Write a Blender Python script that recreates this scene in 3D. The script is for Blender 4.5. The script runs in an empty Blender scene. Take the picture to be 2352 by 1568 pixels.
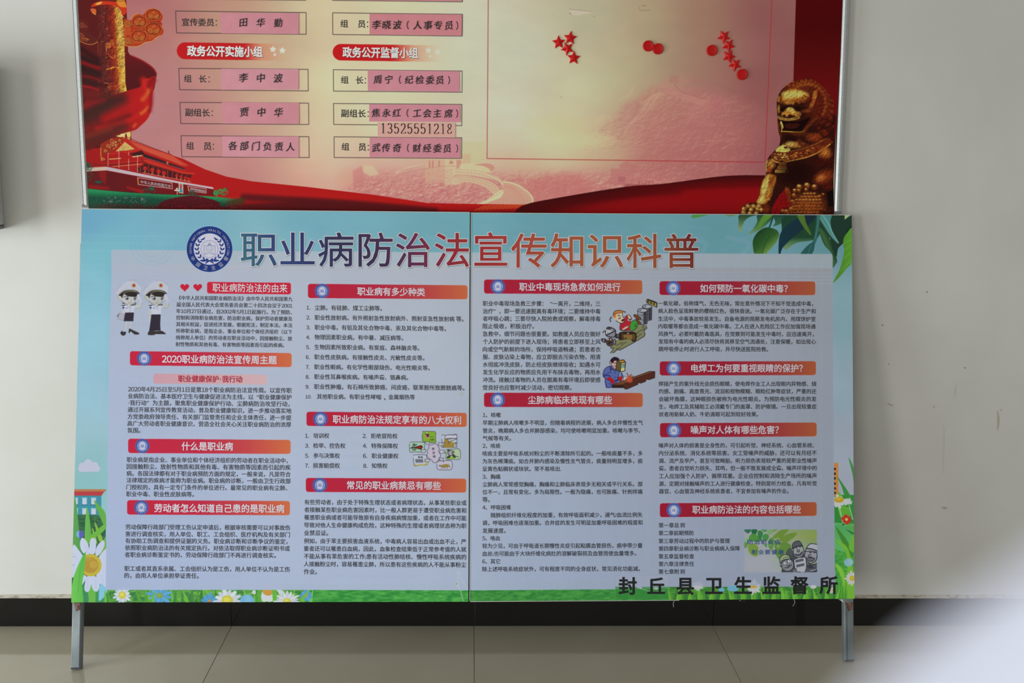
import bpy, math, random
import numpy as np
from mathutils import Vector, Matrix

# ------------------------------------------------------------------ camera
FPX, CX, CY = 2467.0, 1176.0, 784.0          # focal length and centre for a 2352 x 1568 frame
CAM_Y, CAM_H = -3.4246, 1.58
def _basis():
    Y = np.array([1088 - CX, -(348 - CY), -FPX]); Y /= np.linalg.norm(Y)
    vd = np.array([-0.0157, -1.0, 0.0]); k = np.array([0, 0, -1.0])
    D = vd + (-np.dot(vd, Y) / np.dot(k, Y)) * k; D /= np.linalg.norm(D)
    return np.array([np.cross(Y, -D), Y, -D])
R3 = _basis()
C0 = np.array([0.0, CAM_Y, CAM_H])
S = bpy.context.scene
COL = S.collection
cam_data = bpy.data.cameras.new('camera'); cam = bpy.data.objects.new('camera', cam_data); COL.objects.link(cam)
cam_data.sensor_width = 36.0; cam_data.lens = FPX / 2352 * 36.0
M = Matrix(R3.tolist()).to_4x4(); M.translation = Vector(C0); cam.matrix_world = M
cam_data.clip_start = 0.01
cam_data.dof.use_dof = True; cam_data.dof.focus_distance = 3.45; cam_data.dof.aperture_fstop = 4.0
S.camera = cam
S.view_settings.view_transform = 'Standard'; S.view_settings.look = 'None'
S.view_settings.gamma = 1.0; S.view_settings.use_curve_mapping = False
S.view_settings.exposure = 0.0
# ------------------------------------------------------------------ world and window light
W = bpy.data.worlds.new('daylight_ambient'); S.world = W; W.use_nodes = True
W.node_tree.nodes['Background'].inputs[0].default_value = (0.94, 0.95, 0.92, 1)
W.node_tree.nodes['Background'].inputs[1].default_value = 0.29
def window_light(name, loc, rot, sx, sy, power, col):
    l = bpy.data.lights.new(name, 'AREA'); l.shape = 'RECTANGLE'; l.size = sx; l.size_y = sy
    l.energy = power; l.color = col
    o = bpy.data.objects.new(name, l); o.location = loc; o.rotation_euler = rot; COL.objects.link(o)
    return o
HP = math.pi / 2
window_light('window_light', (-4.2, -2.0, 0.85), (HP, 0, -HP), 1.6, 1.6, 92, (0.82, 0.94, 1.0))
window_light('window_light', (-4.2, -4.6, 1.45), (HP, 0, -HP), 1.5, 2.5, 108, (1.0, 0.985, 0.94))
window_light('window_light', (-2.8, -7.5, 1.7), (HP, 0, -0.35), 2.2, 2.4, 70, (0.95, 0.98, 1.0))

# ------------------------------------------------------------------ helpers
random.seed(4); RNG = np.random.default_rng(7)
def rays(px, py):
    px = np.asarray(px, float); py = np.asarray(py, float)
    d = np.stack([px - CX, -(py - CY), np.full_like(px, -FPX)], -1)
    return d @ R3.T
class Plane:                                   # n.p = d ; px -> world point
    def __init__(s, n, d):
        n = np.array(n, float); L = np.linalg.norm(n); s.n = n / L; s.d = d / L
        if s.n[1] > 0: s.out = -s.n
        else: s.out = s.n
        s.e1 = np.array([1.0, 0, 0]) - s.n * s.n[0]; s.e1 /= np.linalg.norm(s.e1)
        s.e2 = np.cross(s.e1, s.out); s.e2 = s.e2 if s.e2[2] > 0 else -s.e2
        s.o = s.n * s.d
    def at(s, px, py, off=0.0):
        r = rays(px, py); t = (s.d - s.n @ C0) / (r @ s.n)
        return C0 + r * t[..., None] + s.out * off
    def uv(s, px, py):
        p = s.at(px, py) - s.o
        return p @ s.e1, p @ s.e2
BOARD = Plane((0, 1, 0), -0.026)               # face of the wall-mounted notice board
STAND = Plane((-0.0181, 1, -0.1726), -0.3016)  # face of the leaning display stand
WALL = Plane((0, 1, 0), 0.0)

def s2l(c):
    c = np.asarray(c, float); return np.where(c <= 0.04045, c / 12.92, ((c + 0.055) / 1.055) ** 2.4)
def lin(rgb): return tuple(float(v) for v in s2l(np.array(rgb) / 255.0))
def mat(name, rgb, rough=0.6, metal=0.0, spec=0.5, noise=None, bump=None, raw=False):
    m = bpy.data.materials.new(name); m.use_nodes = True
    nt = m.node_tree; b = nt.nodes['Principled BSDF']
    c = rgb if raw else lin(rgb)
    b.inputs['Base Color'].default_value = (*c, 1); b.inputs['Roughness'].default_value = rough
    b.inputs['Metallic'].default_value = metal; b.inputs['Specular IOR Level'].default_value = spec
    tc = nt.nodes.new('ShaderNodeTexCoord')
    if noise:
        sc, rgb2, lo, hi = noise[:4]
        n = nt.nodes.new('ShaderNodeTexNoise'); n.inputs['Scale'].default_value = sc
        n.inputs['Detail'].default_value = 6
        mp = nt.nodes.new('ShaderNodeMapping')
        if len(noise) > 4: mp.inputs['Scale'].default_value = noise[4]
        nt.links.new(tc.outputs['Object'], mp.inputs['Vector']); nt.links.new(mp.outputs[0], n.inputs['Vector'])
        r = nt.nodes.new('ShaderNodeValToRGB'); r.color_ramp.elements[0].position = lo; r.color_ramp.elements[1].position = hi
        r.color_ramp.elements[0].color = (*c, 1); r.color_ramp.elements[1].color = (*(rgb2 if raw else lin(rgb2)), 1)
        nt.links.new(n.outputs['Fac'], r.inputs['Fac']); nt.links.new(r.outputs[0], b.inputs['Base Color'])
    if bump:
        n2 = nt.nodes.new('ShaderNodeTexNoise'); n2.inputs['Scale'].default_value = bump[0]; n2.inputs['Detail'].default_value = 4
        nt.links.new(tc.outputs['Object'], n2.inputs['Vector'])
        bp = nt.nodes.new('ShaderNodeBump'); bp.inputs['Strength'].default_value = bump[1]; bp.inputs['Distance'].default_value = 0.002
        nt.links.new(n2.outputs['Fac'], bp.inputs['Height']); nt.links.new(bp.outputs[0], b.inputs['Normal'])
    return m
def link(name, me, m, parent=None):
    o = bpy.data.objects.new(name, me); COL.objects.link(o)
    if m is not None:
        for q in (m if isinstance(m, list) else [m]): me.materials.append(q)
    if parent is not None: o.parent = parent
    return o
def mesh(name, vs, fs, m, parent=None, smooth=False, uvs=None, bevel=0):
    me = bpy.data.meshes.new(name); me.from_pydata([tuple(map(float, v)) for v in vs], [], fs); me.update()
    if smooth:
        for p in me.polygons: p.use_smooth = True
    o = link(name, me, m, parent)
    if bevel:
        b = o.modifiers.new('bevel', 'BEVEL'); b.width = bevel; b.segments = 2; b.limit_method = 'ANGLE'
    return o
BOXF = [(0, 1, 2, 3), (7, 6, 5, 4), (0, 4, 5, 1), (1, 5, 6, 2), (2, 6, 7, 3), (3, 7, 4, 0)]
def box(name, x0, x1, y0, y1, z0, z1, m, parent=None, bevel=0):
    vs = [(x0, y0, z0), (x1, y0, z0), (x1, y0, z1), (x0, y0, z1), (x0, y1, z0), (x1, y1, z0), (x1, y1, z1), (x0, y1, z1)]
    return mesh(name, vs, BOXF, m, parent, bevel=bevel)
def slab(name, quad, back, m, parent=None, bevel=0):           # quad = 4 front points (bl, br, tr, tl), back = offset vector
    vs = [np.array(q) for q in quad] + [np.array(q) + back for q in quad]
    return mesh(name, vs, BOXF, m, parent, bevel=bevel)
def empty(name, loc): 
    o = bpy.data.objects.new(name, None); o.location = loc; o.empty_display_size = 0.1; COL.objects.link(o); return o
def tag(o, label=None, cat=None, group=None, kind=None):
    if label: o['label'] = label
    if cat: o['category'] = cat
    if group: o['group'] = group
    if kind: o['kind'] = kind
    return o
def reparent(o, p):                                            # keep world place under an empty that has a location
    o.parent = p; o.location = o.location - p.location if o.parent else o.location

# ------------------------------------------------------------------ 2-D print painter (colours as seen, turned into ink colours at the end)
def fbm(h, w, cell, seed, octs=4, ax=1.0, ay=1.0):
    r = np.random.default_rng(seed); out = np.zeros((h, w), np.float32); amp = 1.0; tot = 0
    for k in range(octs):
        cx, cy = max(1.0, cell * ax / 2 ** k), max(1.0, cell * ay / 2 ** k)
        gh, gw = int(h / cy) + 3, int(w / cx) + 3
        g = r.random((gh, gw)).astype(np.float32)
        yy = np.arange(h) / cy; xx = np.arange(w) / cx
        y0 = yy.astype(int); x0 = xx.astype(int); fy = yy - y0; fx = xx - x0
        fy = fy * fy * (3 - 2 * fy); fx = fx * fx * (3 - 2 * fx)
        a = g[y0][:, x0] * (1 - fx) + g[y0][:, x0 + 1] * fx
        b = g[y0 + 1][:, x0] * (1 - fx) + g[y0 + 1][:, x0 + 1] * fx
        out += amp * (a * (1 - fy)[:, None] + b * fy[:, None]); tot += amp; amp *= 0.55
    return out / tot
def smooth_pts(pts, n=6, closed=True):
    P = np.array(pts, float); N = len(P); out = []
    rng_ = range(N) if closed else range(N - 1)
    for i in rng_:
        if closed: p0, p1, p2, p3 = P[(i - 1) % N], P[i], P[(i + 1) % N], P[(i + 2) % N]
        else: p0, p1, p2, p3 = P[max(i - 1, 0)], P[i], P[i + 1], P[min(i + 2, N - 1)]
        for t in np.linspace(0, 1, n, endpoint=False):
            out.append(0.5 * ((2 * p1) + (-p0 + p2) * t + (2 * p0 - 5 * p1 + 4 * p2 - p3) * t * t + (-p0 + 3 * p1 - 3 * p2 + p3) * t ** 3))
    if not closed: out.append(P[-1])
    return np.array(out)
class Canvas:
    def __init__(s, plane, pxbox, res=1.0):
        s.pl = plane; xs = np.array([pxbox[0], pxbox[2], pxbox[0], pxbox[2]]); ys = np.array([pxbox[1], pxbox[1], pxbox[3], pxbox[3]])
        u, v = plane.uv(xs, ys); s.u0, s.u1, s.v0, s.v1 = u.min(), u.max(), v.min(), v.max()
        s.clip = None; s.k = 1000.0 * res; s.w = int((s.u1 - s.u0) * s.k); s.h = int((s.v1 - s.v0) * s.k)
        s.im = np.zeros((s.h, s.w, 3), np.float32); s.z = (0, 0, 1.0)
        cu, cv = np.meshgrid((np.arange(s.w) + .5) / s.k + s.u0, s.v1 - (np.arange(s.h) + .5) / s.k)
        P = plane.o + cu[..., None] * plane.e1 + cv[..., None] * plane.e2 - C0   # photo pixel of every texel
        q = P @ R3
        s.X = (CX + FPX * q[..., 0] / -q[..., 2]).astype(np.float32); s.Y = (CY - FPX * q[..., 1] / -q[..., 2]).astype(np.float32)
    def zoom(s, x0=0, y0=0, f=1.0): s.z = (x0, y0, f)
    def tp(s, pts):                                            # to photo pixels
        p = np.array(pts, float); return np.stack([s.z[0] + p[:, 0] * s.z[2], s.z[1] + p[:, 1] * s.z[2]], -1)
    def m(s, pts):
        p = s.tp(pts); u, v = s.pl.uv(p[:, 0], p[:, 1]); return np.stack([(u - s.u0) * s.k, (s.v1 - v) * s.k], -1)
    def cover(s, pts):
        P = s.m(pts); x0 = max(int(P[:, 0].min()) - 1, 0); x1 = min(int(P[:, 0].max()) + 2, s.w)
        y0 = max(int(P[:, 1].min()) - 1, 0); y1 = min(int(P[:, 1].max()) + 2, s.h)
        if x1 <= x0 or y1 <= y0: return None
        cov = np.zeros((y1 - y0, x1 - x0 + 1), np.float32); A = P; B = np.roll(P, -1, 0); n = x1 - x0
        ss = 3
        for r in range((y1 - y0) * ss):
            y = y0 + (r + .5) / ss
            k = ((A[:, 1] <= y) != (B[:, 1] <= y))
            if not k.any(): continue
            a, b = A[k], B[k]; xs = np.sort(a[:, 0] + (y - a[:, 1]) / (b[:, 1] - a[:, 1]) * (b[:, 0] - a[:, 0])) - x0
            row = cov[r // ss]
            for i in range(0, len(xs) - 1, 2):
                p, q = min(max(xs[i], 0), n), min(max(xs[i + 1], 0), n)
                if q <= p: continue
                ip, iq = int(p), int(q)
                if ip == iq: row[ip] += (q - p) / ss
                else:
                    row[ip] += (ip + 1 - p) / ss; row[ip + 1:iq] += 1 / ss; row[iq] += (q - iq) / ss
        return x0, y0, x1, y1, np.clip(cov[:, :n], 0, 1)
    def put(s, x0, y0, x1, y1, a, col):
        sl = s.im[y0:y1, x0:x1]
        if s.clip is not None: a = a * s.clip[y0:y1, x0:x1]
        c = col(s.X[y0:y1, x0:x1], s.Y[y0:y1, x0:x1]) if callable(col) else np.array(col, np.float32)
        sl += (c - sl) * a[..., None]
    def clip_to(s, pts, sm=0):
        if pts is None: s.clip = None; return
        if sm: pts = smooth_pts(pts, sm)
        x0, y0, x1, y1, c = s.cover(pts); s.clip = np.zeros((s.h, s.w), np.float32); s.clip[y0:y1, x0:x1] = c
    def fill(s, pts, col, a=1.0, sm=0, blur=0, clip=None):
        if sm: pts = smooth_pts(pts, sm)
        if blur:
            p = np.array(pts, float); s_ = s.cover(np.vstack([p]))
            if s_ is None: return
            x0, y0, x1, y1, c = s_; b = int(blur); X0, Y0, X1, Y1 = max(x0 - 2 * b, 0), max(y0 - 2 * b, 0), min(x1 + 2 * b, s.w), min(y1 + 2 * b, s.h)
            big = np.zeros((Y1 - Y0, X1 - X0), np.float32); big[y0 - Y0:y1 - Y0, x0 - X0:x1 - X0] = c
            for _ in range(2): big = boxblur(big, b)
            x0, y0, x1, y1, c = X0, Y0, X1, Y1, big
        else:
            s_ = s.cover(pts)
            if s_ is None: return
            x0, y0, x1, y1, c = s_
        if clip is not None: c = c * clip(s.X[y0:y1, x0:x1], s.Y[y0:y1, x0:x1])
        s.put(x0, y0, x1, y1, c * a, col)
    def line(s, pts, w, col, a=1.0, sm=0, soft=1.0, closed=False, w2=None):
        if sm: pts = smooth_pts(pts, sm, closed)
        elif closed: pts = list(pts) + [pts[0]]
        P = s.m(pts); sc = s.k / 687.0 * 1.0; n = len(P) - 1
        W_ = np.linspace(w, w if w2 is None else w2, n + 1) * sc / 2; soft = soft * sc
        pad = max(W_) + soft + 1
        x0 = max(int(P[:, 0].min() - pad), 0); x1 = min(int(P[:, 0].max() + pad) + 1, s.w)
        y0 = max(int(P[:, 1].min() - pad), 0); y1 = min(int(P[:, 1].max() + pad) + 1, s.h)
        if x1 <= x0 or y1 <= y0: return
        cov = np.zeros((y1 - y0, x1 - x0), np.float32)
        for i in range(n):
            p, q = P[i], P[i + 1]
            a0 = max(int(min(p[0], q[0]) - pad), x0); a1 = min(int(max(p[0], q[0]) + pad) + 1, x1)
            b0 = max(int(min(p[1], q[1]) - pad), y0); b1 = min(int(max(p[1], q[1]) + pad) + 1, y1)
            if a1 <= a0 or b1 <= b0: continue
            gx = np.arange(a0, a1)[None, :] + .5; gy = np.arange(b0, b1)[:, None] + .5
            d = q - p; L = max(d @ d, 1e-6); t = np.clip(((gx - p[0]) * d[0] + (gy - p[1]) * d[1]) / L, 0, 1)
            dist = np.hypot(gx - p[0] - t * d[0], gy - p[1] - t * d[1]); ww = W_[i] + (W_[i + 1] - W_[i]) * t
            c = np.clip((ww - dist) / soft + .5, 0, 1) * np.minimum(1, ww * 2 + .3)
            v = cov[b0 - y0:b1 - y0, a0 - x0:a1 - x0]; np.maximum(v, c, out=v)
        s.put(x0, y0, x1, y1, cov * a, col)
    def ell(s, cx, cy, rx, ry, col, a=1.0, rot=0, blur=0, n=28):
        t = np.linspace(0, 2 * np.pi, n, endpoint=False); c, q = math.cos(rot), math.sin(rot)
        x, y = rx * np.cos(t), ry * np.sin(t)
        s.fill(np.stack([cx + x * c - y * q, cy + x * q + y * c], -1), col, a, blur=blur)
    def glow(s, cx, cy, rx, ry, col, a=1.0, rot=0, p=1.0):
        f = s.z[2]; cx, cy = s.z[0] + cx * f, s.z[1] + cy * f; rx, ry = rx * f, ry * f; R = max(rx, ry) + 2
        q = s.pl.uv(np.array([cx - R, cx + R]), np.array([cy - R, cy + R]))
        x0 = max(int((q[0][0] - s.u0) * s.k), 0); x1 = min(int((q[0][1] - s.u0) * s.k), s.w)
        y0 = max(int((s.v1 - q[1][0]) * s.k), 0); y1 = min(int((s.v1 - q[1][1]) * s.k), s.h)
        if x1 <= x0 or y1 <= y0: return
        dx = s.X[y0:y1, x0:x1] - cx; dy = s.Y[y0:y1, x0:x1] - cy; c, t = math.cos(rot), math.sin(rot)
        d = ((dx * c + dy * t) / rx) ** 2 + ((-dx * t + dy * c) / ry) ** 2
        s.put(x0, y0, x1, y1, np.clip(1 - d, 0, 1) ** p * a, col)
    def image(s, name, illum):
        c = np.clip(s.im / 255.0, 0, 1)
        L = s2l(c) / illum(s.X, s.Y)[..., None]; L = np.clip(L, 0.002, 0.92)
        e = np.where(L <= 0.0031308, L * 12.92, 1.055 * L ** (1 / 2.4) - 0.055).astype(np.float32)
        im = bpy.data.images.new(name, s.w, s.h, alpha=False)
        buf = np.ones((s.h, s.w, 4), np.float32); buf[..., :3] = e[::-1]
        im.pixels.foreach_set(buf.ravel()); im.update(); im.pack()
        return im
    def uvof(s, pts3):
        q = np.array(pts3) - s.pl.o; return [((float(p @ s.pl.e1) - s.u0) / (s.u1 - s.u0), (float(p @ s.pl.e2) - s.v0) / (s.v1 - s.v0)) for p in q]
def boxblur(a, r):
    k = 2 * r + 1
    for ax in (0, 1):
        pad = [(0, 0), (0, 0)]; pad[ax] = (r + 1, r); c = np.cumsum(np.pad(a, pad, mode='edge'), axis=ax)
        a = (c[k:] - c[:-k]) / k if ax == 0 else (c[:, k:] - c[:, :-k]) / k
    return a
def ramp(stops):                                               # value -> colour
    xs = np.array([q[0] for q in stops], float); cs = np.array([q[1] for q in stops], float)
    return lambda v: np.stack([np.interp(v, xs, cs[:, i]) for i in range(3)], -1).astype(np.float32)
def field(keys, pw=3.0):                                       # scattered colour keys -> smooth field
    K = np.array([[k[0], k[1]] for k in keys], float); C = np.array([k[2] for k in keys], float)
    def f(X, Y):
        num = np.zeros(X.shape + (3,), np.float32); den = np.zeros(X.shape, np.float32)
        for (x, y), c in zip(K, C):
            w = 1.0 / (((X - x) ** 2 + 1.4 * (Y - y) ** 2 + 900.0) ** (pw / 2)); num += w[..., None] * c; den += w
        return num / den[..., None]
    return f
def ILL(X, Y):
    """daylight reaching the boards: strong by the window on the left, weaker to the right"""
    return np.interp(X, [150, 600, 1080, 1500, 1960], [0.78, 0.69, 0.60, 0.545, 0.485])
def seen(rgb, px):
    return tuple(float(v) for v in np.clip(s2l(np.array(rgb) / 255.0) / float(ILL(px, 0)), 0.003, .9))
# ------------------------------------------------------------------ the room
def wall_material():
    m = mat('painted_plaster', (226, 224, 214), 0.75, raw=False)
    nt = m.node_tree; b = nt.nodes['Principled BSDF']; tc = nt.nodes.new('ShaderNodeTexCoord')
    n = nt.nodes.new('ShaderNodeTexNoise'); n.inputs['Scale'].default_value = 2.3; n.inputs['Detail'].default_value = 7
    nt.links.new(tc.outputs['Object'], n.inputs['Vector'])
    r = nt.nodes.new('ShaderNodeValToRGB'); r.color_ramp.elements[0].position = .35; r.color_ramp.elements[1].position = .7
    r.color_ramp.elements[0].color = (*lin((220, 218, 210)), 1); r.color_ramp.elements[1].color = (*lin((229, 228, 222)), 1)
    nt.links.new(n.outputs['Fac'], r.inputs['Fac'])
    # sparse specks and scuffs
    v = nt.nodes.new('ShaderNodeTexVoronoi'); v.inputs['Scale'].default_value = 5.0
    nt.links.new(tc.outputs['Object'], v.inputs['Vector'])
    l = nt.nodes.new('ShaderNodeMath'); l.operation = 'LESS_THAN'; l.inputs[1].default_value = 0.013
    nt.links.new(v.outputs['Distance'], l.inputs[0])
    mx = nt.nodes.new('ShaderNodeMix'); mx.data_type = 'RGBA'; mx.inputs['B'].default_value = (*lin((172, 165, 145)), 1)
    nt.links.new(l.outputs[0], mx.inputs['Factor']); nt.links.new(r.outputs[0], mx.inputs['A'])
    nt.links.new(mx.outputs['Result'], b.inputs['Base Color'])
    bp = nt.nodes.new('ShaderNodeBump'); bp.inputs['Strength'].default_value = .12; bp.inputs['Distance'].default_value = .003
    n2 = nt.nodes.new('ShaderNodeTexNoise'); n2.inputs['Scale'].default_value = 9
    nt.links.new(tc.outputs['Object'], n2.inputs['Vector']); nt.links.new(n2.outputs['Fac'], bp.inputs['Height']); nt.links.new(bp.outputs[0], b.inputs['Normal'])
    return m
M_wall = wall_material()
wall = tag(box('wall_back', -4.2, 4.2, 0.0, 0.15, -0.02, 3.3, M_wall), kind='structure')
# scuffs on the plaster: real thin smears of dirt
M_scuff = mat('wall_scuff', (196, 188, 168), .9); M_scuff2 = mat('wall_speck', (140, 126, 104), .9)
def smear(pts, w, m, name='scuff'):
    P = smooth_pts(pts, 5, False); L = []; Rr = []
    for i, p in enumerate(P):
        d = P[min(i + 1, len(P) - 1)] - P[max(i - 1, 0)]; d /= np.linalg.norm(d) + 1e-9; n_ = np.array([-d[1], d[0]])
        ww = w * math.sin(math.pi * (i + .3) / (len(P) - .4)) / 2 + .15
        L.append(p + n_ * ww); Rr.append(p - n_ * ww)
    A = np.array(L + Rr[::-1]); pts3 = WALL.at(A[:, 0], A[:, 1], 0.0004)
    n = len(L); vs = list(pts3); fs = [(i, i + 1, 2 * n - 2 - i, 2 * n - 1 - i) for i in range(n - 1)]
    mesh(name, vs, fs, m, wall)
smear([(2291, 942), (2293, 965), (2291, 988)], 5, M_scuff); smear([(2297, 944), (2301, 938)], 2, M_scuff)
for x, y in [(2027, 746), (2129, 670), (2216, 844)]: smear([(x - 1.5, y), (x + 1.5, y + 1)], 3, M_scuff2)
smear([(2038, 926), (2052, 932)], 3, M_scuff); smear([(2144, 932), (2146, 936)], 4, M_scuff)
smear([(2162, 1165), (2176, 1167)], 5, M_scuff); smear([(2196, 882), (2192, 915)], 4, mat('wall_smudge', (214, 211, 200), .9))
smear([(2168, 980), (2168, 1020), (2166, 1090)], 2, mat('wall_smudge', (216, 213, 203), .9))

# floor of polished tiles, each tile its own piece
floor = tag(box('floor', -4.2, 4.2, -8.2, 0.0, -0.05, -0.0025, mat('tile_grout', (96, 90, 78), .9)), kind='structure')
M_tile = mat('polished_floor_tile', (183, 173, 151), 0.07, spec=0.85, noise=(3.5, (189, 179, 158), .35, .7))
T = 0.8135; me_tile = None
for j in range(5):
    for i in range(-4, 4):
        x0 = 0.0163 + i * T; y1 = -j * T
        if me_tile is None:
            o = box('tile', 0.0008, T - 0.0008, -T + 0.0008, -0.0008, -0.003, 0.0, M_tile, floor, bevel=0.0006); me_tile = o.data
        else: o = link('tile', me_tile, None, floor); b = o.modifiers.new('bevel', 'BEVEL'); b.width = .0006; b.segments = 2; b.limit_method = 'ANGLE'
        o.location = (x0, y1, 0)
# black polished skirting made of three tile lengths per floor tile joint
M_skirt = mat('black_polished_granite', (15, 15, 16), 0.07, spec=0.6, noise=(5, (19, 19, 21), .4, .7))
skirt = tag(empty('baseboard_back', (0, 0, 0)), kind='structure')
for i in range(-4, 4):
    x0 = 0.0163 + i * T
    box('skirting_tile', x0 + .0006, x0 + T - .0006, -0.012, -0.0002, 0.0005, 0.099, M_skirt, skirt, bevel=0.0008)
M_mortar = mat('beige_filler', (206, 199, 182), .9, noise=(38, (168, 154, 136), .5, .64, (1, 1, 3)))
vs = []; fs = []; n = 240; r_ = np.random.default_rng(3)
prof = np.convolve(r_.random(n + 12), np.ones(6) / 6, 'same')[6:n + 6]
for i in range(n):
    x = -4.1 + 8.2 * i / (n - 1); h = 0.1055 + 0.005 * prof[i]
    vs += [(x, -0.0105, 0.0991), (x, -0.0105, 0.1003), (x, -0.0012, h), (x, -0.0002, h + .0002)]
    if i: a = (i - 1) * 4; b = i * 4; fs += [(a + k, b + k, b + k + 1, a + k + 1) for k in range(3)]
tag(mesh('trim_1', vs, fs, M_mortar, None), kind='structure')
# ------------------------------------------------------------------ lettering
_fc = {}
def glyphs(text, bold=0.0):
    """digits and quotation marks are set on the full-width pattern of the printed notice"""
    if not any(c in '0123456789“”·' for c in text) or len(text) == 0: return glyphs0(text, bold)
    if (text, bold, 'c') in _fc: return _fc[(text, bold, 'c')]
    if 'em' not in _fc: _fc['em'] = float(glyphs0('国国')[0][:, 0].max() - glyphs0('国')[0][:, 0].max())
    em = _fc['em']; x = 0.0; V = []; Fs = []; n = 0; run = ''
    def put(t, adv, ink=None):
        nonlocal x, n
        co, fs = glyphs0(t, bold); co = co.copy()
        if ink is not None: lo, hi = glyphs0(t)[0][:, 0].min(), glyphs0(t)[0][:, 0].max(); co[:, 0] += ink * em - (lo + hi) / 2
        V.append(co + np.array([x, 0])); Fs.extend(tuple(i + n for i in f) for f in fs); n += len(co); x += adv
    for c in text:
        if c in '0123456789': put(chr(ord(c) - 48 + 0xFF10), .575 * em, .2875)
        elif c == '“': put(c, em, .78)
        elif c == '”': put(c, em, .22)
        elif c == '·': put('·', .42 * em, .21)
        elif c == '.': put('.', .3 * em, .15)
        elif c in ' ': x += .3 * em
        else: put(c, em)
    _fc[(text, bold, 'c')] = (np.vstack(V), Fs); return _fc[(text, bold, 'c')]
def glyphs0(text, bold=0.0):
    """flat glyph mesh; bold adds an inked outline of that half-width round every stroke"""
    k = (text, bold)
    if k in _fc: return _fc[k]
    if (text, None) in _fc: co, fs = _fc[(text, None)]
    else:
        cu = bpy.data.curves.new('t', 'FONT'); cu.body = text; cu.size = 1.0; cu.resolution_u = 3; cu.fill_mode = 'FRONT'
        o = bpy.data.objects.new('t', cu); COL.objects.link(o)
        dg = bpy.context.evaluated_depsgraph_get(); me = bpy.data.meshes.new_from_object(o.evaluated_get(dg), depsgraph=dg)
        nv = len(me.vertices); co = np.zeros(nv * 3); me.vertices.foreach_get('co', co); co = co.reshape(-1, 3)[:, :2].copy()
        fs = [tuple(p.vertices) for p in me.polygons]
        bpy.data.objects.remove(o); bpy.data.curves.remove(cu); bpy.data.meshes.remove(me)
        _fc[(text, None)] = (co, fs)
    if bold > 0:
        und = {}
        for f in fs:
            for i in range(len(f)):
                e = (f[i], f[(i + 1) % len(f)]); kk = (min(e), max(e)); und.setdefault(kk, []).append(e)
        E = [v[0] for v in und.values() if len(v) == 1]; nxt = {}; nrm = {}
        for p, q in E:
            d = co[q] - co[p]; L = np.linalg.norm(d)
            if L < 1e-7: continue
            n_ = np.array([d[1], -d[0]]) / L; nrm[(p, q)] = n_; nxt.setdefault(p, []).append(n_); nxt.setdefault(q, []).append(n_)
        V = sorted(nxt); idx = {v: len(co) + i for i, v in enumerate(V)}; off = []
        for v in V:
            ns = nxt[v]; m_ = sum(ns) / len(ns); L2 = float(m_ @ m_); m_ = m_ / max(L2, .28); off.append(co[v] + m_ * bold)
        co = np.vstack([co, np.array(off)]); fs = fs + [(q, p, idx[p], idx[q]) for p, q in nrm]
    _fc[k] = (co, fs); return _fc[k]
_g = glyphs0('国')[0]; EM_C = (_g[:, 1].min() + _g[:, 1].max()) / 2
class Letters:                                                 # gathers lettering of one part
    def __init__(s, plane): s.pl = plane; s.v = []; s.f = []; s.mi = []; s.mats = []
    def add(s, co_px, fs, m, off):
        if m not in s.mats: s.mats.append(m)
        b = sum(len(q) for q in s.v); s.v.append(s.pl.at(co_px[:, 0], co_px[:, 1], off)); s.f += [tuple(b + i for i in f) for f in fs]
        s.mi += [s.mats.index(m)] * len(fs)
    def text(s, t, xl, xr, y, m, slope=0.0, bold=0.010, vy=1.0, off=0.0005, grow=0.0, h=None, rot=0.0):
        """ink of t from xl to xr, em-box centre at y (photo pixels at xl); h forces a height per em"""
        co, fs = glyphs(t, bold)
        if grow: 
            c0, _ = glyphs(t, 0.0); a, b = c0[:, 0].min(), c0[:, 0].max()
        else: a, b = co[:, 0].min(), co[:, 0].max()
        k = (xr - xl) / (b - a); kh = h if h else k * vy
        x = xl + (co[:, 0] - a) * k; yy = y - (co[:, 1] - EM_C) * kh + slope * (x - xl)
        if rot:
            c, q = math.cos(rot), math.sin(rot); xc, yc = (xl + xr) / 2, y
            x, yy = xc + (x - xc) * c - (yy - yc) * q, yc + (x - xc) * q + (yy - yc) * c
        s.add(np.stack([x, yy], -1), fs, m, off)
    def brush(s, t, xs, y, size, m, slope=0.0, off=0.0005, bold=0.010):
        """brush-style characters set one by one, horizontals rising to the right"""
        for ch, x in zip(t, xs):
            co, fs = glyphs(ch, bold); cx = (co[:, 0].min() + co[:, 0].max()) / 2
            dx = co[:, 0] - cx; dy = co[:, 1] - EM_C
            if ch in '（）': X = dx * size * .8; Y = dy * size * .95
            else:
                X = dx * size * .98 + dy * size * 0.05; Y = dy * size * 1.0 + dx * size * 0.13
                Y = Y * (1 + 0.05 * np.sin(dx * 5))
            s.add(np.stack([x + X, y + slope * (x - xs[0]) - Y], -1), fs, m, off)
    def poly(s, pts, m, off=0.0005):
        s.add(np.array(pts, float), [tuple(range(len(pts)))], m, off)
    def build(s, name, parent, label=None, kind='stuff'):
        me = bpy.data.meshes.new(name); me.from_pydata([tuple(map(float, q)) for q in np.vstack(s.v)], [], s.f)
        for q in s.mats: me.materials.append(q)
        me.polygons.foreach_set('material_index', s.mi); me.update()
        o = link(name, me, None, parent)
        if label: o['label'] = label
        if kind: o['kind'] = kind
        return o
INK = mat('printed_black_ink', (42, 40, 45), .6); INKK = mat('solid_black_ink', (30, 29, 32), .6)
WHT = mat('printed_white_ink', (238, 230, 242), .6); PEN = mat('black_brush_ink', (24, 20, 22), .6)
REDI = mat('printed_red_ink', (196, 22, 58), .6); BLUI = mat('printed_blue_ink', (48, 92, 160), .6)
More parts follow.
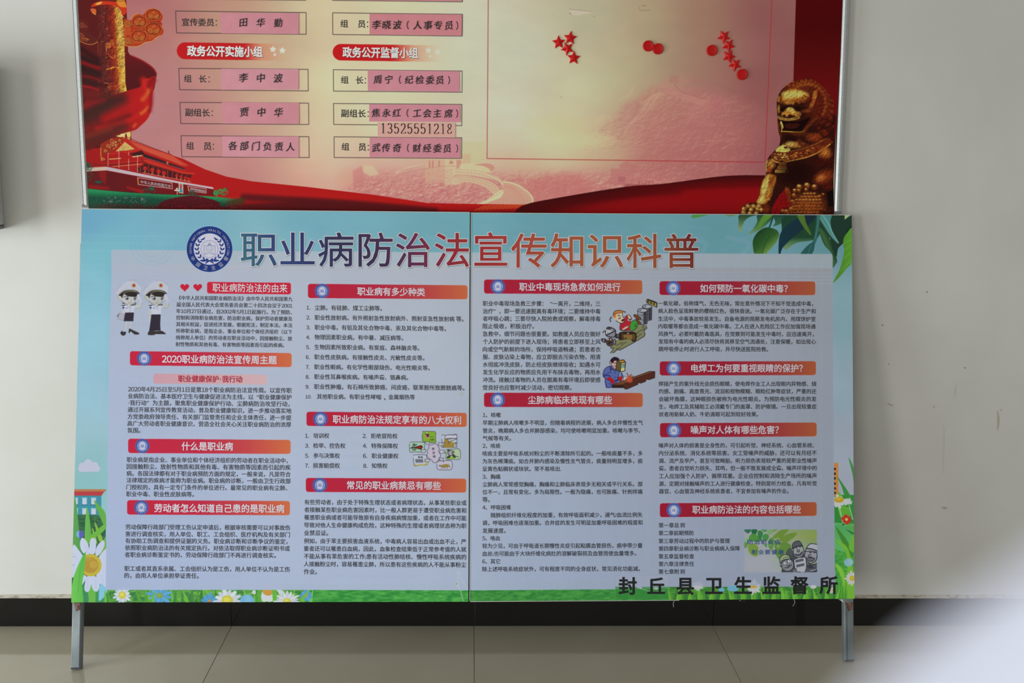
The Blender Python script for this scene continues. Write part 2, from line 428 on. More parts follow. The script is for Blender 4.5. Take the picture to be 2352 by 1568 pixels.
# ------------------------------------------------------------------ print of the notice board on the wall
cu_ = Canvas(BOARD, (150, -110, 1975, 505), 1.0)
bgk = [(320, -60, (172, 104, 104)), (320, 20, (172, 105, 106)), (380, 60, (176, 110, 108)), (400, 200, (178, 117, 118)), (420, 320, (186, 122, 122)), (370, 330, (178, 118, 120)), (380, 260, (176, 118, 122)),
 (540, 20, (186, 140, 120)), (500, 140, (190, 142, 124)), (600, 90, (196, 168, 134)), (700, 20, (194, 180, 145)), (735, 200, (196, 190, 152)), (733, 330, (200, 184, 152)),
 (640, 220, (198, 166, 138)), (560, 390, (188, 122, 122)), (700, 420, (204, 150, 132)), (760, 400, (200, 158, 138)), (900, 295, (192, 190, 155)), (900, 220, (190, 188, 155)), (1080, 150, (180, 182, 158)), (1100, 50, (184, 184, 164)),
 (900, 10, (192, 186, 152)), (1080, 300, (184, 184, 160)), (1200, 120, (176, 178, 158)), (1180, 260, (182, 182, 166)), (1250, 300, (186, 180, 146)), (1350, 40, (166, 162, 134)), (1350, 200, (178, 178, 146)), (1420, 190, (174, 168, 134)),
 (1500, 50, (164, 148, 118)), (1480, 150, (168, 158, 126)), (1600, 30, (156, 118, 98)), (1560, 140, (160, 130, 108)), (1650, 130, (156, 110, 98)), (1740, 30, (140, 84, 82)), (1740, 200, (144, 82, 82)), (1700, 330, (160, 88, 88)),
 (1600, 340, (166, 96, 94)), (1500, 300, (176, 112, 108)), (1400, 330, (182, 168, 130)), (1300, 340, (186, 182, 140)), (1500, 230, (172, 140, 112)), (1600, 230, (166, 112, 104)), (1350, 440, (178, 112, 110)), (1000, 445, (186, 112, 114)),
 (850, 435, (188, 124, 120)), (1100, 440, (184, 116, 116)), (1500, 400, (172, 100, 98)), (1620, 390, (160, 90, 92)), (1700, 395, (150, 84, 90)), (1800, 100, (144, 86, 88)), (1800, 350, (148, 85, 90)), (1200, 400, (186, 152, 128)), (1080, 385, (190, 176, 140))]
F0 = field(bgk, 2.8)
cu_.im[:] = F0(cu_.X, cu_.Y)
for c_ in range(3):
    for _ in range(2): cu_.im[..., c_] = boxblur(cu_.im[..., c_], 42)
cu_.im *= np.interp(cu_.X, [650, 760, 1300, 1450, 1600, 1800], [1, 1.07, 1.07, 1.02, .95, .92])[..., None]
X, Y = cu_.X, cu_.Y; H_, W_ = X.shape
nz = fbm(H_, W_, 60, 1, 4, 2.2, 1.0); cu_.im *= (1 + (nz - .5) * .06)[..., None]
N1 = fbm(H_, W_, 46, 11, 7, 1.3, 1.0); N2 = fbm(H_, W_, 9, 12, 4, 1.3, .8); N3 = fbm(H_, W_, 7, 13, 3, 1, 1)
def sstep(v, a, b): t = np.clip((v - a) / (b - a), 0, 1); return t * t * (3 - 2 * t)
def relief(n, k=6.0):
    gy, gx = np.gradient(n); return np.clip((gx * -.8 - gy * .8) * k, -1, 1)
# misty mountains with the wall on the ridge
ridge = np.interp(X, [1250, 1330, 1400, 1440, 1500, 1540, 1620, 1700, 1770], [372, 300, 262, 228, 188, 186, 190, 210, 240]) + (N1 - .5) * 26
m = sstep(Y - ridge, 0, 30) * sstep(X, 1260, 1420) * (1 - sstep(X, 1640, 1790)) * (1 - sstep(Y, 300, 372) * (1 - sstep(X, 1400, 1560)) * .9)
r1 = relief(N1, 40) * .8 + relief(N2, 10) * .9 + (N3 - .5) * .8
c_hi = np.array([206, 182, 140.]); c_lo = np.array([158, 84, 88.])
tone = np.where(r1[..., None] > 0, c_hi, c_lo); cu_.im += (tone - cu_.im) * (m * np.clip(np.abs(r1), 0, 1) * .30)[..., None]
cu_.im += (np.array([178, 108, 106.]) - cu_.im) * (m * .42 * sstep(X, 1330, 1480))[..., None]
Zf = .2381; cu_.zoom(1220, 60, Zf)
cu_.line([(1290, 560), (1340, 540), (1400, 500), (1380, 560), (1420, 620), (1500, 660), (1600, 710), (1720, 760)], 26, (182, 128, 116), .15, 5, 24)
cu_.line([(1290, 560), (1300, 600), (1400, 655), (1520, 690), (1640, 740)], 13, (182, 126, 114), .5, 5, 3); cu_.line([(1380, 560), (1450, 630), (1560, 668), (1690, 700)], 1.5, (150, 88, 88), .5, 5, 1.5)
cu_.fill([(1330, 480), (1420, 470), (1425, 550), (1330, 548)], (164, 104, 100), .4, blur=2); cu_.fill([(1425, 500), (1545, 500), (1545, 545), (1425, 548)], (180, 118, 110), .3, blur=2)
cu_.line([(1545, 520), (1680, 550), (1850, 620)], 4, (166, 102, 98), .3, 5, 4)
for q in [[(1180, 650), (1120, 740), (1060, 830), (1000, 900), (900, 1020)], [(1240, 640), (1180, 740), (1090, 850), (960, 920)], [(1060, 735), (1100, 740), (1180, 680), (1290, 650)], [(980, 590), (940, 660), (850, 720)], [(700, 870), (620, 960), (640, 1060)]]:
    cu_.line(q, 8, (200, 172, 132), .2, 5, 9, w2=2); cu_.line([(a + RNG.uniform(-14, 14), b + RNG.uniform(-20, 20)) for a, b in q], 1.4, (208, 184, 142), .3, 5, 2, w2=.6)
cu_.line([(1550, 860), (1560, 810), (1640, 780), (1720, 760)], 20, (180, 116, 110), .4, 5, 12)
cu_.line([(1550, 860), (1600, 910), (1720, 940)], 14, (178, 112, 108), .35, 5, 12); cu_.fill([(1720, 700), (1850, 700), (1850, 820), (1720, 820)], (172, 98, 100), .4, blur=5)
cu_.glow(250, 940, 330, 130, (196, 182, 132), .3); cu_.glow(520, 1100, 340, 90, (202, 192, 146), .5)
# great wall picture along the bottom
Zf = .19983; cu_.zoom(770, 300, Zf)
band = sstep(Y, 375, 425) * sstep(X, 760, 840) * (1 - sstep(X, 1480, 1600)); r2 = relief(N1, 30) * .6 + relief(N2, 10) + (N3 - .5)
cu_.im += (np.array([184, 110, 110.]) - cu_.im) * (band * .55)[..., None]
tone = np.where(r2[..., None] > 0.1, np.array([214, 184, 150.]), np.array([176, 100, 102.])); cu_.im += (tone - cu_.im) * (band * np.clip(np.abs(r2) - .08, 0, 1) * .62)[..., None]
bush = sstep(Y - np.interp(X, [1240, 1300, 1380, 1450], [395, 388, 415, 440]) - (N1 - .5) * 40, 0, 22) * sstep(X, 1150, 1210) * (1 - sstep(X, 1330, 1400))
cu_.im += (np.array([186, 106, 104.]) - cu_.im) * (bush * (.3 + .6 * N2))[..., None]
LT = (206, 192, 150); MD = (198, 150, 126); DK = (186, 116, 112)
cu_.fill([(200, 460), (310, 395), (330, 460), (330, 640), (210, 660)], (192, 120, 116), .6, blur=2); cu_.fill([(310, 395), (430, 400), (510, 500), (400, 520), (320, 470)], LT, .6, blur=2)
cu_.fill([(0, 520), (110, 425), (190, 450), (200, 640), (60, 640), (0, 560)], (206, 160, 136), .55, blur=3)
cu_.fill([(1460, 120), (1722, 122), (1722, 370), (1460, 380)], (190, 182, 142), .75); cu_.fill([(1460, 270), (1555, 268), (1555, 385), (1460, 380)], (196, 160, 130), .7)
cu_.fill([(1045, 300), (1440, 300), (1440, 390), (1045, 420)], (196, 172, 138), .5)
cu_.fill([(1040, 330), (1260, 330), (1255, 590), (1030, 590)], (200, 160, 134), .75); cu_.fill([(1262, 330), (1390, 335), (1372, 620), (1255, 620)], (202, 180, 144), .75)
for x in (1085, 1120): cu_.fill([(x - 10, 420), (x - 8, 350), (x, 335), (x + 8, 350), (x + 10, 420)], DK, .8)
cu_.fill([(1180, 415), (1182, 350), (1195, 335), (1206, 350), (1206, 412)], DK, .6); cu_.fill([(1310, 380), (1312, 352), (1332, 338), (1354, 352), (1356, 380)], DK, .8)
cu_.fill([(1390, 335), (1448, 335), (1448, 400), (1400, 440)], (190, 128, 116), .7)
cu_.fill([(1450, 380), (1600, 372), (1760, 385), (1830, 430), (1800, 470), (1700, 480), (1450, 440)], (204, 188, 146), .8, sm=4); cu_.fill([(1590, 388), (1720, 374), (1800, 390), (1832, 430), (1790, 466), (1760, 430), (1680, 400)], (190, 122, 112), .75, sm=4)
cu_.fill([(1375, 440), (1560, 445), (1760, 490), (1880, 540), (1930, 600), (1925, 650), (1880, 580), (1760, 545), (1560, 520), (1370, 515)], (204, 186, 146), .8, sm=3)
cu_.fill([(1370, 515), (1560, 525), (1760, 570), (1870, 640), (1890, 700), (1840, 740), (1700, 640), (1500, 590), (1365, 625)], (202, 176, 142), .85, sm=3)
for k in range(6):
    q = [(1370 + k * 10, 445 + k * 28), (1600, 455 + k * 30), (1780, 500 + k * 34), (1905 - k * 8, 570 + k * 32)]; cu_.line(q, 2.2 * Zf * 2, (188, 124, 116), .7, 6, 1)
for k in range(44):
    t = k / 44; x = 1520 + t * 380; yb = 465 + 150 * t ** 2 + (k % 5) * 30; cu_.line([(x, yb), (x, yb + 26)], .7, (190, 128, 118), .6)
cu_.line([(1368, 513), (1560, 520), (1760, 565), (1880, 640), (1900, 690)], .9, (184, 110, 108), .8, 6)
cu_.line([(690, 530), (850, 470), (1040, 435), (1250, 405), (1400, 408)], 1.0, DK, .8, 6); cu_.line([(700, 480), (860, 420), (1040, 395)], 4, LT, .5, 6, 3)
for k in range(9): cu_.line([(760 + k * 32, 455 - k * 7), (775 + k * 32, 452 - k * 7)], 2.6, (190, 130, 118), .55)
for k in range(70):
    x = RNG.uniform(1045, 1380); y = RNG.uniform(430, 590); cu_.line([(x, y), (x + 24, y - 2)], .6, (186, 116, 112), .6)
for k in range(60):
    x = RNG.uniform(1470, 1715); y = RNG.uniform(135, 370); cu_.line([(x, y), (x + 20, y)], .5, (182, 170, 132), .6)
cu_.fill([(1935, 585), (2060, 610), (2180, 680), (2260, 760), (2270, 840), (2190, 840), (2100, 850), (1700, 850), (1890, 720), (1930, 660)], (202, 160, 134), .8, sm=3)
for k in range(26): y = 640 + k * 8; cu_.line([(1945 - k * 9, y), (2060 + k * 5, y + 2)], .45, (188, 122, 114), .6)
cu_.line([(1935, 583), (2060, 608), (2180, 675), (2262, 760), (2270, 840)], 3.2, LT, .9, 6); cu_.line([(1940, 640), (2040, 665), (2130, 740), (2180, 840)], 1.5, (192, 136, 120), .9, 6)
for k in range(22):
    t = k / 22; x = 1950 + 290 * t; y = 600 + 190 * t ** 1.6; cu_.line([(x, y), (x - 26, y + 34)], .7, (188, 120, 112), .7)
cu_.fill([(1920, 670), (1940, 700), (1900, 770), (1680, 850), (1580, 855), (1740, 790), (1880, 690)], (210, 194, 152), .9); 
for k in range(9): x = 1650 + k * 32; cu_.fill([(x, 840 - k * 17), (x + 20, 818 - k * 17), (x + 22, 832 - k * 17)], (190, 128, 116), .8)
for k in range(90):
    x = RNG.uniform(380, 1300); y = RNG.uniform(600, 800); L = RNG.uniform(20, 70); cu_.line([(x, y), (x + L * .5, y - L * .3), (x + L, y - L * .1)], RNG.uniform(.4, 1.1), (212, 178, 148), .55, 3)
for k in range(30):
    x = RNG.uniform(1980, 2352); y = RNG.uniform(430, 600); cu_.line([(x, y + 60), (x + RNG.uniform(-30, 30), y)], .7, (208, 170, 140), .55)
# pavilion tower, faint
Zf = .3188; cu_.zoom(1200, 0, Zf)
cu_.fill([(635, 1212), (805, 1212), (805, 1335), (635, 1330)], (176, 104, 104), .55); cu_.fill([(690, 1190), (745, 1158), (800, 1180), (880, 1200), (800, 1212), (700, 1206)], (176, 102, 102), .5)
for k in range(6): cu_.line([(640, 1222 + k * 17), (800, 1222 + k * 17)], .5, (192, 130, 120), .7)
cu_.fill([(690, 1270), (740, 1270), (740, 1310), (690, 1310)], (164, 90, 92), .6); cu_.fill([(805, 1215), (930, 1222), (930, 1245), (805, 1240)], (176, 104, 104), .35)
for k in range(5): cu_.fill([(830 + k * 25, 1300), (845 + k * 25, 1300), (845 + k * 25, 1320), (830 + k * 25, 1320)], (162, 88, 92), .5)
cu_.line([(340, 1335), (640, 1335)], 3, (190, 125, 116), .6)
# red silk waves along the bottom
Zf = .3188; cu_.zoom(0, 0, 1)
def silk(stops, top, a=0): 
    f = ramp(stops)
    return lambda X, Y: f(np.clip(Y - np.interp(X, *top), 0, 200) + (np.interp(X, [0, 2000], [0, 0])))
topL = ([200, 320, 420, 470, 560, 700, 860, 990, 1100, 1290], [330, 345, 362, 385, 415, 428, 447, 466, 468, 469])
cu_.fill([(190, 330), (300, 330), (360, 345), (420, 364), (470, 388), (520, 405), (580, 416), (700, 428), (860, 447), (985, 466), (1100, 468), (1290, 470), (1290, 500), (190, 500)],
         lambda X, Y: ramp([(0, (168, 20, 20)), (14, (176, 22, 20)), (24, (150, 16, 18)), (30, (96, 16, 20)), (55, (78, 16, 20))])(np.clip(Y - np.interp(X, [200, 300, 420, 520, 700, 985, 1290], [310, 330, 364, 405, 428, 462, 470]) * 1.0 + np.interp(X, [500, 700, 1000, 1250], [-42, -6, 4, 10]), 0, 60)))
cu_.line([(540, 436), (700, 446), (860, 456), (1000, 474), (1150, 489)], 6, (170, 22, 22), .8, 6, 5); cu_.line([(560, 452), (800, 466), (1000, 484)], 14, (74, 16, 20), .8, 6, 8)
cu_.line([(990, 468), (1080, 473), (1160, 476)], 6, (168, 22, 24), .8, 4, 3)
for k in range(16): x = 1090 + k * 9; cu_.line([(x, 482 - k * .4), (x + 26, 471 - k * .3)], 1.2, (214, 128, 50), .75)
cu_.fill([(1180, 495), (1200, 471), (1290, 452), (1440, 428), (1520, 422), (1640, 406), (1700, 402), (1760, 402), (1960, 402), (1960, 510), (1180, 510)],
         lambda X, Y: ramp([(0, (58, 8, 10)), (16, (84, 8, 10)), (30, (122, 10, 14)), (50, (128, 10, 14)), (90, (118, 10, 14))])(np.clip(Y - np.interp(X, [1200, 1290, 1440, 1640, 1760], [466, 452, 428, 406, 402]), 0, 90) * np.interp(X, [1180, 1350, 1600], [.45, .8, 1.15])), sm=3)
cu_.line([(1240, 478), (1340, 458), (1460, 446), (1560, 440)], 10, (66, 6, 10), .5, 5, 12); cu_.line([(1440, 430), (1600, 428), (1760, 424)], 10, (84, 6, 10), .55, 5, 8)
# dark red side strips
cu_.fill([(150, -130), (288, -130), (290, 0), (301, 310), (303, 340), (150, 340)], lambda X, Y: ramp([(0, (84, 24, 22)), (280, (92, 20, 22)), (300, (112, 18, 20))])(X))
cu_.fill([(1832, -130), (1975, -130), (1975, 425), (1880, 425), (1870, 260), (1820, 250)], lambda X, Y: ramp([(-110, (76, 4, 6)), (60, (66, 4, 6)), (130, (76, 8, 8)), (230, (98, 10, 12))])(Y))
# ---- carved stone pillar with cloud wings
Zf = 220 / 2156; cu_.zoom(175, 0, Zf)
G1, G2, RD, DR = (206, 152, 60), (222, 184, 96), (176, 56, 26), (82, 26, 22)
def spiral(cx, cy, r, turns=2.0, w=.9, col=G1, a=1.0, dirn=1, ph=0.0, dk=True):
    t = np.linspace(0, turns * 2 * np.pi, int(18 * turns)); rr = r * (1 - t / (turns * 2 * np.pi) * .88)
    q = np.stack([cx + rr * np.cos(dirn * t + ph), cy + rr * np.sin(dirn * t + ph)], -1)
    if dk: cu_.line(q + 10, w * 1.1, (92, 20, 16), a * .9)
    cu_.line(q, w, col, a)
# right wing
cu_.fill([(1060, 470), (1150, 440), (1230, 460), (1290, 360), (1390, 310), (1500, 340), (1560, 260), (1640, 205), (1730, 190), (1850, 240), (1940, 330), (1935, 430), (1905, 480), (1940, 540), (1920, 590), (1965, 680), (1940, 770), (1860, 820), (1790, 840), (1740, 910), (1640, 935), (1540, 950), (1460, 1010), (1340, 1045), (1180, 1040), (1080, 1000)], (168, 52, 24), sm=4)
for cx, cy, r in [(1740, 330, 175), (1420, 480, 170), (1740, 650, 190), (1410, 810, 185)]:
    cu_.ell(cx, cy, r, r * .72, (176, 60, 26)); 
    q = [(cx + r * .98 * math.cos(t) * (1 + .05 * math.cos(9 * t)), cy + r * .74 * math.sin(t) * (1 + .05 * math.cos(9 * t))) for t in np.linspace(0, 2 * np.pi, 54, endpoint=False)]
    cu_.line(q, 1.0, (190, 110, 40), .85, closed=True); cu_.line([(a * .86 + cx * .14, b * .86 + cy * .14) for a, b in q], 1.2, (70, 14, 12), .9, closed=True)
    spiral(cx - r * .35, cy + r * .18, r * .33, 1.8, 1.0, G1); spiral(cx + r * .42, cy + r * .2, r * .3, 1.8, 1.0, G1, dirn=-1, ph=3.1); spiral(cx + r * .04, cy - r * .28, r * .2, 1.3, .9, G1)
spiral(1160, 530, 80, 2.2, 1.1, G1); spiral(1160, 915, 78, 2.2, 1.1, G1); spiral(1490, 615, 45, 1.3, .9, (196, 110, 40))
for k in range(7): cu_.line([(1060, 620 + k * 30), (1150, 600 + k * 30), (1220, 630 + k * 22)], .9, (206, 116, 44), .85, 5)
for k in range(7): cu_.line([(1240 + k * 42, 915 - (k > 5) * 30), (1230 + k * 40, 1010 - k * 8)], .9, (206, 116, 44), .85)
for k in range(5): cu_.line([(1640 + k * 28, 780), (1640 + k * 26, 890 - k * 8)], .9, (200, 112, 44), .85); cu_.line([(1680 + k * 45, 480), (1700 + k * 45, 540)], 1.2, (92, 30, 26), .8)
cu_.line([(1080, 1000), (1180, 1040), (1340, 1045), (1460, 1010), (1560, 950), (1700, 925), (1790, 850), (1900, 790)], 1.2, (210, 160, 80), .9, 5)
cu_.line([(1240, 420), (1300, 345), (1400, 308)], 1.3, (214, 150, 60), .9, 4); cu_.line([(1540, 290), (1600, 220), (1700, 192)], 1.1, (210, 120, 40), .8, 4)
# left wing
cu_.fill([(40, 470), (170, 450), (260, 510), (270, 700), (460, 880), (440, 960), (300, 1000), (130, 960), (40, 900)], (92, 30, 26), .9, sm=4)
spiral(130, 560, 70, 2, .9, (170, 90, 60)); spiral(225, 590, 40, 1.3, .7, (160, 70, 50)); spiral(110, 790, 70, 2, 1, (180, 96, 50))
cu_.line([(70, 915), (200, 975), (330, 1000), (450, 960), (490, 910)], 1.4, (206, 140, 60), .9, 5)
for k in range(5): cu_.line([(90 + k * 35, 900 + k * 8), (170 + k * 30, 850 + k * 8), (260, 880 + k * 4)], .9, (196, 120, 50), .8, 4)
# shaft
P_sh = [(480, 130), (890, 120), (1020, 230), (1040, 330), (1050, 470), (1060, 700), (1085, 950), (1090, 1200), (1100, 1568), (1140, 1900), (1165, 2020), (1180, 2700), (1230, 3030), (1200, 3200), (620, 3230), (500, 2150), (480, 1500), (480, 900)]
cu_.fill(P_sh, lambda X, Y: ramp([(220, (90, 24, 22)), (237, (92, 34, 30)), (252, (116, 28, 22)), (262, (150, 52, 24)), (268, (194, 130, 46)), (276, (206, 156, 60)), (284, (214, 172, 76)), (300, (210, 170, 76))])(X - (Y - 50) * .055))
spiral(800, 340, 80, 1.5, 1.2, (160, 44, 28), .9); spiral(820, 620, 85, 1.6, 1.2, (150, 44, 28), .9); spiral(790, 1180, 100, 1.4, 1.2, (190, 80, 36), .9); spiral(880, 990, 45, 1.5, 1, (200, 90, 36))
for cx, cy, r in [(950, 370, 60), (975, 500, 70), (985, 690, 60), (975, 960, 60), (950, 210, 50), (1010, 620, 45), (1000, 800, 50), (1000, 1250, 60), (1010, 1420, 70)]: spiral(cx, cy, r, 1.5, 1.0, (236, 206, 110), .9)
for k in range(5): cu_.line([(650 + k * 6, 1000 + k * 40), (700, 960 + k * 30), (740, 1000 + k * 20), (790, 920 + k * 30), (840, 940 + k * 20)], 1.2, (206, 120, 50), .9, 4)
for k in range(60):
    x = RNG.uniform(560, 880); y = RNG.uniform(200, 1560); cu_.line([(x, y), (x + 20, y + RNG.uniform(-14, 14)), (x + 45, y)], RNG.uniform(.7, 1.4), [(200, 110, 44), (176, 46, 30), (60, 16, 16)][k % 3], .75, 3)
for k in range(120):
    x = RNG.uniform(915, 1085); y = RNG.uniform(200, 2050); cu_.line([(x, y), (x + 16, y + RNG.uniform(-16, 16)), (x + 34, y + 5)], RNG.uniform(.6, 1.1), [(160, 96, 30), (238, 214, 120)][k % 2], .7, 3)
cu_.line([(690, 1560), (780, 1530), (880, 1500), (950, 1540)], 2.2, (220, 140, 50), .9, 4); cu_.line([(760, 1270), (830, 1300), (880, 1250)], 2, (210, 110, 50), .9, 4)
for k in range(100):
    x = RNG.uniform(800, 1040); y = RNG.uniform(1830, 2190); x = x - (y - 1830) * .25; cu_.line([(x, y), (x + 18, y + 8)], .8, [(204, 104, 44), (130, 30, 22)][k % 2], .8)
cu_.fill([(500, 1880), (620, 1860), (760, 1900), (800, 1960), (740, 1990), (600, 1960)], (84, 20, 20), .9, sm=4); cu_.line([(620, 1862), (720, 1880), (790, 1950)], 1.2, (196, 110, 50), .9, 4); spiral(730, 1950, 35, 1.2, 1, (210, 110, 50))
for k in range(30): y = 900 + k * 42; cu_.line([(484 + k * .6, y), (492 + k * .6, y + 24)], 1.0, (206, 120, 60), .6)
# capital disc
cu_.fill([(330, 150), (420, 60), (620, 20), (900, 40), (1060, 0), (1120, 120), (1140, 240), (1110, 310), (1040, 345), (1010, 250), (960, 180), (860, 130), (700, 105), (520, 120), (420, 145)], (196, 50, 26), sm=5)
cu_.fill([(900, -10), (1060, -40), (1130, 130), (1135, 160), (1000, 155), (930, 90)], (214, 130, 44), sm=4); cu_.fill([(420, 100), (500, 50), (590, 40), (530, 100)], (222, 170, 70), sm=3); cu_.fill([(320, 195), (445, 205), (435, 335), (350, 270)], (206, 96, 44), sm=2); cu_.line([(440, 330), (360, 280)], 1.2, (226, 170, 80))
cu_.fill([(800, -1200), (1050, -1200), (1080, 30), (520, 20), (500, -1200)], (110, 34, 22)); cu_.fill([(900, -1200), (1050, -1200), (1080, 20), (920, 30)], (190, 120, 44))
cu_.clip_to(P_sh); SH_ = cu_.clip; cu_.clip = None
cv = relief(fbm(H_, W_, 10, 62, 4, 1, 1.2), 8); cu_.im *= (1 + SH_ * cv * .40)[..., None]
# ---- red ribbon round the pillar
Zf = 220 / 1916; cu_.zoom(175, 150, Zf)
cu_.fill([(100, -420), (300, -300), (440, -240), (440, 690), (140, 760)], (84, 18, 20), .9)
for q, w, c in [([(110, -330), (250, -220), (440, -120)], 9, (52, 16, 18)), ([(120, -60), (280, 0), (440, 60)], 9, (150, 16, 18)), ([(120, 60), (440, 170)], 16, (48, 20, 20)), ([(130, 210), (280, 230), (440, 280)], 4, (120, 20, 22)), ([(130, 300), (440, 380)], 10, (60, 22, 24)), ([(140, 415), (280, 440), (440, 490)], 5, (170, 22, 26)), ([(150, 560), (430, 600)], 22, (110, 28, 26)), ([(110, -160), (280, -90), (440, -40)], 10, (46, 18, 20))]: cu_.line(q, w, c, .9, 5, w * .6)
cu_.fill([(1000, -250), (1089, -200), (1200, -155), (1289, -113), (1437, -26), (1550, 70), (1605, 170), (1590, 280), (1530, 520), (1300, 460), (1010, 500)], lambda X, Y: ramp([(100, (110, 14, 16)), (160, (84, 16, 20)), (190, (80, 14, 18))])(Y), sm=4)
cu_.line([(1100, -190), (1289, -108), (1437, -20), (1550, 76), (1600, 165)], 3, (140, 16, 22), .9, 5, 3)
RIB = [(150, 760), (400, 690), (640, 640), (860, 560), (1100, 480), (1290, 420), (1340, 270), (1440, 260), (1590, 210), (1560, 400), (1520, 600), (1510, 780), (1480, 960), (1400, 1100), (1280, 1210), (1180, 1290), (980, 1340), (780, 1410), (600, 1490), (400, 1590), (190, 1700)]
cu_.fill(RIB, lambda X, Y: ramp([(190, (120, 26, 24)), (250, (106, 22, 22)), (300, (164, 20, 22)), (345, (180, 24, 22)), (362, (140, 12, 20))])(X), sm=3)
for q, w, c, a in [([(160, 830), (350, 760), (560, 710)], 8, (176, 26, 28), .9), ([(180, 1000), (420, 860), (700, 720), (900, 680)], 20, (50, 30, 28), .85), ([(200, 1060), (420, 960), (640, 850), (920, 780)], 16, (64, 36, 30), .85), ([(600, 1060), (900, 900), (1200, 740), (1400, 560)], 16, (180, 20, 22), .9),
                   ([(640, 1200), (880, 1090), (1060, 1010)], 8, (84, 20, 20), .8), ([(420, 1270), (700, 1200), (1000, 1110), (1300, 960), (1460, 760)], 8, (190, 26, 22), .85), ([(250, 1500), (500, 1400), (760, 1300), (950, 1230)], 16, (74, 34, 28), .85), ([(200, 1420), (420, 1350), (680, 1270)], 8, (130, 42, 26), .8),
                   ([(1340, 290), (1370, 380), (1460, 480)], 10, (196, 30, 24), .9), ([(1460, 480), (1430, 560), (1330, 680)], 7, (206, 96, 40), .9), ([(1470, 490), (1450, 540)], 4, (214, 150, 50), .9), ([(1440, 830), (1380, 900), (1300, 960)], 5, (206, 110, 44), .9), ([(1190, 1170), (1150, 1220)], 4, (206, 90, 40), .9), ([(1560, 300), (1490, 420), (1500, 700), (1470, 900)], 7, (136, 12, 22), .8),
                   ([(1540, 260), (1470, 330), (1440, 420)], 5, (120, 14, 20), .9), ([(200, 1650), (380, 1560), (620, 1450)], 8, (90, 24, 22), .8)]: cu_.line(q, w, c, a, 6, w * 1.3)
# lower shaft below ribbon
cu_.fill([(790, 1410), (1065, 1330), (1060, 1480), (900, 1440)], (212, 196, 120)); cu_.line([(900, 1380), (990, 1370)], 3, (228, 214, 150), .8)
# ---- gate tower with red walls
Zf = 370 / 2352; cu_.zoom(190, 290, Zf)
cu_.fill([(50, 340), (260, 350), (500, 560), (800, 560), (1000, 760), (60, 900)], (160, 20, 22), .9)
cu_.fill([(255, 260), (420, 170), (600, 150), (560, 260), (430, 380), (300, 410), (280, 500), (258, 500)], (150, 40, 24)); 
for cx, cy, r in [(425, 205, 34), (370, 280, 30), (330, 350, 26), (480, 250, 36), (540, 200, 24), (300, 470, 26)]: spiral(cx, cy, r, 1.4, 1.1, (222, 170, 80), .9)
for k in range(26): x = RNG.uniform(380, 600); y = RNG.uniform(170, 330); cu_.line([(x, y), (x + 16, y - 12)], 1.3, [(226, 190, 110), (110, 24, 20)][k % 2], .8)
cu_.line([(265, 310), (262, 400), (275, 500)], 1.6, (216, 150, 60), .9)
# great roof
cu_.fill([(630, 160), (680, 190), (1000, 310), (1300, 410), (1420, 490), (1560, 575), (1480, 590), (1300, 510), (1100, 445), (900, 370), (860, 330), (640, 340), (470, 360), (560, 260)], (178, 44, 30))
cu_.fill([(700, 220), (1000, 330), (1290, 420), (1540, 570), (1420, 560), (1100, 430), (880, 350), (790, 310)], (190, 66, 48)); 
for k in range(34): t = k / 33; cu_.line([(700 + 600 * t, 215 + 205 * t), (900 + 560 * t, 345 + 215 * t)], .5, (206, 90, 66), .55)
cu_.line([(640, 150), (800, 225), (1040, 320), (1300, 415)], 1.2, (110, 20, 20), .9); cu_.fill([(620, 105), (640, 105), (650, 170), (615, 165)], (120, 24, 20)); cu_.fill([(1245, 350), (1260, 355), (1270, 405), (1250, 400)], (130, 40, 50))
cu_.fill([(615, 225), (760, 330), (640, 350), (480, 365)], (202, 170, 100)); 
for k in range(60): x = RNG.uniform(520, 730); y = RNG.uniform(270, 350); (abs(x - 615) < (y - 225) * 1.1) and cu_.line([(x, y), (x + 6, y + 5)], .8, (166, 110, 50), .8)
cu_.line([(610, 170), (560, 260), (450, 370)], 2.6, (172, 30, 24), 1); cu_.line([(625, 190), (700, 270), (790, 320)], 2.6, (172, 30, 24), 1); cu_.line([(860, 330), (700, 365), (480, 390), (380, 400)], 2.2, (190, 44, 28), 1, 4)
cu_.fill([(690, 400), (860, 350), (880, 400), (860, 440), (760, 440)], (60, 20, 22)); cu_.fill([(720, 435), (860, 415), (880, 430), (730, 452)], (204, 170, 110))
# upper eave shadow band and windows
cu_.fill([(870, 350), (900, 400), (1100, 470), (1300, 545), (1490, 610), (1490, 632), (1290, 575), (1090, 510), (900, 450), (880, 420)], (52, 24, 30)); 
for k in range(34): t = k / 33; cu_.line([(895 + 590 * t, 445 + 178 * t), (905 + 590 * t, 462 + 178 * t)], .9, (150, 120, 130), .6)
cu_.fill([(1220, 505), (1260, 512), (1250, 560), (1220, 545)], (160, 60, 30)); cu_.line([(1236, 515), (1236, 545)], 1.2, (200, 160, 70))
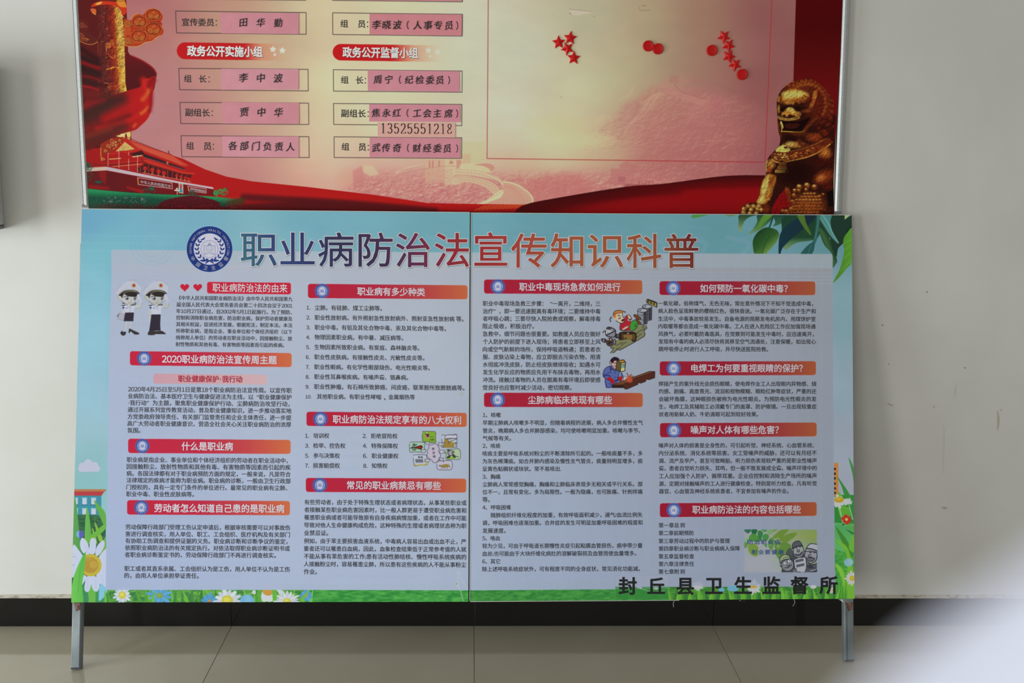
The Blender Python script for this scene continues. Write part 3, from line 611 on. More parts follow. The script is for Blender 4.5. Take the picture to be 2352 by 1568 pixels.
# lower roof
cu_.fill([(850, 480), (960, 490), (1200, 570), (1460, 655), (1660, 680), (1600, 705), (1440, 680), (1150, 600), (950, 550), (900, 510)], (186, 46, 32)); cu_.line([(860, 482), (930, 535), (1150, 605), (1440, 690), (1600, 706)], 1.6, (70, 24, 28), .9, 4)
cu_.fill([(920, 545), (1150, 615), (1440, 700), (1590, 715), (1560, 790), (1300, 745), (1000, 690), (810, 655), (810, 570), (860, 545)], (70, 18, 22))
for x, y in [(910, 610), (1015, 632), (1108, 655), (1188, 680), (1370, 715), (1432, 733), (1492, 750), (1548, 762)]: s_ = 1 if x < 1250 else .72; cu_.ell(x, y, 33 * s_, 30 * s_, (176, 24, 24)); cu_.line([(x - 8, y - 12), (x + 8, y - 14)], .8, (210, 70, 50), .8); cu_.line([(x, y + 32 * s_), (x - 4, y + 62 * s_)], 1.6, (208, 140, 60), .9)
for k in range(9): t = k / 8; x = 960 + 560 * t; cu_.line([(x, 570 + 140 * t), (x, 690 + 90 * t)], 1.3, (166, 60, 50), .9)
cu_.fill([(800, 570), (870, 560), (868, 670), (800, 655)], (60, 24, 24)); cu_.line([(838, 575), (838, 660)], 1.2, (180, 100, 60), .8)
for k in range(40): t = k / 39; cu_.line([(880 + 690 * t, 672 + 132 * t), (886 + 690 * t, 684 + 132 * t)], .9, (206, 190, 180), .8)
# left annex
cu_.fill([(160, 545), (380, 530), (800, 490), (870, 500), (860, 520), (700, 540), (300, 575), (200, 570)], (172, 30, 26)); cu_.line([(170, 548), (300, 560), (600, 545), (850, 515)], 1.6, (70, 20, 20), .8, 4)
cu_.fill([(380, 580), (860, 540), (900, 560), (800, 600), (810, 665), (380, 600)], (160, 24, 24)); cu_.line([(440, 585), (860, 548)], 1.2, (206, 160, 90), .9); cu_.fill([(380, 470), (560, 455), (590, 468), (390, 486)], (196, 150, 90))
for x, y0_, y1_ in [(370, 385, 570), (528, 340, 600), (670, 375, 635), (800, 420, 660)]: cu_.line([(x, y0_), (x, y1_)], 1.2, (196, 176, 176), .9)
cu_.fill([(540, 350), (640, 400), (740, 470), (560, 470)], (164, 22, 24), .9)
# parapet + wall
cu_.fill([(60, 600), (360, 585), (860, 690), (1400, 800), (1900, 885), (1915, 915), (1400, 830), (860, 735), (350, 640), (60, 655)], (190, 170, 176)); cu_.fill([(60, 600), (350, 588), (350, 640), (60, 655)], (202, 178, 160)); cu_.line([(350, 582), (860, 685), (1560, 815)], .8, (110, 16, 30), .9)
cu_.fill([(60, 658), (350, 645), (860, 740), (1400, 832), (1915, 918), (1915, 1010), (1500, 1000), (60, 910)], lambda X, Y: ramp([(190, (104, 22, 24)), (250, (94, 16, 20)), (330, (104, 14, 18)), (500, (112, 14, 18))])(X))
cu_.fill([(230, 655), (350, 650), (340, 850), (250, 760)], (140, 20, 22), .8, blur=2); cu_.fill([(640, 870), (900, 930), (880, 985), (640, 900)], (156, 18, 22), .8, blur=1); cu_.fill([(90, 850), (380, 880), (400, 920), (90, 910)], (150, 20, 22), .8, blur=2)
for q in [[(800, 745), (1305, 825), (1308, 908), (810, 845)], [(1535, 870), (1802, 910), (1802, 972), (1545, 935)]]: cu_.fill(q, (104, 16, 20)); cu_.line(q, 1.3, (206, 176, 176), .95, closed=True)
cu_.line([(805, 760), (812, 840)], 1.6, (206, 140, 50)); cu_.line([(1540, 880), (1548, 930)], 1.3, (206, 140, 50))
for k in range(10): x = 1575 + k * 22; y = 890 + k * 4.6; cu_.line([(x, y), (x + 10, y + 26)], 1.1, (196, 170, 170), .8); cu_.line([(x + 12, y + 2), (x - 2, y + 20)], 1.0, (196, 170, 170), .8); cu_.line([(x - 3, y + 14), (x + 12, y + 16)], .9, (196, 170, 170), .8)
cu_.fill([(1400, 812), (1465, 822), (1468, 978), (1400, 968)], (206, 196, 160)); cu_.fill([(1408, 822), (1458, 830), (1460, 968), (1408, 960)], (150, 166, 166)); cu_.ell(1433, 865, 18, 26, (190, 60, 60)); cu_.fill([(1410, 960), (1414, 925), (1433, 912), (1455, 925), (1459, 966)], (50, 130, 150)); cu_.fill([(1424, 885), (1444, 888), (1442, 915), (1426, 915)], (120, 40, 40))
cu_.line([(1378, 900), (1380, 990)], 1.4, (210, 190, 170)); [cu_.ell(x, y, 14, 11, (224, 214, 200)) for x, y in [(1376, 905), (1352, 930), (1376, 930), (1400, 932)]]
# planting
gn = lambda hi, lo: (lambda X, Y: np.array(lo, np.float32) + (np.array(hi, np.float32) - np.array(lo, np.float32)) * np.clip((np.sin(X * 2.1 + Y * 1.3) * .3 + np.sin(X * .9 - Y * 2.2) * .3 + .5), 0, 1)[..., None])
def greens(X, Y, h=(34, 140, 84), l=(22, 66, 52)): 
    t = np.clip(1 - (Y - np.interp(X, [200, 340, 520, 560], [437, 440, 454, 458])) / 16, 0, 1); t = np.clip(t + np.random.default_rng(3).random(X.shape) * .35 - .12, 0, 1)
    return (np.array(l) + (np.array(h) - np.array(l)) * t[..., None]).astype(np.float32)
cu_.fill([(60, 905), (300, 930), (700, 965), (1200, 990), (1500, 1000), (1800, 1015), (2100, 1040), (2360, 1050), (2360, 1240), (60, 1240)], greens, clip=lambda X, Y: 1 - sstep(X, 505, 560))
for x, y, rx, ry in [(970, 935, 100, 50), (1010, 905, 50, 30), (1600, 970, 70, 36), (100, 590, 50, 50), (90, 700, 60, 100), (230, 810, 70, 20), (70, 560, 30, 40)]:
    for k in range(40): a_ = RNG.uniform(0, 6.28); q_ = RNG.uniform(0, 1) ** .5; cu_.ell(x + rx * q_ * math.cos(a_), y + ry * q_ * math.sin(a_), 9, 7, [(40, 96, 80), (26, 66, 56), (44, 84, 60)][k % 3], .8, n=7)
for x, y, rx, ry in [(2050, 950, 70, 60), (1950, 970, 40, 50)]:
    for k in range(70): a_ = RNG.uniform(0, 6.28); q_ = RNG.uniform(0, 1) ** .5; cu_.ell(x + rx * q_ * math.cos(a_), y + ry * q_ * math.sin(a_), 9, 7, [(40, 156, 84), (24, 96, 50), (70, 170, 90)][k % 3], .85, n=7)
cu_.fill([(1120, 1130), (1250, 1060), (1450, 1020), (1620, 1010), (1800, 1040), (1980, 1100), (2040, 1170), (2360, 1150), (2360, 1240), (1100, 1240)], (82, 14, 24), sm=4, clip=lambda X, Y: 1 - sstep(X, 500, 560)); cu_.fill([(2080, 1110), (2250, 1050), (2360, 1040), (2360, 1130), (2120, 1130)], (56, 60, 26), .8, blur=2)
for k in range(340): x = RNG.uniform(1120, 2352); y = RNG.uniform(1030, 1210); (y > 1015 + abs(x - 1580) * .22) and cu_.line([(x, y), (x + 10, y - 8)], .7, [(112, 18, 34), (64, 10, 20)][k % 2], .6)
cu_.fill([(60, 1140), (230, 1130), (600, 1140), (1100, 1160), (1100, 1240), (60, 1240)], (46, 60, 46), .8)
for k in range(520): x = RNG.uniform(230, 2352); y = RNG.uniform(1130, 1225) + (x > 1100) * 16; cu_.ell(x, y, RNG.uniform(6, 13), 6, [(140, 16, 24), (100, 12, 20), (60, 24, 24), (170, 24, 30)][k % 4], .75, n=7)
for k in range(300): x = RNG.uniform(90, 1900); y = RNG.uniform(980, 1130) + (x - 90) * .02; (x < 1150) and cu_.ell(x, y, RNG.uniform(4, 10), 4, [(30, 104, 70), (18, 54, 50), (46, 130, 84)][k % 3], .6, n=6)
for k in range(46): x = 290 + 660 * RNG.random(); y = 1030 + RNG.random() * 80; cu_.ell(x, y, 7, 5, (204, 150, 160), .9, n=7)
for k in range(26): cu_.ell(RNG.uniform(1100, 2300), RNG.uniform(1010, 1060), 6, 4, (190, 120, 70), .7, n=6)
# ---- golden guardian lion
Zf = 250 / 1188; cu_.zoom(1680, 170, Zf)
LION = [(108, 1620), (105, 1490), (125, 1440), (190, 1405), (262, 1395), (300, 1330), (318, 1200), (375, 1095), (372, 990), (400, 915), (440, 865), (500, 800), (528, 750), (530, 690), (512, 620), (505, 540), (498, 440), (493, 330), (500, 250), (540, 180), (580, 140), (640, 96), (740, 62), (850, 48), (940, 90), (1010, 150), (1065, 210), (1112, 300), (1118, 400), (1140, 480), (1130, 600), (1130, 700), (1200, 1000), (1200, 1620)]
cu_.clip_to(LION, 4); cu_.fill(LION, (46, 14, 8), sm=4); cu_.clip = None; cu_.fill([(1030, 150), (1300, 60), (1300, 1300), (1120, 1000), (1130, 600), (1118, 330)], (92, 10, 12), .35, blur=6)
cu_.clip_to(LION, 4)
def G(*a, **k): cu_.glow(*a, **k)
A1, A2, A3, A4 = (100, 36, 12), (140, 68, 24), (180, 122, 52), (202, 184, 96)
G(760, 140, 300, 120, A1, .9); G(950, 330, 190, 260, (92, 26, 12), .9)
for k in range(46):                                            # curled mane
    a_ = -2.5 + k * .068; rr = 196 + (k % 3) * 38; x = 830 + rr * math.cos(a_) * 1.05; y = 330 + rr * math.sin(a_) * 1.12
    G(x - 6, y - 8, 30, 26, [A2, A1, (130, 50, 16)][k % 3], .9); spiral(x, y, 20, 1.3, 1.0, [(176, 90, 30), (150, 56, 20), (120, 40, 16)][min(2, k // 16)], .8)
for k in range(26): x = 960 + RNG.uniform(-30, 150); y = 420 + k * 14; G(x, y, 34, 24, (96, 26, 12), .8); cu_.line([(x - 20, y), (x, y + 12), (x + 24, y + 4)], 1.1, (30, 6, 4), .7, 4)
spiral(1015, 630, 34, 1.5, 1.4, (120, 40, 16)); spiral(1070, 350, 30, 1.4, 1.2, (110, 30, 14)); spiral(1000, 200, 34, 1.4, 1.2, (130, 50, 20))
cu_.fill([(540, 270), (560, 200), (640, 168), (740, 172), (820, 210), (850, 250), (800, 280), (700, 300), (620, 320), (560, 300)], (176, 116, 40), sm=4, blur=2); G(690, 215, 170, 50, A4, .95); G(620, 240, 70, 50, A4, .8); G(700, 290, 140, 30, A2, .7)
G(515, 270, 26, 50, A3, .9); G(515, 380, 22, 60, (170, 130, 50), .9); cu_.fill([(880, 250), (920, 165), (940, 200), (915, 300), (880, 350)], (150, 70, 24), sm=3, blur=1); G(905, 230, 26, 60, A3, .7); G(870, 340, 22, 40, A3, .7)
for x, y in [(535, 270), (545, 310), (580, 320), (745, 285), (775, 262), (800, 240), (830, 250), (790, 300), (740, 310)]: G(x, y, 24, 20, A2, .9); cu_.ell(x + 6, y + 8, 11, 8, (70, 20, 10), .7, n=9)
for x, y in [(610, 320), (640, 316), (670, 318)]: G(x, y, 20, 20, A3, .9)
cu_.fill([(530, 370), (600, 350), (560, 400), (535, 400)], (26, 6, 4), sm=3); cu_.fill([(690, 350), (780, 370), (850, 350), (800, 410), (720, 400)], (26, 6, 4), sm=3); G(810, 400, 70, 26, A2, .8); G(780, 395, 30, 12, (60, 16, 8), .8); G(850, 370, 40, 30, (120, 50, 18), .7)
cu_.fill([(545, 440), (580, 400), (620, 365), (660, 370), (700, 400), (700, 440), (620, 460), (560, 462)], (176, 120, 40), sm=4, blur=1); G(640, 385, 50, 30, A4, .9); G(560, 425, 22, 18, A3, .9); G(670, 412, 26, 20, A4, .85); cu_.ell(575, 452, 18, 12, (40, 10, 6), .9); cu_.ell(640, 452, 24, 14, (50, 12, 6), .9)
cu_.line([(505, 470), (540, 490), (620, 500), (700, 490), (740, 470), (700, 450)], 3.4, (170, 120, 44), .95, 5, 1.5); cu_.line([(510, 455), (560, 478), (640, 484), (720, 462), (755, 440)], 1.4, A4, .9, 5); G(720, 430, 50, 34, A3, .9); [cu_.line([(700 + k * 14, 470), (740 + k * 8, 440 + k * 4)], .8, (90, 34, 14), .8) for k in range(4)]
cu_.fill([(545, 520), (620, 512), (740, 515), (860, 470), (800, 560), (770, 610), (640, 615), (560, 600)], (22, 4, 4), sm=4); cu_.fill([(590, 545), (740, 540), (700, 590), (600, 590)], (64, 18, 12), .8, sm=3); cu_.line([(535, 520), (550, 600), (545, 625), (600, 625), (760, 632), (800, 600)], 2.0, (196, 160, 60), .95, 3); cu_.line([(540, 520), (560, 570), (552, 590)], 3, A4, .95, 3)
cu_.line([(800, 610), (860, 540), (930, 470)], 6, (110, 44, 16), .8, 4, 5); G(740, 650, 150, 30, (90, 34, 12), .8); cu_.line([(515, 540), (520, 600), (540, 660), (530, 700)], 4, (90, 34, 14), .9, 4, 2); G(640, 700, 90, 50, (26, 6, 4), .8)
G(690, 770, 150, 46, A3, .9); G(640, 760, 60, 40, A4, .6); G(900, 690, 110, 60, (140, 56, 20), .9); G(540, 815, 80, 44, A4, .98); cu_.fill([(480, 840), (560, 770), (620, 800), (640, 830), (560, 870)], (204, 190, 90), .9, sm=3, blur=1); cu_.line([(740, 720), (760, 770), (840, 780), (930, 760)], 7, (84, 30, 14), .9, 4, 4); cu_.ell(592, 800, 22, 12, (60, 16, 8), .9)
COLLAR = [(430, 900), (470, 850), (620, 850), (800, 810), (920, 760), (1030, 700), (1110, 740), (1060, 775), (940, 860), (800, 915), (620, 950), (500, 960)]
cu_.fill(COLLAR, (96, 34, 14), sm=3); cu_.line([(440, 930), (520, 965), (640, 945), (820, 905), (950, 850), (1075, 765)], 2.6, (196, 140, 56), .95, 5); cu_.line([(620, 845), (800, 805), (920, 760), (1030, 702)], 1.6, (150, 90, 36), .9, 5)
for k in range(60): t = RNG.random(); x = 450 + 600 * t; y = np.interp(x, [450, 620, 800, 950, 1060], [900, 900, 860, 800, 735]) + RNG.uniform(-26, 26); cu_.line([(x, y), (x + 12, y - 12), (x + 22, y)], 1.1, [(196, 130, 50), (60, 16, 8), (150, 80, 30)][k % 3], .85, 3)
for k in range(40): x = RNG.uniform(440, 610); y = RNG.uniform(860, 930); cu_.line([(x, y), (x + 12, y - 8), (x + 20, y + 4)], 1.3, [(222, 196, 96), (90, 30, 12)][k % 2], .85, 3)
G(430, 980, 60, 70, A3, .95); G(410, 1040, 40, 50, (160, 70, 24), .9); cu_.line([(390, 940), (378, 1000), (385, 1060)], 2, A4, .8, 4); cu_.fill([(515, 930), (600, 930), (595, 1000), (615, 1040), (615, 1075), (475, 1075), (490, 1030), (520, 990)], (120, 70, 24), sm=2); cu_.fill([(478, 1045), (590, 1045), (585, 1075), (475, 1075)], (206, 170, 76)); cu_.line([(500, 1010), (600, 1010)], 1.4, A3, .9); G(545, 950, 26, 14, (30, 8, 4), .9)
for k in range(12): cu_.line([(510 + k * 8, 1022 + (k % 2) * 6), (514 + k * 8, 1034)], 1.1, A4, .8)
cu_.fill([(380, 1095), (465, 1100), (490, 1140), (450, 1260), (400, 1380), (350, 1420), (270, 1400), (305, 1330), (325, 1210)], (170, 110, 38), sm=4, blur=2); G(370, 1230, 55, 150, A4, .95, rot=.25); G(320, 1370, 60, 50, A4, .9); G(440, 1170, 36, 90, (120, 46, 16), .85, rot=.3); cu_.line([(430, 1130), (400, 1240), (370, 1330)], 4, (130, 60, 22), .6, 4, 4); G(420, 1330, 24, 80, A2, .8, rot=.5); G(405, 1360, 24, 24, A3, .9)
for x, y in [(135, 1470), (180, 1440), (215, 1480), (240, 1440), (285, 1470), (300, 1440), (330, 1480), (130, 1510), (200, 1520), (270, 1520)]: G(x, y, 36, 34, A3, .9); G(x - 6, y - 8, 18, 16, A4, .9); G(x + 10, y + 22, 22, 12, (60, 20, 8), .8)
G(380, 1470, 60, 70, (110, 40, 14), .9); G(700, 1080, 260, 170, (26, 4, 4), .9)
G(1020, 860, 90, 90, (170, 84, 30), .95); G(1030, 850, 50, 40, A3, .6); G(1010, 1120, 150, 90, (130, 48, 18), .95, rot=-.4); G(975, 1130, 70, 44, (180, 104, 44), .9, rot=-.5); G(1000, 960, 160, 60, (60, 10, 6), .8); G(1060, 1220, 90, 60, (80, 20, 10), .8)
cu_.fill([(435, 1560), (455, 1420), (585, 1255), (640, 1400), (640, 1440), (560, 1470), (525, 1520), (510, 1620), (430, 1620)], (122, 10, 14), sm=2); cu_.fill([(585, 1240), (625, 1240), (650, 1300), (630, 1400), (600, 1330)], (110, 40, 16), sm=3); G(600, 1255, 26, 26, A2, .9)
cu_.fill([(1040, 1290), (1110, 1250), (1120, 1440), (1060, 1440)], (16, 6, 6))
# paw on the carved ball
G(840, 1420, 220, 160, (130, 62, 22), .95)
for r_i in range(8):
    for c_i in range(9):
        y = 1300 + r_i * 34; x = 760 + (c_i - 2) * 36 + (r_i % 2) * 14 - r_i * 6
        if abs(x - 850) < 90 + r_i * 26: G(x, y, 20, 15, [A3, (180, 104, 40)][r_i % 2] if r_i < 3 else (150, 74, 26), .95); cu_.line([(x - 10, y + 12), (x, y + 16), (x + 12, y + 10)], 1.0, (50, 12, 6), .8, 3)
for x, y, r in [(740, 1230, 44), (825, 1215, 46), (905, 1230, 40), (690, 1270, 32), (815, 1260, 28), (735, 1270, 26), (680, 1320, 34), (665, 1390, 34), (1000, 1310, 22), (960, 1330, 22), (600, 1500, 40), (560, 1490, 30), (650, 1470, 36)]: G(x, y, r, r * .9, A2, .95); G(x - 4, y - r * .35, r * .6, r * .4, A4 if y < 1280 else A3, .9); cu_.line([(x - r * .6, y + r * .2), (x, y + r * .5), (x + r * .6, y + r * .2)], 1.0, (60, 16, 6), .7, 3)
for k in range(60): x = RNG.uniform(560, 1100); y = RNG.uniform(1420, 1560); cu_.line([(x, y), (x + 10, y - 8), (x + 18, y)], 1.0, [(196, 110, 44), (60, 14, 6), (140, 56, 20)][k % 3], .7, 3)
LM = cu_.clip
cv = relief(fbm(H_, W_, 6, 61, 3, 1, 1), 7); cu_.im *= (1 + LM * cv * .30)[..., None]; cu_.im *= (1 - .10 * LM)[..., None]
cu_.clip = None
# ---- printed frame lines, name boxes, pills, stars
cu_.zoom(0, 0, 1)
cu_.line([(1122, -120), (1121.4, 0), (1118.6, 363.4), (1757, 372), (1772.9, 0), (1778, -120)], 1.7, (158, 36, 40), .75, soft=1.3)
LB = [(403.3, 25.2, 703, 28.8, 703.3, 78.5, 405.5, 75.3), (410.7, 156.7, 707.6, 159, 708, 208.4, 412.6, 205.8), (413.2, 234.6, 708.6, 236.5, 709.2, 285.3, 415.2, 283.4), (415.8, 311.1, 709.5, 313.4, 710.2, 361.2, 417.4, 359.3), (400.5, -52, 701.5, -49, 702.2, .3, 402, -2.4),
      (764.1, 29.3, 1062.2, 32.8, 1061.5, 82.6, 764.4, 79), (765.4, 159.7, 1061.5, 162.9, 1061.2, 211.4, 766, 208.8), (766, 237.2, 1060.9, 239.4, 1060.6, 287.9, 766.6, 285.3), (767.3, 313.7, 1060.6, 315.9, 1060.2, 363.1, 767.6, 361.2), (763.5, -48, 1062.6, -45, 1062, 4.1, 763.8, .6)]
for q in LB: P = [(q[i], q[i + 1]) for i in (0, 2, 4, 6)]; cu_.line(P, 1.35, (62, 48, 52), .95, closed=True, soft=1.2)
def pill(x0, yt, x1, yb, fx0, fx1, dy):
    P = [(x1, yt + dy)] + [(x0 + 19 - 19 * math.sin(t), (yt + yb) / 2 - (yb - yt) / 2 * math.cos(t)) for t in np.linspace(0, math.pi, 16)] + [(x1, yb + dy)]
    cu_.fill(P, lambda X, Y: ramp([(x0, (186, 22, 26)), (fx0, (184, 30, 32)), (fx1, (206, 120, 92))])(X), 1.0, clip=lambda X, Y: 1 - sstep(X, fx0 - 10, x1 - 20))
def star(cv, x, y, r, col, a=1.0, rot=0.0, k=.5): cv.fill([(x + (r if i % 2 == 0 else r * k) * math.sin(i * math.pi / 5 + rot), y - (r if i % 2 == 0 else r * k) * math.cos(i * math.pi / 5 + rot)) for i in range(10)], col, a)
pill(406, 97, 690, 135.6, 560, 600, 4); pill(764, 100.7, 1044, 138.5, 900, 950, 4)
for x, y, r, c in [(626.8, 113, 8.4, (226, 216, 204)), (648.4, 115.7, 8.8, (224, 214, 200)), (631, 125.4, 4.6, (222, 208, 196)), (983.7, 115.4, 8.2, (212, 204, 186)), (1005, 119.6, 8.4, (208, 202, 182)), (987.9, 129, 4.4, (208, 200, 180))]: star(cu_, x, y, r, c, .9, .08)
cu_.fill([(1307, 21), (1320, 22), (1358, 25), (1356, 30), (1330, 35), (1312, 34), (1309, 28)], (192, 178, 160), .8, blur=1); cu_.line([(1308, 21), (1330, 23), (1358, 26)], 1.0, (120, 100, 80), .6); cu_.line([(1308, 30), (1312, 33)], 1.2, (120, 90, 70), .7)
cu_.line([(1467, 22), (1478, 24), (1493, 23)], 1.1, (120, 104, 80), .7); cu_.line([(1468, 15), (1467, 22)], .8, (130, 110, 90), .7); cu_.line([(1474, 13), (1483, 13)], 1.4, (110, 84, 66), .6); cu_.ell(1365, 37, 1.5, 1.3, (140, 110, 90), .7); cu_.ell(1289, 223, 1.2, 1.2, (120, 110, 95), .7)
IM_U = cu_.image('notice_board_print', ILL)
# ------------------------------------------------------------------ print of the leaning display stand
cl = Canvas(STAND, (155, 470, 1970, 1392), 1.0)
X, Y = cl.X, cl.Y; H_, W_ = X.shape
sky = field([(200, 500, (108, 162, 190)), (420, 520, (118, 168, 188)), (700, 510, (114, 166, 182)), (1050, 510, (108, 160, 172)), (1300, 510, (98, 148, 160)), (1650, 510, (94, 142, 152)), (1930, 520, (88, 132, 142)), (600, 560, (126, 172, 184)), (1500, 560, (100, 148, 158)),
             (200, 650, (130, 180, 196)), (240, 580, (118, 178, 192)), (200, 900, (146, 184, 202)), (220, 780, (140, 186, 204)), (200, 1000, (150, 184, 196)), (210, 1040, (138, 180, 188)), (210, 1100, (136, 182, 186)), (1935, 700, (120, 150, 160)), (1935, 900, (134, 154, 168)), (1935, 1010, (142, 150, 166)), (1935, 1100, (146, 152, 168))], 3.0)
cl.im[:] = sky(X, Y); nz = fbm(H_, W_, 90, 41, 5, 1.6, .8); cl.im *= (1 + (nz - .5) * .05)[..., None]
for k in range(10): y = 540 + k * 17; cl.line([(150, y), (420 - k * 14, y + 3)], 3, (136, 186, 206), .22, soft=3)
cl.line([(255, 600), (255, 900)], 16, (118, 174, 190), .25, soft=12)
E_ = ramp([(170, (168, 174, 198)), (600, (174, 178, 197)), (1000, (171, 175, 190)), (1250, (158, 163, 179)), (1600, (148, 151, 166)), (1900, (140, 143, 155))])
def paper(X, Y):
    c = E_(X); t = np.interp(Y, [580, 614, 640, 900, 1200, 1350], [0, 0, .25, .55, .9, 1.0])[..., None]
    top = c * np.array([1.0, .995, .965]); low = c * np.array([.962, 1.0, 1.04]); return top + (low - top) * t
def blade(pts, c, sm=4, **k): cl.fill(pts, c, sm=sm, **k)
def vg(y0, c0, y1, c1): f = ramp([(y0, c0), (y1, c1)]); return lambda X, Y: f(Y)
def hg(x0, c0, x1, c1): f = ramp([(x0, c0), (x1, c1)]); return lambda X, Y: f(X)
# leaves, top right
cl.zoom(1670, 485, 295 / 2352)
blade([(-620, 60), (-330, 55), (-480, 100), (-640, 125)], (70, 134, 66), 3)
blade([(-40, 60), (160, 60), (60, 98)], (96, 122, 84), 3)
blade([(235, 60), (560, 60), (400, 110), (300, 210), (260, 360), (235, 375), (205, 290), (210, 180)], vg(493, (32, 66, 44), 530, (124, 146, 92)), 4)
blade([(560, 60), (860, 60), (800, 170), (640, 310), (395, 430), (480, 310), (550, 180)], vg(490, (28, 62, 48), 535, (94, 130, 84)), 3)
blade([(680, 60), (840, 60), (680, 210), (540, 370), (590, 200)], (76, 126, 44), 3)
cl.line([(850, 80), (770, 300)], 3.2, (26, 58, 52))
blade([(850, 60), (1080, 60), (1060, 160), (960, 240), (840, 272), (880, 200)], vg(490, (26, 60, 48), 520, (56, 96, 68)), 3)
blade([(770, 298), (900, 340), (950, 430), (900, 560), (820, 660), (740, 740), (700, 800), (520, 800), (475, 680), (475, 520), (560, 380), (680, 305)], lambda X, Y: ramp([(0, (24, 48, 32)), (16, (32, 70, 34)), (34, (46, 82, 36)), (56, (104, 138, 66))])(np.clip((X - 1730) * .62 + (Y - 540) * .75 + 5, 0, 60)), 4)
cl.line([(778, 455), (700, 580), (640, 780)], 1.1, (20, 46, 26), .9, 5); cl.line([(740, 470), (650, 640), (600, 780)], 5, (38, 90, 42), .5, 5, 6)
blade([(1060, 60), (1700, 60), (1700, 360), (1640, 500), (1480, 545), (1260, 580), (1080, 700), (1030, 640), (1010, 500), (1000, 330)], lambda X, Y: ramp([(505, (26, 58, 42)), (545, (30, 62, 42)), (556, (68, 106, 70)), (566, (96, 124, 86))])(Y), 3)
blade([(1420, 60), (1620, 60), (1560, 180), (1380, 340), (1180, 500), (1040, 640), (990, 720), (972, 800), (945, 800), (940, 640), (960, 450), (1040, 300), (1200, 180)], hg(1790, (20, 48, 58), 1870, (22, 40, 50)), 4)
blade([(1280, 60), (1405, 60), (1440, 200), (1545, 440), (1450, 360), (1340, 200)], (72, 102, 40), 3)
blade([(1650, 60), (1900, 60), (1910, 260), (1880, 480), (1700, 430), (1680, 200)], (30, 58, 42)); blade([(1640, 300), (1720, 320), (1860, 480), (1960, 700), (2010, 900), (1990, 960), (1930, 1030), (1925, 800), (1780, 620), (1700, 430)], lambda X, Y: ramp([(0, (56, 92, 54)), (8, (38, 66, 42)), (16, (28, 52, 40)), (22, (62, 100, 66))])(np.abs(X - np.interp(Y, [525, 560, 600], [1884, 1899, 1912])) * .9), 4)
blade([(1900, 60), (2290, 60), (2290, 330), (2200, 420), (2130, 560), (2110, 600), (2030, 680), (2005, 820), (1960, 800), (1880, 480), (1890, 260)], (28, 50, 40), 2); blade([(2150, 60), (2290, 60), (2220, 100), (2150, 155)], (152, 166, 124), 1); cl.line([(2290, 260), (2200, 370)], 4, (20, 34, 28), .8)
blade([(1680, 60), (1900, 60), (1890, 200), (1930, 380), (2040, 580), (1920, 480), (1780, 270)], (66, 122, 118), 4); cl.line([(1740, 60), (1840, 210), (1920, 380), (2030, 575)], 3, (110, 158, 154), .8, 5, 2); cl.line([(1690, 100), (1790, 270), (1930, 480), (2030, 580)], 5, (104, 148, 140), .6, 5, 4, w2=1)
cl.line([(1670, 60), (1655, 250), (1620, 480), (1560, 640), (1510, 800)], 8, (42, 88, 84), .95, 5, w2=7); cl.line([(1675, 80), (1650, 300), (1610, 500)], 1.6, (82, 130, 124), .7, 5)
blade([(1580, 560), (1480, 620), (1400, 700), (1340, 780), (1340, 800), (1540, 800), (1600, 640)], (38, 80, 78), 2); cl.line([(1540, 620), (1500, 700), (1480, 790)], 1.2, (70, 122, 122), .7)
blade([(2290, 330), (2200, 390), (2130, 500), (2125, 620), (2140, 700), (2120, 850), (2060, 1060), (1990, 1200), (1935, 1310), (2060, 1200), (2180, 1050), (2290, 900)], hg(1925, (72, 120, 40), 1955, (78, 138, 44)), 3)
for q in [(2140, 590, 2290, 510), (2145, 710, 2290, 600), (2140, 860, 2290, 740), (2080, 1090, 2290, 870)]: cl.line([(q[0], q[1]), (q[2], q[3])], 1.2, (118, 152, 62), .75)
# left strip: cloud, school building, grass
cl.zoom(160, 1040, 110 / 1232)
for x, y, r in [(475, 270, 110), (330, 340, 95), (640, 330, 100), (300, 400, 82), (700, 400, 84)]: cl.ell(x, y, r, r, (184, 186, 206))
cl.fill([(300, 330), (700, 330), (700, 482), (300, 482)], (184, 186, 206)); cl.line([(0, -900), (300, -1000), (700, -1200), (1100, -1300)], 60, (152, 186, 204), .3, 4, 40)
cl.fill([(0, 928), (940, 928), (930, 980), (880, 1000), (0, 990)], (176, 116, 74)); cl.fill([(0, 988), (890, 988), (820, 1094), (0, 1094)], (176, 60, 66)); cl.fill([(0, 1094), (815, 1094), (805, 1720), (0, 1720)], (62, 136, 156))
for y0_, y1_ in [(1150, 1320), (1420, 1580)]:
    for x0_, x1_ in [(60, 210), (325, 440), (555, 675)]:
        cl.fill([(x0_, y0_), (x1_, y0_), (x1_, y1_), (x0_, y1_)], (188, 192, 212)); cl.line([(x0_ - 14, y0_), (x1_ + 14, y0_)], 1.4, (104, 186, 196)); cl.line([(x0_ - 10, y1_ + 10), (x1_ + 10, y1_ + 10)], 1.4, (42, 92, 120))
cl.zoom(160, 1110, 120 / 672)
def gnoise(c0, c1, seed=5):
    n = fbm(H_, W_, 8, seed, 3, 2.4, .8)
    def f(X, Y):
        u = ((X - X0_) / dX_).astype(int) % W_; v = ((Y - Y0_) / dX_).astype(int) % H_
        return (np.array(c0) + (np.array(c1) - np.array(c0)) * np.clip(n[v, u] * 2 - .5, 0, 1)[..., None]).astype(np.float32)
    return f
X0_, Y0_, dX_ = float(X.min()), float(Y.min()), .72
cl.fill([(20, 400), (200, 398), (380, 410), (462, 420), (470, 1560), (0, 1560)], gnoise((40, 84, 58), (66, 116, 78)))
GR1, GR2, GR3, GR4 = (96, 158, 88), (98, 166, 66), (84, 150, 60), (132, 176, 66)
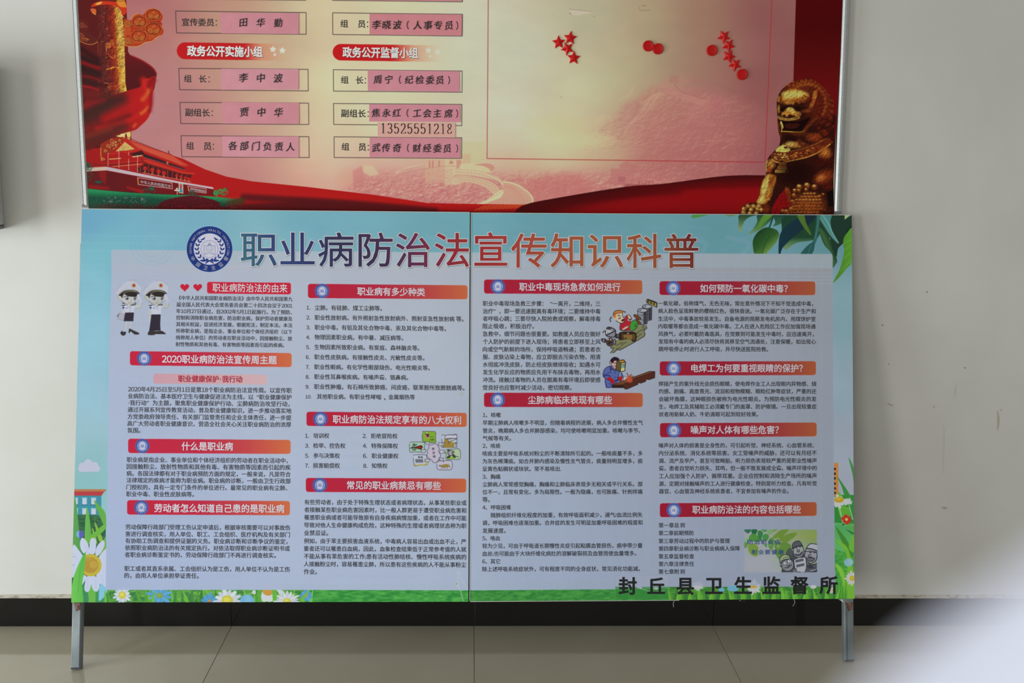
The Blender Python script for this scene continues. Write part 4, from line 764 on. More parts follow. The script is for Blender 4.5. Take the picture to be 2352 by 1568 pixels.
blade([(60, 160), (90, 300), (110, 480), (130, 700), (140, 900), (40, 860), (30, 500)], hg(165, (96, 156, 92), 185, (80, 146, 72)), 3)
blade([(222, 300), (250, 400), (270, 560), (285, 760), (200, 760), (198, 560), (205, 420)], hg(195, (108, 172, 88), 212, (92, 160, 66)), 4)
blade([(312, 212), (380, 280), (460, 380), (465, 540), (430, 515), (370, 380)], (98, 162, 70), 3); blade([(318, 485), (360, 560), (430, 730), (380, 740), (340, 600)], GR4, 3); blade([(288, 560), (330, 660), (355, 780), (310, 700)], (142, 176, 70), 3)
blade([(460, 510), (460, 580), (380, 660), (260, 730), (200, 800), (150, 900), (200, 720), (300, 640)], (104, 172, 66), 3); blade([(440, 720), (465, 700), (465, 860), (400, 900), (380, 930)], (106, 170, 78), 3)
cl.ell(132, 650, 48, 48, (122, 166, 210)); cl.fill([(124, 602), (150, 605), (180, 635), (182, 665), (155, 695), (124, 698)], (88, 92, 170), sm=3)
cl.fill([(100, 1280), (480, 1360), (480, 1560), (0, 1560)], (66, 140, 84)); blade([(260, 1290), (330, 1380), (320, 1560), (225, 1560)], (104, 172, 76), 3); blade([(160, 1290), (230, 1380), (240, 1560), (160, 1560)], (62, 132, 90), 2)
WH = (194, 200, 222); WH2 = (176, 186, 214)
for q in [[(180, 700), (230, 760), (255, 860), (250, 920), (200, 920), (150, 860), (132, 780), (145, 710)], [(300, 698), (335, 720), (340, 800), (320, 900), (260, 900), (255, 790), (270, 715)], [(420, 732), (448, 750), (440, 820), (370, 925), (330, 910), (350, 810)],
          [(40, 800), (120, 860), (180, 960), (120, 1100), (20, 1200)], [(455, 845), (560, 800), (560, 1080), (400, 1080), (370, 960)], [(400, 1080), (560, 1080), (560, 1340), (420, 1320), (340, 1200)], [(260, 1190), (330, 1190), (385, 1290), (370, 1370), (330, 1388), (290, 1340)],
          [(215, 1200), (270, 1190), (272, 1310), (250, 1380), (215, 1392), (190, 1360), (195, 1280)], [(150, 1180), (215, 1190), (190, 1260), (155, 1300)]]: blade(q, (190, 196, 220), 4)
for q in [[(200, 800), (240, 900)], [(300, 760), (290, 890)], [(400, 800), (350, 900)], [(230, 1220), (230, 1360)], [(330, 1230), (340, 1350)], [(60, 900), (110, 1000)], [(400, 1180), (440, 1280)]]: cl.line(q, 2.2, WH2, .7, soft=2)
cl.ell(270, 1048, 140, 144, (188, 168, 62)); cl.ell(265, 1048, 104, 102, (172, 138, 58)); cl.ell(306, 1042, 52, 50, (184, 152, 66)); cl.ell(235, 970, 60, 30, (180, 148, 62), .7, blur=2)
cl.line([(40, 935), (62, 943)], 1, GR2); cl.line([(40, 1050), (62, 1045)], 1, GR2)
blade([(205, 875), (205, 960), (185, 1140), (160, 1300), (170, 1560), (10, 1560), (40, 1250), (80, 1120), (140, 980)], hg(165, (110, 188, 86), 192, (92, 176, 74)), 3); cl.line([(190, 900), (130, 1150), (110, 1400)], 2, (78, 156, 66), .6, 4, 2)
cl.fill([(395, 1280), (470, 1345), (560, 1350), (420, 1480), (372, 1500)], (128, 186, 212), sm=2); 
# bottom strip
cl.zoom(0, 0, 1)
cl.fill([(250, 1340), (740, 1340), (760, 1395), (236, 1395)], gnoise((58, 118, 66), (112, 176, 72), 9)); cl.fill([(700, 1340), (1082, 1340), (1082, 1400), (700, 1400)], gnoise((44, 128, 56), (84, 166, 76), 6)); cl.fill([(1076, 1335), (1985, 1335), (1985, 1400), (1076, 1400)], gnoise((44, 118, 54), (72, 146, 66), 7))
for k in range(620): x = RNG.uniform(690, 1500); y = RNG.uniform(1354, 1386); cl.line([(x, y), (x + RNG.uniform(3, 9), y - RNG.uniform(0, 2.4))], .9, [(88, 168, 76), (38, 108, 48), (72, 150, 84), (104, 174, 88)][k % 4], .4)
cl.zoom(250, 1345, 490 / 2352)
for k in range(60): x = RNG.uniform(-60, 2230); w_ = RNG.uniform(18, 50); lean = RNG.uniform(-80, 80); blade([(x - w_ / 2, 230), (x + lean * .5 - w_ * .35, 120), (x + lean, RNG.uniform(0, 60)), (x + lean * .5 + w_ * .35, 120), (x + w_ / 2, 230)], [(104, 176, 66), (84, 152, 60), (66, 132, 66), (124, 184, 72), (60, 122, 62)][k % 5], 3)
def daisy(cx, cy, r, n, pc, cc, cr, ph=0, sq=1.0, w=.5, cv=cl):
    for i in range(n):
        a = ph + 2 * math.pi * i / n; c, s_ = math.cos(a), math.sin(a); L = r * (0.92 + .12 * math.sin(i * 2.3)); wd = w * 2 * math.pi * r * .62 / n
        P = [(cx + c * cr * .6, cy + s_ * cr * .6), (cx + c * L * .6 - s_ * wd, cy + s_ * L * .6 + c * wd), (cx + c * L * .93 - s_ * wd * .7, cy + s_ * L * .93 + c * wd * .7), (cx + c * L, cy + s_ * L), (cx + c * L * .93 + s_ * wd * .7, cy + s_ * L * .93 - c * wd * .7), (cx + c * L * .6 + s_ * wd, cy + s_ * L * .6 - c * wd)]
        cv.fill([(p, cy + (q - cy) * sq) for p, q in P], tuple(v * (.95 + .07 * (i % 2)) for v in pc), sm=3)
    cv.ell(cx, cy, cr, cr * sq, cc); cv.ell(cx - cr * .1, cy - cr * .15, cr * .55, cr * .5 * sq, tuple(min(255, v * 1.09) for v in cc))
daisy(560, 105, 150, 12, (92, 158, 204), (126, 150, 70), 34, .2, .85, .42); daisy(1110, 165, 95, 12, (82, 152, 200), (170, 130, 80), 20, .1); cl.ell(1525, 170, 80, 78, (116, 170, 208)); cl.ell(1535, 165, 30, 66, (134, 182, 214), .6, blur=2)
blade([(480, 230), (470, 130), (520, 50), (500, 130), (500, 230)], (104, 176, 66), 3); blade([(1640, 230), (1640, 40), (1690, 40), (1685, 230)], (92, 160, 64), 1)
daisy(148, 100, 106, 14, (196, 204, 222), (196, 186, 84), 42, .15); daisy(1306, 160, 160, 13, (200, 206, 224), (196, 186, 80), 64, .1, .9); cl.fill([(1690, 60), (1810, 60), (1812, 165), (1750, 170), (1686, 165)], (198, 204, 222), sm=2); cl.ell(1757, 50, 66, 56, (190, 146, 66)); cl.fill([(1590, 50), (1616, 50), (1616, 90), (1575, 76)], WH, sm=3)
blade([(1800, 40), (1850, 40), (1860, 230), (1810, 230)], (98, 172, 62), 1); cl.fill([(1850, 40), (1910, 46), (1940, 90), (1880, 84)], WH, sm=3); daisy(1965, 165, 150, 19, (198, 204, 222), (196, 184, 80), 42, .1, .75); daisy(2175, 105, 76, 9, (88, 156, 204), (188, 140, 84), 18, .3); blade([(2110, 230), (2130, 120), (2215, 40), (2150, 150)], (110, 176, 66), 3)
# right strip
cl.zoom(1890, 1040, 85 / 381)
cl.fill([(110, 440), (330, 440), (335, 1520), (105, 1520)], gnoise((50, 128, 56), (80, 156, 66), 8)); cl.fill([(110, 430), (330, 430), (330, 720), (110, 720)], (48, 122, 52))
blade([(262, 45), (300, 110), (322, 200), (322, 330), (300, 200)], (58, 130, 66), 3)
cl.fill([(114, 102), (157, 102), (157, 455), (112, 440)], (190, 118, 58)); [cl.ell(121, y, 12, 13, (30, 32, 46)) for y in (163, 212, 260, 314, 363, 410)]
blade([(140, 235), (200, 310), (260, 400), (295, 470), (230, 450), (190, 340)], (54, 126, 58), 4); blade([(155, 395), (190, 430), (215, 480), (150, 480)], (96, 160, 60), 3); blade([(150, 560), (270, 560), (270, 720), (215, 720)], (88, 154, 52), 2); cl.line([(168, 560), (205, 720)], 2.5, (150, 190, 160), .8); cl.line([(270, 540), (305, 680)], 2.4, (160, 192, 170), .8)
daisy(245, 500, 66, 11, (178, 184, 202), (178, 184, 202), 10, .1, .62); daisy(150, 500, 78, 9, (184, 190, 208), (180, 150, 50), 10, .5, .95); cl.ell(165, 480, 50, 30, (172, 140, 40)); cl.ell(160, 470, 30, 16, (184, 156, 50))
cl.fill([(112, 735), (160, 722), (230, 745), (335, 738), (335, 1000), (112, 980)], vg(1205, (74, 150, 88), 1260, (88, 164, 92)), sm=2); cl.line([(112, 735), (160, 722), (230, 745), (335, 738)], 1, (140, 190, 150), .8)
blade([(225, 700), (300, 780), (335, 840), (335, 780), (280, 740)], (88, 150, 52), 3); daisy(242, 682, 56, 6, (176, 50, 42), (208, 190, 80), 15, .3, .95, .55); cl.ell(208, 735, 10, 6, (30, 34, 30))
blade([(130, 760), (190, 820), (260, 920), (310, 1040), (280, 1060), (200, 920)], (64, 122, 48), 3); blade([(230, 780), (335, 830), (335, 860)], (50, 108, 48), 2); blade([(335, 840), (290, 860), (265, 980), (320, 1010)], (100, 162, 56), 3); blade([(115, 885), (190, 920), (260, 990), (310, 1200), (330, 1520), (220, 1520), (250, 1200), (230, 1010)], (106, 166, 54), 3)
for k in range(26): x = RNG.uniform(118, 240); y = RNG.uniform(1000, 1300); cl.line([(x, y), (x + 14, y - 16)], 1.2, (66, 140, 62), .6)
blade([(125, 1140), (190, 1180), (225, 1280), (235, 1500), (200, 1500), (200, 1320), (160, 1220)], (118, 176, 56), 3); cl.ell(265, 1125, 48, 42, (124, 164, 198)); cl.ell(280, 1118, 24, 30, (140, 178, 208), .6)
for k in range(9): x = 130 + k * 14; blade([(x - 8, 1520), (x, 1400), (x + RNG.uniform(-8, 26), 1300 + (k % 3) * 30), (x + 8, 1420), (x + 10, 1520)], [(84, 154, 52), (62, 128, 50)][k % 2], 3)
daisy(300, 1288, 78, 13, (190, 194, 208), (190, 156, 50), 28, .2)
# pale central sheet
cl.zoom(0, 0, 1)
def sheet_clip(X, Y): 
    return 1.0
L_ = [(259, 573), (640, 577), (1078, 580), (1500, 582), (1908, 583), (1912, 587), (1913.5, 800), (1915, 1060), (1918, 1348), (1600, 1350), (1500, 1352), (1080, 1355), (700, 1354), (400, 1354), (243, 1354), (243, 1330), (247, 1100), (250, 800), (256, 640), (255, 577)]
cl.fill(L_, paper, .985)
cl.fill([(256, 573), (1911, 583), (1911, 616), (255, 606)], (150, 176, 190), .28)
for k in range(4): cl.line([(256, 617 + k * 8), (1911, 627 + k * 8)], 1.2, (160, 168, 196), .35, soft=2)
cl.im[:] = cl.im * (1 + (fbm(H_, W_, 140, 77, 4, 1, 1)[..., None] - .5) * .03)
for k in range(60): x = 240 + k * 28.4; cl.line([(x, 600), (x - 3, 1350)], 7, (162, 172, 206), .05, soft=6)
# ghost of an older print showing through: faint smudged rows
for row in range(24):
    y = 690 + row * 27.5
    if RNG.random() < .25: continue
    for xa, xb in ((265, 660), (690, 1035), (1110, 1480), (1500, 1860)):
        x = xa + RNG.uniform(0, 80); xe = xb - RNG.uniform(0, 220)
        while x < xe: w_ = RNG.uniform(5, 11); cl.fill([(x, y - 5), (x + w_, y - 5), (x + w_, y + 5), (x, y + 5)], (142, 156, 198), .10, blur=1); x += w_ + 3.4
for cx in range(690, 1740, 98): cl.line([(cx, 545), (cx + 50, 560), (cx + 20, 600)], 9, (150, 160, 196), .14, 4, 4); cl.line([(cx + 10, 520), (cx + 60, 530), (cx - 5, 575)], 8, (120, 150, 180), .12, 4, 4)
for r_ in (50, 40, 30): cl.line([(350 + r_ * math.cos(t), 560 + r_ * math.sin(t)) for t in np.linspace(0, 6.28, 30)], 2.2, (110, 160, 196), .22, soft=2)
# emblem
NV = (30, 50, 116)
def emblem(cx, cy, r, big=False):
    nv = NV if big else (48, 70, 144); lt = (196, 192, 208)
    cl.ell(cx, cy, r * 1.03, r * 1.03, (160, 180, 210), .7, n=48); cl.ell(cx, cy, r, r, nv, n=60); cl.ell(cx, cy, r * .695, r * .69, lt, n=48)
    if big:
        for s_ in (-1, 1):
            for i in range(7):
                a = math.radians(-30 + i * 19.5) if True else 0; px_ = cx + s_ * r * .55 * math.cos(a); py_ = cy + r * .53 * math.sin(a) - r * .02
                ta = math.atan2(math.cos(a), -s_ * math.sin(a)); 
                for e in (-1, 1):
                    d = -a_t if False else 0
                    ang = math.atan2(-math.cos(a), s_ * math.sin(a)) + e * .62
                    q = (px_ + math.cos(ang) * r * .17, py_ + math.sin(ang) * r * .17)
                    n_ = (-math.sin(ang) * r * .035, math.cos(ang) * r * .035); m_ = ((px_ + q[0]) / 2, (py_ + q[1]) / 2)
                    cl.fill([(px_, py_), (m_[0] + n_[0], m_[1] + n_[1]), q, (m_[0] - n_[0], m_[1] - n_[1])], nv, sm=2)
            a = math.radians(-58); px_ = cx + s_ * r * .32; py_ = cy - r * .46; cl.fill([(px_ + s_ * r * .08, py_ - r * .09 + r * .14), (px_ - s_ * r * .02, py_ + r * .0), (px_ - s_ * r * .13, py_ - r * .07), (px_ - s_ * r * .06, py_ + r * .06)], nv, sm=3)
            cl.fill([(cx + s_ * r * .02, cy + r * .48), (cx + s_ * r * .22, cy + r * .455), (cx + s_ * r * .43, cy + r * .49), (cx + s_ * r * .28, cy + r * .555), (cx + s_ * r * .12, cy + r * .52)], nv, sm=3); cl.line([(cx + s_ * r * .02, cy + r * .5), (cx - s_ * r * .17, cy + r * .62)], r * .035, nv)
        cl.ell(cx, cy, r * .385, r * .385, (120, 124, 160), n=48); cl.ell(cx, cy, r * .365, r * .365, (194, 192, 206), n=48)
        g = (112, 112, 150); cl.ell(cx, cy - r * .235, r * .05, r * .05, g); cl.ell(cx, cy - r * .235, r * .03, r * .03, (200, 196, 210))
        cl.line([(cx - r * .06, cy - r * .18), (cx + r * .06, cy - r * .18)], 1.2, NV)
        for s_ in (-1, 1):
            cl.line([(cx, cy + r * .14), (cx + s_ * r * .1, cy + r * .23), (cx + s_ * r * .24, cy + r * .23), (cx + s_ * r * .24, cy - r * .15), (cx + s_ * r * .08, cy - r * .14), (cx + s_ * r * .06, cy - r * .18)], .9, g, .9); cl.line([(cx, cy + r * .05), (cx + s_ * r * .19, cy + r * .2)], .9, g, .8); cl.line([(cx + s_ * r * .06, cy - r * .16), (cx + s_ * r * .06, cy + r * .02), (cx + s_ * r * .14, cy + r * .05), (cx + s_ * r * .14, cy - r * .1)], .8, g, .8)
    else:
        cl.ell(cx, cy, r * .64, r * .63, (108, 124, 182), n=32); cl.ell(cx, cy - r * .05, r * .44, r * .5, lt, n=32); cl.ell(cx, cy, r * .3, r * .3, (150, 158, 196)); cl.line([(cx - r * .36, cy + r * .42), (cx, cy + r * .5), (cx + r * .36, cy + r * .42)], 1.6, lt); cl.line([(cx - r * .2, cy - r * .1), (cx, cy + r * .12), (cx + r * .2, cy - r * .1)], 1.0, (110, 120, 170)); cl.line([(cx - r * .22, cy + r * .12), (cx + r * .22, cy + r * .12)], 1, (110, 120, 170))
        for i in range(22):
            a = math.pi * (.86 + 1.28 * i / 21); cl.ell(cx + r * .82 * math.cos(a), cy + r * .82 * math.sin(a), r * .045, r * .07, (134, 146, 196), .8, n=6)
        for i in range(6): a = math.pi * (.2 + .6 * i / 5); cl.ell(cx + r * .83 * math.cos(a), cy + r * .83 * math.sin(a), r * .09, r * .09, (150, 160, 204), .8, n=7)
a_t = 0
def rrect(P, r, k=5):                                            # rounded quad, P = tl,tr,br,bl
    out = []
    for i in range(4):
        p0, p1, p2 = np.array(P[i - 1]), np.array(P[i]), np.array(P[(i + 1) % 4]); a = p1 + (p0 - p1) / np.linalg.norm(p0 - p1) * r; b = p1 + (p2 - p1) / np.linalg.norm(p2 - p1) * r
        for t in np.linspace(0, 1, k): out.append((1 - t) ** 2 * a + 2 * t * (1 - t) * p1 + t * t * b)
    return out
BAN = [((298.5, 806), (669.8, 810.5), (669.8, 842.5), (298.5, 838.5), (331.2, 822.7)), ((294.4, 1007), (667.4, 1009.8), (667.4, 1041.8), (294.4, 1039.8), (327, 1023.5)), ((292, 1148), (665.8, 1150), (665.8, 1182.5), (292, 1181), (324.7, 1165)),
       ((707.2, 651.6), (1073.7, 654.9), (1073.7, 687), (707.2, 684), (739.7, 667.9)), ((703.9, 945.2), (1071.8, 947.6), (1071.8, 979.8), (703.9, 977.5), (736, 961.7)), ((702.4, 1097), (1070.6, 1098.6), (1070.6, 1130.6), (702.4, 1129), (734.5, 1113.3)),
       ((1111.6, 641.7), (1475, 643.2), (1475, 675), (1111.6, 673.8), (1143.5, 657.7)), ((1111.6, 901.5), (1476, 902), (1476, 934.4), (1111.6, 934), (1143.1, 917.6)), ((1514.6, 645.6), (1872.3, 646), (1872.3, 677.5), (1514.6, 677), (1546.2, 661.5)),
       ((1515.2, 829.6), (1873.9, 829), (1873.9, 861), (1515.2, 861.8), (1547.1, 845.7)), ((1515.7, 971.2), (1875.4, 969.8), (1875.4, 1001.6), (1515.7, 1003.6), (1547.6, 987.9)), ((1515.4, 1155.2), (1875.4, 1152.4), (1875.4, 1184), (1515.4, 1187), (1547.5, 1171))]
for tl, tr, br, bl, e in BAN:
    x0, x1 = tl[0], tr[0]; d = 1.0 if x1 < 700 else (.93 if x1 < 1100 else (.84 if x1 < 1500 else .76))
    f = ramp([(x0, (188 * d, 32 * d, 60 * d)), (x0 + .45 * (x1 - x0), (184 * d, 42 * d, 66 * d)), (x0 + .72 * (x1 - x0), (188 * d, 66 * d, 70 * d)), (x1, (198 * d, 104 * d, 66 * d))])
    P = rrect([tl, tr, br, bl], 6.5); cl.fill([(p[0] , p[1]) for p in P], (196, 160, 182), .5, blur=1); cl.fill(P, lambda X, Y, f=f: f(X)); emblem(e[0], e[1], 16.2)
cl.fill(rrect([(475.6, 647.1), (668.1, 649.2), (668.1, 675.6), (475.6, 673.6)], 5.5), (194, 34, 56)); cl.fill(rrect([(352.2, 857.4), (613.6, 860), (613.6, 882.8), (352.2, 880.4)], 6), hg(352, (196, 148, 160), 614, (200, 166, 172)))
for hx in (424.2, 454.1): t = np.linspace(0, 2 * np.pi, 30); cl.fill(np.stack([hx + 10.2 * np.sin(t) ** 3, 659.5 - .62 * (13 * np.cos(t) - 5 * np.cos(2 * t) - 2 * np.cos(3 * t) - np.cos(4 * t))], -1), (190, 30, 52))
emblem(481.2, 571.8, 52.4, True)
OL = (34, 30, 36)
# two saluting cartoon officers
cl.zoom(255, 635, 150 / 1568)
def officer(dx, male):
    s = lambda P: [(x + dx, y) for x, y in P]; HW = (186, 186, 200); SK = (178, 178, 172) if male else (184, 184, 180)
    cl.fill(s([(125, 400), (130, 340), (200, 250), (300, 170), (430, 100), (540, 88), (640, 140), (710, 230), (735, 340), (690, 410), (560, 350), (450, 330), (300, 370), (200, 440)]), HW, .8, sm=4); cl.line(s([(125, 350), (180, 270), (250, 205)]), .7, (134, 130, 148), .8, 4); cl.line(s([(430, 100), (520, 88), (610, 120), (690, 200)]), .8, (134, 128, 146), .8, 4); cl.line(s([(720, 300), (735, 350), (690, 400)]), .6, (150, 148, 164), .7, 4); cl.line(s([(190, 400), (280, 320), (400, 270)]), .6, (150, 146, 164), .6, 4)
    cl.ell(545 + dx, 215, 60, 62, (172, 166, 140), .9); cl.ell(548 + dx, 212, 34, 34, (168, 50, 44))
    cl.fill(s([(230, 440), (620, 440), (640, 500), (600, 600), (500, 665), (400, 665), (300, 610), (245, 540)]), SK, sm=4); cl.line(s([(255, 590), (330, 645), (420, 672), (510, 665), (590, 600)]), 1.0, (90, 86, 92), .9, 4); cl.ell(205 + dx, 510, 46, 64, SK, rot=.5); cl.line(s([(165, 470), (180, 540), (230, 575)]), .7, (120, 116, 116), .8, 4)
    cl.fill(s([(180, 440), (300, 340), (450, 315), (600, 335), (690, 405), (640, 420), (610, 480), (480, 480), (400, 470), (300, 430), (268, 520), (240, 470)]), (38, 34, 38), sm=3)
    cl.line(s([(200, 425), (310, 350), (450, 330), (600, 350)]), 1.2, (168, 150, 84), .9, 4); cl.line(s([(310, 405), (380, 365), (480, 352), (600, 368), (650, 400)]), .8, (190, 188, 186), .9, 4); cl.line(s([(300, 405), (400, 475)]), .8, (190, 188, 186), .9); cl.fill(s([(330, 405), (460, 378), (620, 405), (590, 470), (500, 478), (400, 460)]), (44, 36, 34), sm=3)
    cl.ell(385 + dx, 522, 40, 40, (92, 86, 108)); cl.ell(372 + dx, 500, 16, 13, (216, 216, 224)); cl.ell(392 + dx, 528, 16, 18, (50, 44, 60)); cl.ell(572 + dx, 528, 28, 40, (92, 86, 108)); cl.ell(568 + dx, 505, 10, 12, (216, 216, 224)); cl.line(s([(305, 490), (350, 475), (400, 478)]), 1.3, (60, 54, 60), .9, 3); cl.line(s([(560, 500), (630, 510)]), 1.2, (60, 54, 60), .8)
    cl.line(s([(485, 550), (490, 585), (475, 590)]), .6, (110, 106, 110), .8); cl.line(s([(415, 620), (450, 635), (490, 625)]), .8, (96, 90, 96), .9, 3)
    by = 660; cl.fill(s([(250, by), (350, by), (430, 690), (560, by), (620, by), (560, 760), (540, 800), (545, 880), (330, 880), (340, 800), (280, 800), (265, 740)]), (190, 192, 208), sm=2); cl.fill(s([(400, 665), (500, 665), (455, 725)]), SK); cl.line(s([(355, 680), (450, 740), (500, 690)]), .8, (124, 120, 138), .8)
    cl.fill(s([(245, 685), (350, 672), (345, 692), (265, 705)]), (44, 40, 44)); cl.fill(s([(450, 680), (600, 660), (580, 690), (480, 690)]), (54, 50, 52)); cl.ell(297 + dx, 745, 26, 30, (70, 84, 130)); cl.line(s([(360, 757), (400, 757)]), 1.0, (90, 90, 130)); [cl.ell(452 + dx, y, 8, 7, (130, 128, 146)) for y in (765, 815)]; cl.line(s([(470, 720), (462, 870)]), .6, (140, 138, 156), .8)
    cl.fill(s([(580, 690), (680, 680), (720, 640), (740, 660), (720, 740), (590, 760)]), SK, sm=2); cl.line(s([(600, 760), (700, 745), (735, 690), (738, 640)]), .7, (130, 124, 128), .8, 3); cl.fill(s([(620, 440), (680, 440), (745, 560), (740, 640), (680, 640), (640, 560)]), (186, 188, 204), sm=3); cl.line(s([(640, 560), (690, 600), (740, 640)]), .7, (130, 128, 146), .8); cl.line(s([(670, 560), (720, 560)]), .6, (140, 138, 156), .8); cl.line(s([(690, 450), (745, 560), (745, 640)]), .6, (150, 148, 166), .7)
    return s
s = officer(0, False)
cl.fill([(255, 650), (300, 625), (340, 650)], (36, 32, 38)); cl.fill([(560, 655), (585, 630), (620, 655)], (36, 32, 38)); cl.fill([(265, 810), (330, 810), (325, 910), (262, 890)], (184, 184, 182)); cl.fill([(205, 870), (330, 905), (290, 1055), (160, 1010)], (166, 166, 176)); cl.line([(205, 870), (330, 905), (290, 1055), (160, 1010)], .8, (130, 126, 136), .9, closed=True); cl.fill([(145, 930), (205, 875), (158, 985)], (92, 90, 116))
cl.fill([(340, 862), (550, 860), (535, 1070), (305, 1070)], (48, 40, 54)); cl.fill([(335, 1078), (380, 1078), (350, 1290), (310, 1290)], (182, 182, 182)); cl.fill([(450, 1078), (505, 1078), (495, 1250), (450, 1250)], (182, 182, 182)); cl.line([(330, 1080), (312, 1270)], .6, (140, 136, 140), .8); cl.line([(505, 1080), (497, 1240)], .6, (140, 136, 140), .8)
cl.fill([(225, 1345), (270, 1295), (280, 1325), (350, 1320), (355, 1370), (310, 1415), (250, 1400)], (52, 48, 50), sm=3); cl.fill([(432, 1250), (470, 1255), (560, 1300), (670, 1350), (665, 1385), (560, 1385), (475, 1310), (450, 1350), (425, 1350)], (52, 48, 50), sm=2)
s = officer(650, True); cl.fill([(905, 800), (960, 800), (955, 1000), (940, 1095), (915, 1020)], (182, 182, 180), sm=2); cl.line([(910, 935), (958, 935)], .6, (130, 126, 130)); cl.fill([(970, 905), (1190, 905), (1180, 1160), (1190, 1290), (1060, 1300), (915, 1300), (945, 1100)], (48, 40, 54)); cl.fill([(905, 1310), (960, 1295), (1090, 1310), (1200, 1295), (1290, 1345), (1305, 1382), (1070, 1378), (1040, 1400), (885, 1398)], (54, 48, 48), sm=2); cl.fill([(970, 800), (1200, 800), (1195, 905), (970, 905)], (190, 192, 208))
# fallen worker, drums, mask
cl.zoom(1375, 680, 140 / 1568)
cl.fill([(300, 1460), (385, 1340), (310, 1340), (440, 1130), (520, 1105), (820, 930), (1000, 750), (1220, 745), (1245, 820), (1160, 890), (1200, 980), (1160, 1040), (540, 1385), (480, 1370), (375, 1460)], (118, 118, 84)); cl.line([(300, 1460), (385, 1335), (305, 1340), (330, 1290)], 1.2, OL, sm=2); cl.line([(370, 1460), (480, 1370), (545, 1385), (850, 1220), (1160, 1040), (1195, 975), (1160, 890), (1240, 820), (1215, 755)], 1.3, OL)
for q in [[(440, 1270), (610, 1190)], [(580, 1275), (640, 1215), (710, 1190)], [(450, 1360), (560, 1315)], [(970, 1060), (1095, 970)], [(1000, 920), (1150, 850), (1170, 820), (1130, 790), (1160, 750)], [(960, 965), (1020, 940)]]: cl.line(q, 1.0, OL, .9, 3)
for x, y, w_, h_ in [(1245, 265, 120, 370), (1125, 365, 125, 370)]:
    cl.fill([(x - w_, y), (x + w_, y), (x + w_ * .95, y + h_ - 30), (x, y + h_), (x - w_ * .9, y + h_ - 20)], lambda X, Y, x=x: ramp([(-10, (150, 152, 160)), (0, (128, 130, 140)), (5, (60, 60, 70)), (8, (70, 70, 78)), (11, (96, 98, 106))])(X - (1375 + x * 140 / 1568))); cl.ell(x, y, w_, 50, (154, 156, 166)); t = np.linspace(0, 6.28, 30); cl.line(np.stack([x + w_ * np.cos(t), y + 50 * np.sin(t)], -1), 1.2, OL); cl.line([(x - w_, y), (x - w_ * .92, y + h_ - 20), (x, y + h_), (x + w_ * .95, y + h_ - 30), (x + w_, y)], 1.2, OL)
    for k in (115, 235): cl.line([(x - w_, y + k - 18), (x, y + k + 12), (x + w_, y + k - 16)], 1.0, (40, 38, 46), .9, 3)
    cl.ell(x - 55, y - 5, 22, 20, OL); cl.ell(x - 55, y - 7, 13, 12, (160, 162, 170)); [cl.ell(x + 62, y + k, 26, 34, (38, 36, 44), .8, blur=1) for k in (80, 180, 290)]
cl.fill([(1240, 70), (1330, 90), (1490, 150), (1510, 200), (1500, 285), (1470, 285), (1340, 215), (1225, 175)], (44, 40, 30), sm=2); cl.fill([(1240, 105), (1480, 185), (1480, 265), (1240, 170)], (164, 148, 82)); [cl.line([(x - 20, y - 16), (x + 18, y + 18)], 2.2, (60, 50, 30)) or cl.line([(x + 16, y - 20), (x - 16, y + 18)], 1.8, (60, 50, 30)) for x, y in ((1270, 150), (1345, 175), (1420, 200))]
cl.fill([(900, 480), (960, 475), (1080, 550), (1070, 600), (1010, 590), (920, 530)], (112, 62, 34), sm=3); cl.line([(900, 480), (960, 475), (1080, 550), (1070, 600), (1010, 590), (920, 530)], 1.0, OL, closed=True, sm=3); cl.fill([(950, 590), (1000, 600), (1085, 690), (1070, 730), (1010, 710)], (110, 64, 36), sm=3); cl.line([(950, 590), (1000, 600), (1085, 690), (1070, 730), (1010, 710)], 1.0, OL, closed=True, sm=3)
cl.fill([(820, 690), (900, 615), (960, 620), (1010, 720), (980, 800), (900, 870), (810, 890), (800, 780)], (58, 136, 52), sm=3); cl.line([(820, 690), (900, 615), (960, 620), (1010, 720), (980, 800), (900, 870), (810, 890), (800, 780)], 1.0, OL, closed=True, sm=3); cl.ell(945, 750, 26, 50, (34, 84, 36), .7, blur=1)
cl.fill([(560, 690), (640, 640), (680, 540), (740, 500), (780, 560), (740, 600), (760, 640), (840, 640), (800, 760), (810, 880), (650, 880), (545, 860)], (160, 34, 46), sm=2); cl.line([(560, 690), (545, 860), (650, 885), (810, 880)], 1.1, OL, sm=3); cl.line([(650, 540), (740, 490)], 1.1, OL); cl.fill([(740, 490), (800, 500), (850, 600), (810, 620), (770, 560)], (196, 176, 152), sm=2); cl.line([(720, 500), (770, 478), (820, 520), (850, 600)], 1.2, OL, sm=3); cl.ell(805, 600, 36, 26, (70, 62, 60), .9); cl.fill([(590, 860), (700, 780), (770, 760), (760, 800), (640, 870)], (200, 176, 152), sm=2); cl.line([(590, 860), (640, 872), (770, 800)], .9, OL, sm=3); cl.ell(745, 775, 32, 18, (120, 110, 104), .8)
cl.fill([(400, 460), (600, 430), (620, 530), (660, 600), (640, 660), (590, 690), (500, 650), (440, 570), (400, 560)], (200, 176, 148), sm=3); cl.line([(390, 570), (430, 620), (490, 660), (560, 690), (610, 690), (665, 640), (655, 570), (615, 510), (610, 440)], 1.1, OL, sm=3); cl.fill([(380, 450), (420, 390), (500, 365), (600, 380), (690, 405), (620, 420), (500, 440), (440, 470), (450, 530), (400, 560), (375, 510)], (186, 110, 50), sm=3); cl.line([(370, 500), (385, 430), (430, 380), (510, 362), (600, 378), (690, 405), (670, 415)], 1.2, OL, sm=3); cl.line([(390, 460), (480, 440), (620, 425)], .8, OL, sm=3)
